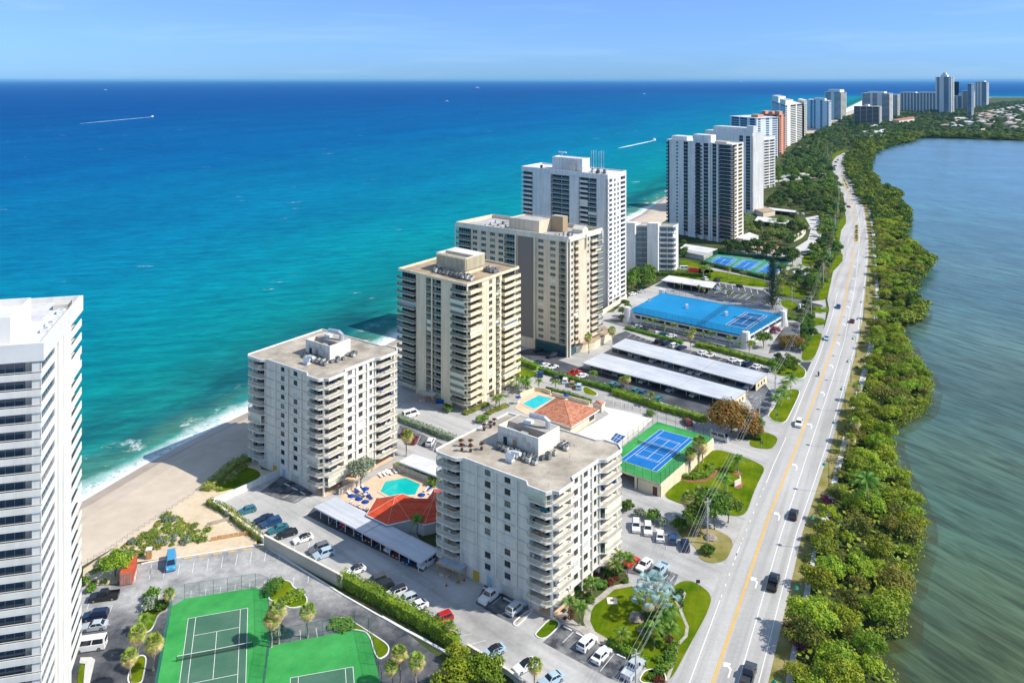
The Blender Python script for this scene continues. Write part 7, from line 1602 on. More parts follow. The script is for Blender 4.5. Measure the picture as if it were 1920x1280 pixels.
for x in (.06, 1.24): m = MB(); m.box(x, x + 1.14, -.05, -.002, .2, 2.5); d_ = m.build('door', [M('container_door', (.46, .16, .11), (.55, .26, .20), scale=1.5)], t); k = MB(); k.tube([(x + .35, -.09, .25), (x + .35, -.09, 2.45)], .035, 5); k.tube([(x + .8, -.09, .25), (x + .8, -.09, 2.45)], .035, 5); k.build('locking_bar', [steel], d_)
t = thing('portable_toilet', 'orange and white portable toilet at the dune edge', 'portable toilet', (*vS2(683, 215), 0), math.radians(15)); m = MB(); m.box(-.58, .58, -.58, .58, 0, 2.1); m.build('cabin', [M('toilet_orange', (.50, .24, .10))], t); m = MB(); m.box(-.62, .62, -.62, .62, 2.1, 2.32); m.build('roof', [whiteplastic], t); m = MB(); m.box(-.4, .4, -.62, -.582, .1, 1.95); m.build('door', [timber], t)
# scaffold / work platform under the near tower and the cream tower
def workshed(label, p, ang, roofm):
    t = thing('work_shelter', label, 'work shelter', (*p, 0), ang); m = MB(); m.box(0, 6.0, 0, 2.6, 2.6, 2.72); m.build('roof', [roofm], t)
    f = MB(); f.box(-.15, 6.15, -.15, 0, 2.5, 2.8); f.box(-.15, 0, 0, 2.75, 2.5, 2.8); f.build('roof_edge', [timber], t)
    for x in (.1, 2, 4, 5.8):
        for y in (.1, 2.4): m = MB(); m.box(x - .06, x + .06, y - .06, y + .06, 0, 2.6); m.build('post', [timber], t)
    m = MB(); m.box(.4, 2.6, .3, 1.6, 0, .5); m.build('bench', [paleplank], t)
    m = MB(); m.tube([(5.9, -.3, 0), (5.2, 1.0, 2.7)], .04, 5); m.tube([(6.3, -.2, 0), (5.6, 1.1, 2.7)], .04, 5)
    for i in range(8): a = i / 8; m.tube([(5.9 - .7 * a, -.3 + 1.3 * a, 2.7 * a), (6.3 - .7 * a, -.2 + 1.3 * a, 2.7 * a)], .025, 4)
    m.build('ladder', [timber], t)
a = Vector(vE(745, 410)); b_ = Vector(vE(900, 470)); workshed('timber work shelter with a flat board roof at the foot of the nearer white tower', a, math.atan2((b_ - a).y, (b_ - a).x), M('work_roof', (.30, .36, .42), (.45, .50, .55), scale=.8))
a = Vector(vQ4(420, 420)); b_ = Vector(vQ4(590, 450)); workshed('grey roofed work shelter at the foot of the cream tower', a, math.atan2((b_ - a).y, (b_ - a).x), metalroof)
def cone(p, l):
    t = thing('traffic_cone', l, 'traffic cone', (*p, 0)); m = MB(); m.tube([(0, 0, .03), (0, 0, .7)], [.2, .04], 8); m.build('cone', [orange], t); m = MB(); m.box(-.25, .25, -.25, .25, 0, .03); m.build('base', [blackmetal], t)
cone(vE(822, 492), 'orange cone at the corner of the timber work shelter'); cone(vE(912, 465), 'orange cone between the shelter and the stacked equipment'); cone(vE(962, 450), 'orange cone nearest the yellow door')
t = thing('skip', 'blue skip beside the work shelter under the cream tower', 'skip', (*vQ4(705, 440), 0)); m = MB(); m.prism([(-1.2, -.7), (1.2, -.7), (1.2, .7), (-1.2, .7)], .1, 1.2); m.build('body', [blueplastic], t); m = MB(); m.box(-1.25, 1.25, -.75, .75, 1.2, 1.28); m.build('lid', [bluemetal], t)
t = thing('concrete_slab_pad', 'square pale plinth with a brown plaque on the garden lawn', 'plinth', (*vF(670, 668), .1)); m = MB(); m.box(-1, 1, -1, 1, 0, .12); m.build('slab', [deckwhite], t); m = MB(); m.box(-.3, .3, -.3, .3, .12, .2); m.build('plaque', [M('plaque', (.25, .08, .03))], t)
def rock(p, s, l, z=0):
    rnd = random.Random(int(s * 100)); m = MB(); n = 10; vs = []; fs = []
    for i in range(5):
        for j in range(n):
            th = PI * .5 * i / 4.6; r = s * math.cos(th) * rnd.uniform(.82, 1.15); vs.append((r * math.cos(2 * PI * j / n), r * math.sin(2 * PI * j / n), s * .62 * math.sin(th) * rnd.uniform(.9, 1.1)))
    for i in range(4):
        for j in range(n): fs.append((i * n + j, i * n + (j + 1) % n, (i + 1) * n + (j + 1) % n, (i + 1) * n + j))
    fs.append(tuple(4 * n + j for j in range(n))); m.add(vs, fs); o = m.build('boulder', [M('rock', (.20, .17, .14), (.38, .33, .28), scale=1.2)], loc=(*p, z)); tag(o, l, 'boulder')
rock(vF(850, 800), 1.7, 'big pale boulder at the edge of the silver palm bed', .1); rock(vF(905, 890), 1.3, 'tan boulder below the silver palm bed', .1); rock(vG(925, 1075), 1.6, 'brown boulder at the foot of the utility pole')
# dune rope fence
plank_fence('weathered slat sand fence across the upper dune path', [vA(1240, 345), vA(1300, 330), vA(1380, 305)], 1.0, M('grey_slat', (.32, .27, .22), (.42, .36, .30), scale=1), 1.2)
plank_fence('orange slat sand fence across the lower dune path', [vA(1262, 435), vA(1370, 415), vA(1490, 395)], 1.1, timber, 1.2)
t = thing('rope_fence', 'weathered post and rope fence between the beach and the dune plants', 'fence', (*vA(490, 585), .15)); o = vA(490, 585); pp = [vA(490, 585), vA(600, 525), vA(700, 460), vA(800, 390), vA(900, 325), vA(1000, 262), vA(1100, 195), vA(1190, 140)]
q = [(p[0] - o[0], p[1] - o[1]) for p in pp]; rp = MB(); rp.tube([(x, y, .95) for x, y in q], .03, 4)
for a, b_ in zip(q[:-1], q[1:]):
    for i in range(3): c = lerp2(a, b_, i / 3); m = MB(); m.tube([(*c, 0), (*c, 1.1)], .07, 5); m.build('post', [woodpole], t)
rp.build('rope', [timber], t)
def sign(p, h, l, mat=whiteplastic, z=0):
    t = thing('sign_post', l, 'sign', (*p, z)); m = MB(); m.tube([(0, 0, 0), (0, 0, h)], .05, 5); m.build('post', [steel], t); m = MB(); m.box(-.4, .4, -.03, .03, h - .7, h); m.build('panel', [mat], t)
sign(vF(1315, 592), 2.4, 'thin dark post on the roadside lawn by the garden entrance', blackmetal); sign(vQ7(545, 1190), 1.8, 'small green sign on the grass corner below the orange leaved tree', greenmetal); sign(vQ7(668, 975), 2.2, 'green sign on the palm island by the carport exit', greenmetal)
sign(vQ7(762, 830), 1.8, 'white sign on the palm island by the road'); sign(vQ2(1002, 715), 2.0, 'white sign beside the clipped round hedge')
t = thing('flagpole', 'white flagpole on the lawn left of the garage entrance wall', 'flagpole', (*vQ7(790, 45), 0)); m = MB(); m.tube([(0, 0, 0), (0, 0, 9)], [.09, .05], 6); m.build('pole', [whiteplastic], t)
t = thing('flag', 'striped flag on a short pole at the edge of the silver palms', 'flag', (*vF(1150, 790), .1)); m = MB(); m.tube([(0, 0, 0), (0, 0, 2.6)], .03, 5); m.build('pole', [whiteplastic], t); m = MB(); m.add([(0, 0, 2.5), (.9, .1, 2.3), (.9, .12, 1.8), (0, 0, 1.9)], [(0, 1, 2, 3)]); m.build('cloth', [M('flag_cloth', (.55, .25, .25), (.7, .6, .6), scale=6)], t)
# boats far out, with their wakes on the water
def boat(px, py, s, label, wake=None, ww=5):
    p = G(px, py, -.75); hd = 0.0
    if wake: w0 = G(*wake, -.75); hd = math.atan2(p[1] - w0[1], p[0] - w0[0])
    t = thing('motor_boat', label, 'boat', (*p, -.75), hd); m = MB(); m.prism([(-s, -s * .28), (s * .4, -s * .28), (s, 0), (s * .4, s * .28), (-s, s * .28)], -.2, s * .22); m.build('hull', [whiteplastic], t); m = MB(); m.box(-s * .5, s * .2, -s * .2, s * .2, s * .22, s * .55); m.build('cabin', [white], t)
    if wake:
        d = Vector((w0[0] - p[0], w0[1] - p[1])); L = d.length; d /= L; q = Vector((-d.y, d.x)); n = 40; rnd = random.Random(3); mb = MB(); l = []; r = []
        for i in range(n + 1):
            tt = i / n; c = Vector(p) + d * L * tt; w = ww * (.5 + .7 * tt) * rnd.uniform(.55, 1.2) * (1 - .75 * tt ** 2); l.append(c + q * w); r.append(c - q * w)
        mb.add([(v.x, v.y, -.70) for v in l] + [(v.x, v.y, -.70) for v in r], [(i, i + 1, n + 2 + i, n + 1 + i) for i in range(n)])
        o = mb.build('wake', [M('wake_foam', (.62, .74, .80), (.80, .84, .86), scale=.03)]); o['kind'] = 'structure'
boat(286, 219.3, 7, 'small white boat trailing a long wake at the far left', (150, 232), 4.5)
boat(1227, 263.5, 7, 'white boat trailing a wake left of the big white tower', (1160, 278), 4)
boat(1208, 176.5, 11, 'white boat on the far sea right of centre'); boat(895, 165, 26, 'pale ship near the horizon'); boat(838, 190, 8, 'tiny white boat on the far sea below the ship'); boat(198, 169, 15, 'tiny pale ship near the left horizon'); boat(1390, 153.5, 90, 'pale ship on the right horizon')
# ================================================================ planting
def inside(p, poly):
    c = False; n = len(poly); j = n - 1
    for i in range(n):
        (x1, y1), (x2, y2) = poly[i][:2], poly[j][:2]
        if (y1 > p[1]) != (y2 > p[1]) and p[0] < (x2 - x1) * (p[1] - y1) / (y2 - y1) + x1: c = not c
        j = i
    return c
def scatter(poly, dmin, seed, maxn=9999, tries=26):
    rnd = random.Random(seed); xs = [p[0] for p in poly]; ys = [p[1] for p in poly]; out = []; cell = {}
    area = (max(xs) - min(xs)) * (max(ys) - min(ys)); n = int(area / (dmin * dmin) * tries / 8) + 60
    for _ in range(min(n, 200000)):
        p = (rnd.uniform(min(xs), max(xs)), rnd.uniform(min(ys), max(ys)))
        if not inside(p, poly): continue
        k = (int(p[0] // dmin), int(p[1] // dmin))
        if any((p[0] - q[0]) ** 2 + (p[1] - q[1]) ** 2 < dmin * dmin for a in (-1, 0, 1) for b in (-1, 0, 1) for q in cell.get((k[0] + a, k[1] + b), ())): continue
        cell.setdefault(k, []).append(p); out.append(p)
        if len(out) >= maxn: break
    return out
def mass(protos, pts, name, label, leafm, smin=.8, smax=1.3, z=0.0, seed=3, thin=1):
    """a far-off wood that reads as one mass"""
    rnd = random.Random(seed); mb = MB()
    src = [[tuple(v.co) for v in p[0][1].vertices] for p in protos]
    for p in pts:
        vs = rnd.choice(src); s = rnd.uniform(smin, smax); a = rnd.uniform(0, 2 * PI); c, sn = math.cos(a) * s, math.sin(a) * s; n = len(mb.v)
        zs = s * rnd.uniform(.75, 1.15)
        mb.v += [(p[0] + v[0] * c - v[1] * sn, p[1] + v[0] * sn + v[1] * c, z + v[2] * zs) for v in vs]
        k = len(vs) // 4; mb.f += [(n + 4 * i, n + 4 * i + 1, n + 4 * i + 2, n + 4 * i + 3) for i in range(k)]; mb.m += [0] * k
    o = mb.build(name, [leafm]); tag(o, label, 'trees', kind='stuff'); return o
def massleaf(name, a, b, c):
    m, nt, p = nodes(name); col = ramp(nt, noise(nt, .075, 2, .5), [(.36, a), (.5, b), (.64, c)])
    col = mixc(nt, 1, col, ramp(nt, noise(nt, .6, 2, .6), [(.3, (.6,) * 3), (.7, (1.3,) * 3)]), 'MULTIPLY')
    nt.links.new(col, p.inputs['Base Color']); p.inputs['Roughness'].default_value = .7; p.inputs['Specular IOR Level'].default_value = .15; return m
mass_mang = massleaf('far_mangrove_leaf', (.055, .12, .018), (.13, .20, .022), (.25, .30, .035))
mass_wood = massleaf('far_wood_leaf', (.045, .11, .035), (.10, .185, .042), (.18, .25, .06))
rnd = random.Random(21)
mpoly = PX(SWR) + LAGW[::-1][20:]
mpoly = PX([(x + 4 if y > 600 else x + 2, y) for x, y in SWR]) + [G(x - 9 if y > 600 else x - 4, y) for x, y in LAG if y > 322][::-1]
cand = scatter(mpoly, 4.4, 5, tries=260)
nearp = sorted([p for p in cand if p[1] < 345], key=lambda p: p[1])
midp = [p for p in scatter(mpoly, 6.4, 6, tries=200) if p[1] >= 345]; midp.sort(key=lambda p: p[1])
for i, p in enumerate(nearp[:205]):
    s = rnd.uniform(.5, 1.08); place(MANG[rnd.choice((0, 1, 2, 3, 4, 5, 0, 2, 4, 6, 7, 8, 9, 6, 8, 10))], 'mangrove_tree', 'dense mangrove tree in the green belt between the sidewalk and the lagoon', 'mangrove tree', (*p, -.3), rnd.uniform(0, 6.28), (s * rnd.uniform(.8, 1.25), s, s * rnd.uniform(.75, 1.25)), 'mangroves along the lagoon')
for p in midp[:90]:
    s = rnd.uniform(.85, 1.25); place(MANG[rnd.choice((0, 1, 2, 3, 4, 5, 0, 2, 4, 6, 7, 8, 9, 6, 8, 10))], 'mangrove_tree', 'dense mangrove tree in the green belt between the sidewalk and the lagoon', 'mangrove tree', (*p, -.3), rnd.uniform(0, 6.28), (s, s, s * rnd.uniform(.8, 1.1)), 'mangroves along the lagoon')
shorepts = []
for a, b in zip(LAGW[:-1], LAGW[1:]):
    L = math.dist(a, b); k = max(1, int(L / 5.0))
    if a[1] > 330 and a[1] < 1500:
        for i in range(k): shorepts.append((a[0] + (b[0] - a[0]) * i / k - 1.5, a[1] + (b[1] - a[1]) * i / k))
bend = PX(ROADR[-11:-1]) + PX([(1722, 259), (1708, 265), (1667, 275), (1636, 288), (1636, 299), (1630, 310), (1630, 325), (1600, 335)])
mass(MANGFAR, midp[90:] + shorepts + scatter(bend, 7.5, 77, tries=200), 'mangrove_belt', 'distant continuation of the mangrove belt along the lagoon towards the bend', mass_mang, .8, 1.2, -.4)
mb = MB(); rs = random.Random(18)
for p in scatter([q for q in mpoly if q[1] < 360], .92, 44, tries=60):
    P = Vector((p[0], p[1], rs.uniform(.4, 2.6))); nr = Vector((rs.gauss(.2, .5), rs.gauss(-.1, .5), 1)).normalized(); u = nr.cross(Vector((rs.gauss(0, 1), rs.gauss(0, 1), rs.gauss(0, 1)))).normalized(); w = nr.cross(u); k = 1.15 * rs.uniform(.6, 1.2)
    mb.add([tuple(P - u * k * .5), tuple(P - w * k * .4), tuple(P + u * k * .5), tuple(P + w * k * .4)], [(0, 1, 2, 3)])
o = mb.build('mangrove_understory', [leaf_mangrove]); tag(o, 'tangled low leaves filling the gaps under the mangrove crowns', 'undergrowth', kind='stuff')
# low skirt of roots and leaves over the near water edge
mb = MB(); rs = random.Random(8)
for a, b in zip(LAGW[:-1], LAGW[1:]):
    if a[1] > 340: continue
    n = int(math.dist(a, b) * 26)
    for i in range(n):
        t = rs.random(); p = Vector((a[0] + (b[0] - a[0]) * t + rs.gauss(-.6, .7), a[1] + (b[1] - a[1]) * t + rs.gauss(0, .7), rs.uniform(-.8, 1.7)))
        nr = Vector((rs.gauss(.4, .5), rs.gauss(0, .5), rs.gauss(.6, .4))).normalized(); u = nr.cross(Vector((rs.gauss(0, 1), rs.gauss(0, 1), rs.gauss(0, 1)))).normalized(); w = nr.cross(u); k = .5 * rs.uniform(.6, 1.3)
        mb.add([tuple(p - u * k * .5), tuple(p - w * k * .4), tuple(p + u * k * .5), tuple(p + w * k * .4)], [(0, 1, 2, 3)])
o = mb.build('mangrove_undergrowth', [leaf_mangrove]); tag(o, 'low mangrove shoots trailing into the lagoon edge', 'undergrowth', kind='stuff')
# special trees in the belt
place(COCO[2], 'coconut_palm', 'coconut palm with long drooping fronds rising out of the mangroves', 'palm', (*vI(665, 1150), 0), .6, 1.35, 'palms among the mangroves')
for i, (p, l) in enumerate(((vI(600, 400), 'sabal palm at the sidewalk edge of the mangroves, opposite the carport exit'), (vI(580, 680), 'sabal palm over the sidewalk opposite the lawn corner'), (vI(545, 740), 'second sabal palm leaning over the sidewalk opposite the lawn corner'), (vQ2(1560, 1000), 'sabal palm over the sidewalk opposite the garage'))):
    place(SABAL[i], 'sabal_palm', l, 'palm', (*p, 0), i, .95, 'palms among the mangroves')
single(BUSHRED[0], 'bush', 'dark copper bush on the verge beside the sidewalk at the bottom', 'bush', (*vH(370, 690), 0), 0, (1.3, 2.4, 1.8)); single(BUSHFLO[0], 'bush', 'pink flowering bush over the sidewalk near the bottom', 'bush', (*vH(410, 740), 0), 0, (1.0, 1.6, .8)); single(BUSHFLO[0], 'bush', 'pink flowering bush over the sidewalk opposite the black sedan', 'bush', (*vI(398, 1085), 0), 0, (1.0, 2.2, .9))
gr = ['on the verge at the left edge of the sidewalk']
for i, p in enumerate(scatter(PX([(x + 6, y) for x, y in ROADR[1:12]] + [(x - 2, y) for x, y in SWL[::-1] if y > 520]), 7.5, 9)):
    if rnd.random() < .55: single(rnd.choice(BUSH + BUSHDUNE), 'bush', 'scruffy low shrub on the verge between road and sidewalk', 'bush', (*p, 0), rnd.uniform(0, 6), rnd.uniform(.5, 1.0), 'shrubs on the verge')
# ---- palms, one by one
def palms(lst, kind, group):
    for v, x, y, i, s, l in lst:
        pr = kind[i % len(kind)]; place(pr, 'palm', l, 'palm', (*v(x, y), 0), rnd.uniform(0, 6.28), s, group)
palms([(vS2, 722, 1170, 0, 1.0, 'sabal palm whose trunk stands against the green windscreen'), (vS2, 590, 1055, 2, 1.0, 'sabal palm on the grass strip between the black asphalt lanes'), (vS2, 525, 1300, 1, .85, 'sabal palm nearest the left tower at the bottom edge'), (vS2, 850, 640, 2, .7, 'small thin palm at the top left corner of the green court'),
       (vB, 915, 1010, 0, 1.0, 'left of two sabal palms between the green courts'), (vB, 972, 985, 1, 1.05, 'right of two sabal palms between the green courts'), (vB, 1188, 940, 0, .95, 'sabal palm alone on the black asphalt behind the bottom green court'),
       (vS3, 820, 1215, 1, .9, 'topmost of three golden palms at the bottom beside the lane'), (vS3, 715, 1290, 0, .8, 'left of three golden palms at the bottom beside the lane'), (vS3, 1030, 1310, 1, .9, 'right of three golden palms at the bottom beside the lane'),
       (vE, 848, 925, 2, .65, 'small palm in front of the dark red off roader'), (vE, 1510, 1270, 2, .8, 'small palm in front of the white sedan at the bottom edge'), (vQ4, 280, 1110, 0, 1.1, 'dry golden palm in the car park beyond the white carport'),
       (vG, 770, 580, 0, 1.0, 'left of three tall sabal palms at the raised deck wall'), (vG, 838, 575, 1, 1.25, 'middle and tallest of three sabal palms at the raised deck wall'), (vG, 870, 510, 2, 1.0, 'right of three sabal palms at the raised deck wall'),
       (vG, 775, 975, 0, 1.2, 'left sabal palm rising behind the leafy tree at the upper parking row'), (vG, 850, 920, 1, 1.0, 'right sabal palm rising behind the leafy tree at the upper parking row'),
       (vQ5, 1655, 750, 0, .75, 'left of two golden palms on the hedge island by the carport'), (vQ5, 1740, 760, 1, .75, 'right of two golden palms on the hedge island by the carport'), (vQ6, 735, 590, 0, .95, 'golden palm on the island between the carport and the garage'),
       (vK, 825, 1225, 1, 1.0, 'sabal palm in front of the peach slab entrance'), (vK, 965, 1175, 0, 1.1, 'sabal palm at the corner of the peach slab podium')], SABAL, 'sabal palms')
palms([(vF, 350, 800, 1, .85, 'palm at the balcony corner beside the red flower bed'), (vF, 430, 850, 1, .95, 'palm right of the red flower bed below the balcony corner'), (vF, 512, 635, 3, 1.0, 'young palm on the copper bed beside the garden path'), (vF, 690, 505, 0, .7, 'palm behind the path with a white trunk'), (vF, 787, 480, 0, .8, 'palm in front of the red convertible'), (vF, 728, 430, 1, .8, 'palm at the building end of the red convertible row'),
       (vF, 732, 1000, 3, .9, 'young palm with white trunk on its own mulch mound on the lawn'), (vG, 1130, 585, 3, 1.2, 'upper of two young palms in round red mulch beds'), (vG, 1040, 742, 3, 1.2, 'lower of two young palms in round red mulch beds'),
       (vF, 985, 1020, 1, 1.0, 'dark palm in the bed under the wires, nearest the path'), (vF, 1060, 940, 1, 1.0, 'palm under the wires right of the boulder bed'), (vF, 1110, 1010, 1, .9, 'palm under the wires beside the curving path'), (vF, 1130, 850, 3, 1.1, 'small palm between the silver palms and the curving path'),
       (vS7, 1140, 1290, 1, .9, 'dark palm in the shade of the near tower beside the red roof'), (vQ5, 240, 700, 3, 1.2, 'left of the slim palms behind the rectangular pool'), (vQ5, 405, 730, 1, .8, 'slim palm standing on the pale lot behind the pool'), (vQ5, 650, 750, 1, .8, 'slim palm right of the others on the pale lot'), (vQ5, 1215, 620, 0, .7, 'spiky palm in the hedge beside the red pickup'), (vQ5, 245, 770, 3, 1.0, 'short palm against the curved cream wall'),
       (vQ4, 1410, 530, 1, .9, 'palm in front of the cream tower colonnade'), (vQ4, 1455, 500, 3, 1.1, 'short palm beside the palm at the cream tower colonnade'), (vQ4, 1800, 300, 3, 1.2, 'palm at the right foot of the cream tower'), (vL, 1030, 415, 1, .9, 'palm in the oval bed behind the white terrace'),
       (vQ7, 700, 855, 0, .9, 'palm on the roadside island, fourth from the top'), (vQ7, 660, 905, 0, .9, 'palm on the roadside island, lowest of the clump'), (vQ7, 735, 780, 0, .9, 'palm on the roadside island, second from the top'), (vQ7, 780, 750, 0, 1.0, 'palm on the roadside island, topmost'), (vQ7, 720, 815, 1, 1.0, 'palm on the roadside island, third from the top'), (vS2, 660, 840, 3, .9, 'short shrubby palm on the island nearest the black lane')], COCO, 'feather palms')
place(BISM[0], 'silver_palm', 'left of the big silver blue fan palms in the garden', 'palm', (*vF(905, 800), .1), 0, 1.2, 'silver blue fan palms'); place(BISM[1], 'silver_palm', 'middle of the big silver blue fan palms in the garden', 'palm', (*vF(1000, 770), .1), 2, 1.35, 'silver blue fan palms'); place(BISM[0], 'silver_palm', 'right of the big silver blue fan palms in the garden', 'palm', (*vF(1085, 790), .1), 4, 1.1, 'silver blue fan palms')
place(BISM[1], 'silver_palm', 'silver blue fan palm at the back, in front of the white sedan', 'palm', (*vF(925, 690), .1), 1, 1.0, 'silver blue fan palms')
# ---- notable trees
place(NORFOLK, 'norfolk_pine', 'tall dark narrow pine between the garage and the three far courts', 'pine tree', (*vM(1310, 345), 0), 0, 1.12)
place(AUTUMN[0], 'almond_tree', 'large round tree with orange brown leaves beside the white delivery van', 'tree', (*vG(1085, 285), 0), 0, 1.25); place(TREE[0], 'tree', 'green tree hiding behind the orange leaved tree on the road side', 'tree', (*vG(1270, 280), 0), 1, .75)
place(AUTUMN[0], 'almond_tree', 'small orange leaved tree at the right edge of the large orange tree', 'tree', (*vG(1265, 305), 0), 2, .45)
place(AUTUMN[0], 'almond_tree', 'golden brown dome shaped tree beside the garage driveway', 'tree', (*vQ7(785, 395), 0), 4, (.85, .85, .72))
place(GREYTREE[0], 'olive_tree', 'grey green round tree between the beach tower and the turquoise pool', 'tree', (*vS7(300, 590), .1), 0, 1.12)
place(TREE[1], 'tree', 'broad leafy tree at the upper parking row behind the utility pole', 'tree', (*vG(960, 1010), 0), 0, 1.35); place(TREE[0], 'tree', 'leafy tree left of the utility pole, above the dark blue car', 'tree', (*vG(800, 1030), 0), 2, 1.0); place(TREE[2], 'tree', 'leafy tree on the road side of the utility pole', 'tree', (*vG(1060, 960), 0), 3, 1.05)
place(TREE[0], 'tree', 'round dark tree in front of the garage corner tower', 'tree', (*vQ7(560, 390), 0), 1, 1.0); place(TREE[1], 'tree', 'small tree at the foot of the garage corner tower', 'tree', (*vQ7(470, 400), 0), 1, .5)
place(MANG[8], 'tree', 'left of two bright leafy trees at the bottom edge beside the lane', 'tree', (*vS3(1560, 1300), 0), 0, .95); place(MANG[8], 'tree', 'right of two bright leafy trees at the bottom edge beside the lane', 'tree', (*vE(1130, 1275), 0), 2, .95); place(MANG[0], 'tree', 'dense tree where the lower hedge ends', 'tree', (*vE(900, 1090), 0), 2, .62)
place(MANG[2], 'tree', 'leafy bush tree half covering the red shipping container', 'tree', (*vS2(395, 370), 0), 0, .85)
# ---- hedges
hedge([vC(45, 340), vC(200, 420), vC(300, 510), vC(440, 615)], 2.0, 1.5, 'bright hedge running up the wall from the car park to the dunes', leaf_dune)
hedge([vE(0, 470), vE(250, 600), vE(520, 745), vE(760, 880), vE(900, 985)], 2.6, 2.6, 'long thick green hedge between the dark lane and the pale lot')
hedge([vQ4(170, 650), vQ4(340, 720), vQ4(560, 800), vQ4(760, 880), vQ4(900, 920)], 2.2, 1.7, 'flowering silvery hedge between the palm car park and the van', leaf_grey)
hedge([vQ5(90, 320), vQ5(390, 430)], 3.0, 2.0, 'clipped hedge above the small bright lawn of the cream tower')
hedge([vQ5(420, 450), vQ5(820, 570), vQ5(1250, 680), vQ5(1640, 790), vQ5(1960, 900)], 2.4, 1.6, 'long grey green hedge between the pale lot and the dark carport lot', leaf_tree)
hedge([vL(790, 340), vL(1100, 440), vL(1390, 520)], 2.6, 2.0, 'green hedge along the lower carport lot down to the orange tree')
hedge([vQ6(800, 570), vQ6(1000, 610), vQ6(1400, 720), vQ6(1720, 800)], 3.0, 1.8, 'long clipped bright hedge between the garage driveway and the carport row'); hedge([vQ6(-40, 360), vQ6(250, 440), vQ6(640, 545)], 2.0, 1.2, 'thin hedge between the garage front parking and the carport row', leaf_tree)
hedge([vQ6(1700, 800), vQ6(1760, 760), vQ6(1860, 750)], 2.4, 1.6, 'hedge end curving towards the garage driveway exit')
hedge([vQ5(500, 735), vQ5(800, 800), vQ5(1180, 930)], 1.6, 1.2, 'low hedge on the wall behind the terracotta pavilion', leaf_tree)
hedge([vG(720, 620), vG(790, 632), vG(880, 620), vG(935, 580), vG(925, 530)], 1.8, 1.1, 'clipped round ended hedge around the three sabal palms'); hedge([vM(500, 130), vM(700, 130), vM(900, 145)], 3, 2.0, 'far hedge along the lawn below the low white block', leaf_tree)
hedge([vQ2(75, 525), vQ2(350, 590), vQ2(660, 665)], 3.0, 1.8, 'dark hedge along the near side of the three far courts', leaf_dark); hedge([vQ2(210, 437), vQ2(500, 470), vQ2(840, 510)], 2.5, 2.0, 'dark hedge along the back of the three far courts', leaf_dark)
hedge([vQ7(735, 150), vQ7(790, 165), vQ7(850, 175)], 2.4, 1.4, 'short hedge beside the road end of the garage'); hedge([vF(640, 985), vF(800, 1070), vF(940, 1150)], 1.6, 1.0, 'hedge between the garden lawn and the stalls with white cars'); hedge([vF(1150, 990), vF(1120, 1120), vF(1060, 1190)], 1.4, .9, 'short hedge along the curving garden path', leaf_tree)
hedge([vF(1180, 600), vF(1170, 720)], 1.6, .9, 'low dark hedge inside the loop of the garden path', leaf_dark); hedge([vQ7(360, 1110), vQ7(540, 1130)], 2.0, 1.2, 'dark hedge under the orange leaved tree', leaf_dark)
hedge([vQ4(1010, 590), vQ4(1150, 530), vQ4(1310, 460)], 2.2, .9, 'yellow green hedge in front of the cream tower colonnade', leaf_dune); hedge([vQ4(1300, 590), vQ4(1400, 540), vQ4(1560, 480)], 2.0, .9, 'yellow green hedge across the drive from the cream tower', leaf_dune)
hedge([vB(900, 640), vB(900, 560), vB(1000, 520)], 2.4, .9, 'clump hedge at the corner between green court and lane', leaf_tree)
hedge([vC(20, 250), vC(120, 160), vC(230, 60), vC(350, 10)], 3.0, 1.6, 'wild hedge along the top of the beach below the beach tower', leaf_dune)
# ---- bushes in beds
def bushes(poly, d, seed, meshes, label, group, smin=.6, smax=1.2, cap=60):
    for p in scatter(poly, d, seed)[:cap]: single(random.Random(p[0]).choice(meshes), 'bush', label, 'bush', (*p, .05), p[0] * 7 % 6.28, smin + (smax - smin) * ((p[1] * 13.7) % 1), group)
bushes([vF(400, 560), vF(600, 420), vF(760, 470), vF(780, 530), vF(620, 550), vF(540, 670), vF(480, 700), vF(420, 640)], 1.8, 1, BUSH + BUSHRED, 'leafy shrub in the bed between the near tower and the garden path', 'shrubs beside the garden path')
bushes([vF(840, 800), vF(1000, 760), vF(1130, 760), vF(1150, 990), vF(1090, 1180), vF(960, 1130), vF(980, 1000), vF(860, 900)], 2.0, 2, BUSH + BUSHY + BUSHRED, 'leafy shrub in the planted bed under the power lines', 'shrubs under the power lines')
bushes([vF(960, 1210), vF(1060, 1210), vF(1060, 1290), vF(940, 1290)], 1.7, 3, BUSHRED + BUSH, 'red flowering shrub on the bottom garden island', 'red shrubs at the bottom edge')
bushes([vF(290, 740), vF(370, 740), vF(390, 800), vF(320, 810)], 1.3, 4, BUSHRED, 'red spiky plant in the flower bed at the balcony corner', 'red plants at the balcony corner', .4, .7)
bushes([vA(500, 640), vA(600, 560), vA(900, 370), vA(1010, 270), vA(1120, 320), vA(1250, 370), vA(1220, 430), vA(900, 480), vA(760, 560), vA(640, 600)], 1.2, 5, BUSHDUNE + BUSHDUNE + BUSHGREY, 'dune shrub in the thicket between the beach and the left car park', 'dune shrubs', .45, 1.0, 240)
bushes([vC(0, 250), vC(130, 130), vC(300, 20), vC(360, 40), vC(240, 150), vC(100, 270)], 2.0, 6, BUSHDUNE, 'dune shrub on the bank between the beach and the white garden wall', 'shrubs on the beach bank', .6, 1.1)
bushes([vA(500, 760), vA(500, 690), vA(640, 680), vA(620, 720)], 2.0, 7, BUSH, 'green shrub on the bank above the black pickup', 'shrubs above the black pickup')
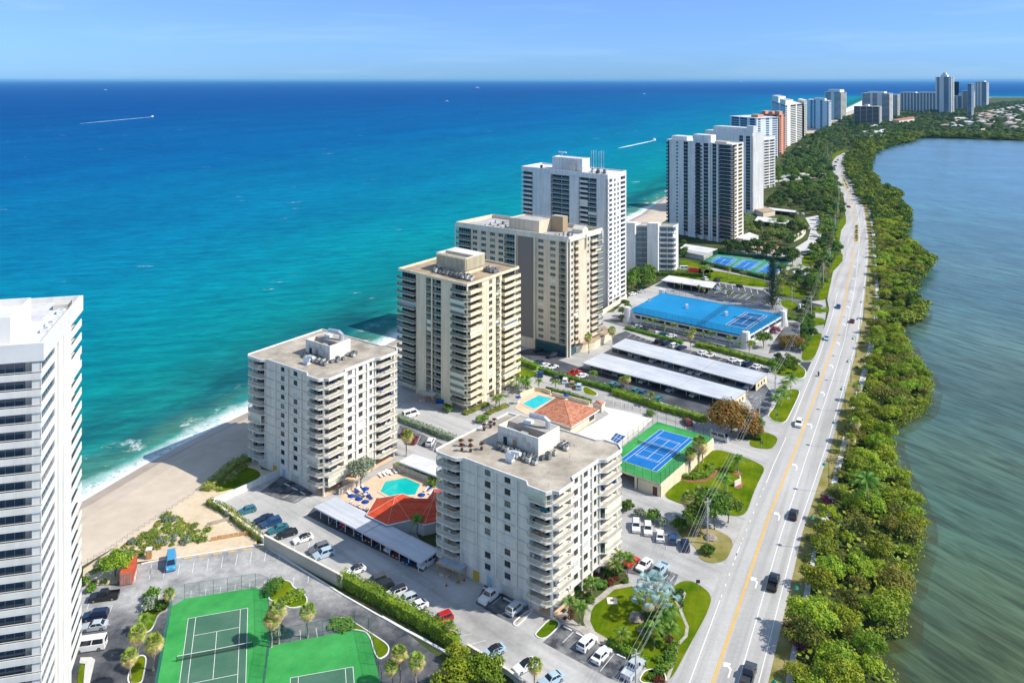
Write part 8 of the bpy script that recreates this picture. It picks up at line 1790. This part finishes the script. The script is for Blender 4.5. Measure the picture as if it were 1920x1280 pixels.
for i, (v, x, y, s, me, l) in enumerate(((vG, 305, 860, 1.6, BUSH[0], 'left round shrub above the row of white cars'), (vG, 400, 910, 1.2, BUSHGREY[0], 'pale shrub between the two round shrubs'), (vG, 500, 940, 1.7, BUSH[1], 'right round shrub above the row of white cars'), (vG, 560, 975, 1.2, BUSHGREY[0], 'pale shrub beside the right round shrub'), (vG, 690, 1005, 1.9, BUSH[2], 'dark shrub at the left foot of the leafy tree'), (vG, 910, 1190, 1.5, BUSH[0], 'shrub on the gravel corner by the driveway mouth'),
    (vQ7, 128, 428, .9, BUSHY[0], 'small yellow bush between parked cars, left one'), (vQ7, 436, 498, .9, BUSHY[0], 'small yellow bush between parked cars, right one'), (vQ7, 655, 275, 1.9, BUSHFLO[0], 'purple pink flowering bush at the garage driveway'), (vQ4, 1240, 680, 1.8, BUSHY[0], 'round shrub beside the curved roof planter'), (vQ4, 810, 545, 1.6, BUSH[1], 'round shrub at the edge of the cream tower forecourt'),
    (vS7, 1380, 560, 1.6, BUSHY[0], 'yellow green shrub at the pool corner behind the red roof'), (vS7, 1450, 450, 1.2, BUSHGREY[0], 'pale shrub at the corner of the white carport'), (vB, 955, 575, (1.3, 1.3, .8), BUSH[0], 'bush in the corner between the green court and the lane'), (vB, 960, 925, 1.3, BUSHGREY[0], 'pale bush at the foot of the palms between the green courts'), (vB, 1445, 850, (2.4, 2.0, .6), BUSHY[0], 'mounded bright bush behind the bottom green court'), (vB, 1080, 635, (2.2, 1.9, .55), BUSHY[0], 'mounded bush on the island above the black asphalt'),
    (vS2, 700, 560, 1.5, BUSH[2], 'upper bush on the island near the red container'), (vS2, 690, 640, 1.4, BUSHGREY[0], 'middle bush on the island near the red container'), (vS2, 790, 650, 1.4, BUSH[0], 'round bush beside the corner of the green court'), (vG, 480, 115 + 40, 1.4, BUSHY[0], 'round shrub in the oval bed behind the raised deck'))):
    single(me, 'bush', l, 'bush', (*v(x, y), .05), i, s)
# ---- planting around the road and towers in the middle distance
MIDPOLY = [
 ('garden', [vQ7(620, 590), vQ7(680, 490), vQ7(840, 520), vQ7(830, 590), vQ7(760, 620)], 2.6, .45, 'tree', 'in the bed at the carport exit'),
 ('garden', [vQ7(850, 250), vQ7(860, 180), vQ7(950, 180), vQ7(970, 260), vQ7(900, 440), vQ7(870, 440)], 2.6, .55, 'tree', 'on the verge by the garage driveway'),
 ('garden', [vQ7(830, 120), vQ7(900, 60), vQ7(960, 110), vQ7(970, 190), vQ7(880, 160)], 3.5, .55, 'tree', 'beside the garage entrance wall'),
 ('garden', [vQ2(730, 700), vQ2(740, 620), vQ2(900, 640), vQ2(1000, 600), vQ2(1130, 560), vQ2(1150, 620), vQ2(1110, 740), vQ2(1050, 830), vQ2(980, 830), vQ2(960, 740), vQ2(840, 700)], 4.2, .75, 'mix', 'between the dark pine and the road'),
 ('garden', [vQ2(1000, 440), vQ2(1060, 420), vQ2(1080, 300), vQ2(1100, 150), vQ2(1180, 90), vQ2(1260, 50), vQ2(1300, 60), vQ2(1230, 200), vQ2(1220, 340), vQ2(1240, 420), vQ2(1190, 540), vQ2(1100, 560), vQ2(1040, 520)], 5.0, .85, 'mix', 'along the road below the bend'),
 ('garden', [vQ2(260, 420), vQ2(280, 370), vQ2(560, 410), vQ2(850, 460), vQ2(930, 500), vQ2(900, 560), vQ2(800, 520)], 5.5, .85, 'dark', 'behind the three far courts'),
 ('garden', [vQ2(430, 250), vQ2(450, 160), vQ2(620, 200), vQ2(860, 170), vQ2(960, 210), vQ2(970, 260), vQ2(890, 340), vQ2(820, 380), vQ2(560, 320)], 6.0, .8, 'mix', 'in the gardens below the black cornered tower'),
 ('garden', [vM(350, 220), vM(350, 150), vM(480, 140), vM(520, 190), vM(510, 240), vM(420, 250)], 5.0, .85, 'tree', 'left of the blue garage roof'),
 ('garden', [vM(620, 215), vM(800, 235), vM(1060, 290), vM(1230, 330), vM(1230, 350), vM(1000, 300), vM(640, 235)], 5.0, .55, 'palm', 'along the back of the blue garage roof'),
 ('garden', [vN(420, 980), vN(440, 900), vN(480, 960), vN(460, 1000)], 4, .6, 'tree', 'between the low block and the pool house'),
 ('garden', [vQ4(1600, 330), vQ4(1640, 230), vQ4(1760, 210), vQ4(1800, 330), vQ4(1700, 380)], 2.6, .5, 'palm', 'in the bed between the cream tower and the pool'),
 ('garden', [vK(1000, 1010), vK(1040, 950), vK(1060, 990), vK(1010, 1060)], 4, .6, 'tree', 'at the foot of the white slab by the garage'),
 ('garden', [vP(290, 330), vP(420, 290), vP(640, 270), vP(730, 380), vP(780, 440), vP(770, 560), vP(690, 640), vP(560, 560), vP(420, 500), vP(330, 450)], 8.8, 1.05, 'mixfar', 'in the green belt left of the far bend'),
 ('garden', [vP(220, 560), vP(330, 520), vP(560, 560), vP(700, 640), vP(640, 660), vP(440, 620), vP(240, 600)], 8.0, 1.0, 'dark', 'below the green belt by the thin carport')]
nth = 0
for nm, poly, d, s0, kind, where in MIDPOLY:
    for p in scatter(poly, d, int(abs(poly[0][0]) * 3) + 1, 100):
        r = rnd.random(); s = s0 * rnd.uniform(.75, 1.25)
        if kind == 'palm' or (kind == 'mix' and r < .38) or (kind == 'mixfar' and r < .1): place(PALMFAR[rnd.randrange(2)], 'palm', 'palm ' + where, 'palm', (*p, 0), rnd.uniform(0, 6), max(s * 1.1, .6), 'palms ' + where)
        elif kind == 'dark' or r > .8: place(rnd.choice(DARKFAR), 'tree', 'dark leafy tree ' + where, 'tree', (*p, 0), rnd.uniform(0, 6), s, 'dark trees ' + where)
        else: place(rnd.choice(TREEFAR if d > 4.5 else TREE), 'tree', 'leafy green tree ' + where, 'tree', (*p, 0), rnd.uniform(0, 6), s, 'green trees ' + where)
for i, (v, x, y) in enumerate(((vM, 1012, 150), (vM, 1112, 185), (vM, 848, 150), (vM, 895, 140), (vM, 1370, 235), (vM, 1352, 225), (vM, 1430, 265), (vM, 1455, 268), (vM, 1380, 240), (vM, 1260, 195))):
    place(PALMFAR[i % 2], 'palm', 'palm standing on the far bright lawns around the dark pine', 'palm', (*v(x, y), 0), i, .95, 'palms on the far lawns')
for i in range(13):
    x, y = 60 + i * 112, 285 + i * 27
    if i in (0, 9): continue
    q = vQ6(x + 15, y + 40); place(PALMFAR[0 if i % 3 == 0 else 1], 'palm', 'slim palm standing against the front wall of the blue roofed garage', 'palm', (q[0], q[1] - 2, 0), i, .62 if i % 2 else .8, 'palms along the garage front')
# far woods
far_polys = [PX([(1508, 262), (1560, 240), (1700, 226), (1745, 240), (1718, 255), (1680, 252), (1610, 270), (1590, 278), (1560, 292), (1552, 312), (1560, 332), (1480, 318), (1470, 300)]),
             PX([(1568, 231), (1600, 222), (1690, 216), (1830, 206), (1860, 196), (1920, 192), (2100, 190), (2100, 262), (1920, 258), (1830, 255), (1745, 253), (1700, 238)])]
pts = scatter(far_polys[0], 12, 31); 
mass(TREEFAR, pts, 'woodland', 'dense far woodland left of the road around the last bend', mass_wood, 1.0, 1.6, 0, 5)
pts2 = [p for p in scatter(far_polys[1], 20, 32)]
mass(TREEFAR, pts2, 'woodland', 'far wooded suburb behind the lagoon at the right edge', mass_wood, 1.1, 1.9, 0, 6)
belt = [(p[0] + rnd.uniform(-9, 9), p[1] + rnd.uniform(0, 70)) for a, b in zip(LAGW[-8:-1], LAGW[-7:]) for p in [lerp2(a, b, k / 45) for k in range(45)]]
mass(MANGFAR, belt, 'mangrove_belt', 'mangrove belt on the far shore of the lagoon', mass_mang, 1.4, 2.1, -.5, 7)
for i, (poly, d) in enumerate(((PX([(1480, 300), (1520, 292), (1545, 320), (1500, 322), (1470, 318)]), 9),)): mass(TREEFAR, scatter(poly, d, 40 + i), 'woodland', 'trees around the car park beside the pale blue tower', mass_wood, .9, 1.3, 0, 9)
hpoly = PX([(1765, 238), (1800, 226), (1850, 212), (1920, 200), (2000, 205), (2000, 246), (1920, 247), (1800, 246)])
hp_ = scatter(hpoly, 46, 33, tries=40)[:110]
def house_proto(w, l, rm, wm_):
    a = MB(); a.box(-w, w, -l, l, 0, 4.2); b = MB(); b.add([(-w - .6, -l - .6, 4.2), (w + .6, -l - .6, 4.2), (w + .6, l + .6, 4.2), (-w - .6, l + .6, 4.2), (0, -l * .5, 6.6), (0, l * .5, 6.6)], [(0, 1, 4), (1, 2, 5, 4), (2, 3, 5), (3, 0, 4, 5)])
    return [('wall', mesh_of(a, 'wall', [wm_]), []), ('roof', mesh_of(b, 'roof', [rm]), [])]
HOUSE = [house_proto(8, 13, roofwhite, ivory), house_proto(7, 11, roofpale, white), house_proto(9, 14, M('tile_brown', (.40, .26, .20), (.5, .36, .3), scale=.3), ivory), house_proto(6, 10, roofwhite, palewall)]
for i, p in enumerate(hp_): place(HOUSE[i % 4], 'house', 'small pale house among the trees of the far suburb behind the lagoon', 'house', (*p, 2.5), rnd.uniform(0, 3), rnd.uniform(.85, 1.3), 'houses of the far suburb')
# planters and shrubs on traffic islands
for k, (a, b, n) in enumerate((((1606, 454), (1606.5, 424), 9), ((1581, 335), (1590, 355), 8), ((1581, 297), (1591, 289), 6))):
    for i in range(n):
        q = G(*lerp2(a, b, (i + .5) / n)); single(BUSHRED[0] if i % 3 == 0 else BUSH[i % 3], 'bush', 'shrub planted on the %s traffic island of the road' % ('nearest', 'middle', 'farthest')[k], 'bush', (*q, .22), i, .8 + .1 * (i % 3), 'shrubs on the %s traffic island' % ('nearest', 'middle', 'farthest')[k])
# potted plants on the roof edge of the near tower
zr = 2.6 + 2.47 * 9 + .05
for i, (x, y) in enumerate(((800, 395), (820, 385), (862, 380), (880, 372), (900, 374), (922, 368), (940, 372), (835, 402))):
    pass
rp_ = [(4.2, 27.3), (2.6, 25.6), (3.4, 23.8), (5.4, 25.6), (5.6, 22.6), (13.5, 28.6), (15.5, 28.4), (17.2, 28.7)]
for i, (x, y) in enumerate(rp_):
    w = Vector((B1.ex[0] * x + B1.ey[0] * y, B1.ex[1] * x + B1.ey[1] * y)) + B1.F
    t = thing('potted_plant', 'potted copper leaved plant on the seaward roof corner of the nearer white tower', 'potted plant', (w.x, w.y, zr), 0, 'potted plants on the roof')
    m = MB(); m.tube([(0, 0, 0), (0, 0, .55)], [.28, .36], 8); m.build('pot', [M('dark_pot', (.07, .05, .04))], t)
    s = MB(); s.tube([(0, 0, .5), (0, 0, 1.3)], .05, 5); s.build('stem', [barkmat], t)
    me = BUSHRED[0]; o = bpy.data.objects.new('crown', me); COL.objects.link(o); adopt(o, t); o.location = (0, 0, 1.0); o.scale = (.6, .6, .55)
# ================================================================ camera, sun, sky, air
hm = bpy.data.materials.new('haze_air'); hm.use_nodes = True; hn = hm.node_tree; hn.nodes.remove(hn.nodes['Principled BSDF'])
pv = hn.nodes.new('ShaderNodeVolumePrincipled'); pv.inputs['Color'].default_value = (.24, .62, 1.0, 1); pv.inputs['Density'].default_value = 0.000024; pv.inputs['Anisotropy'].default_value = 0.0
hn.links.new(pv.outputs[0], hn.nodes['Material Output'].inputs['Volume'])
hb = MB(); hb.box(-161000, 161000, -900, 111000, -2.7, 131); ho = hb.build('haze', [hm]); tag(ho, kind='stuff'); ho['label'] = 'thin sea haze over the coast and the far towers'; ho['category'] = 'haze'
cam = bpy.data.cameras.new('camera'); co = bpy.data.objects.new('camera', cam); COL.objects.link(co)
co.location = (0, 0, CAM_H); co.rotation_euler = (math.radians(90), 0, 0)
cam.sensor_width = 36; cam.lens = 36 * CAM_F / 1920; cam.shift_y = -(640 - CAM_HY) / 1920; cam.clip_start = 1; cam.clip_end = 400000
scene.camera = co
ELEV = math.radians(44.0); AZ = Vector((.985, -.17)).normalized()
sd = Vector((AZ.x * math.cos(ELEV), AZ.y * math.cos(ELEV), math.sin(ELEV)))
sl = bpy.data.lights.new('sun', 'SUN'); sl.energy = 4.5; sl.angle = math.radians(.53); sl.color = (1.0, .94, .84)
so = bpy.data.objects.new('sun', sl); COL.objects.link(so); so.rotation_euler = sd.to_track_quat('Z', 'Y').to_euler(); so.location = (400, -60, 500)
w = bpy.data.worlds.new('World'); scene.world = w; w.use_nodes = True; nt = w.node_tree
bg = nt.nodes['Background']; sky = nt.nodes.new('ShaderNodeTexSky'); sky.sky_type = 'NISHITA'; sky.sun_disc = False
sky.sun_elevation = ELEV; sky.sun_rotation = math.atan2(AZ.x, AZ.y); sky.air_density = 1.0; sky.dust_density = .2; sky.ozone_density = 3.0; sky.altitude = 100
tc = nt.nodes.new('ShaderNodeTexCoord'); sp = nt.nodes.new('ShaderNodeSeparateXYZ'); nt.links.new(tc.outputs['Generated'], sp.inputs[0])
mpn = nt.nodes.new('ShaderNodeMapping'); nt.links.new(tc.outputs['Generated'], mpn.inputs[0]); mpn.inputs['Scale'].default_value = (2.2, 2.2, 26)
cl = ramp(nt, noise(nt, 1.6, 6, .6, mpn.outputs[0], .4), [(.50, (0, 0, 0)), (.9, (.16, .16, .16))])
tint = ramp(nt, mapr(nt, sp.outputs[2], 0, .35), [(0, (.225, .45, .96)), (.3, (.36, .50, .92)), (1, (1.3, 1.15, 1.0))])
col = mixc(nt, 1.0, sky.outputs[0], tint, 'MULTIPLY')
col = mixc(nt, cl, col, (5.3, 6.3, 7.3))
nt.links.new(col, bg.inputs[0]); bg.inputs[1].default_value = .15
vs = scene.view_settings; vs.view_transform = 'Standard'; vs.look = 'None'; vs.exposure = 0.36; vs.gamma = 1.0; vs.use_curve_mapping = False
scene.cycles.use_denoising = True; scene.cycles.max_bounces = 5; scene.cycles.diffuse_bounces = 2; scene.cycles.glossy_bounces = 2; scene.cycles.transparent_max_bounces = 10
scene.cycles.caustics_reflective = False; scene.cycles.caustics_refractive = False
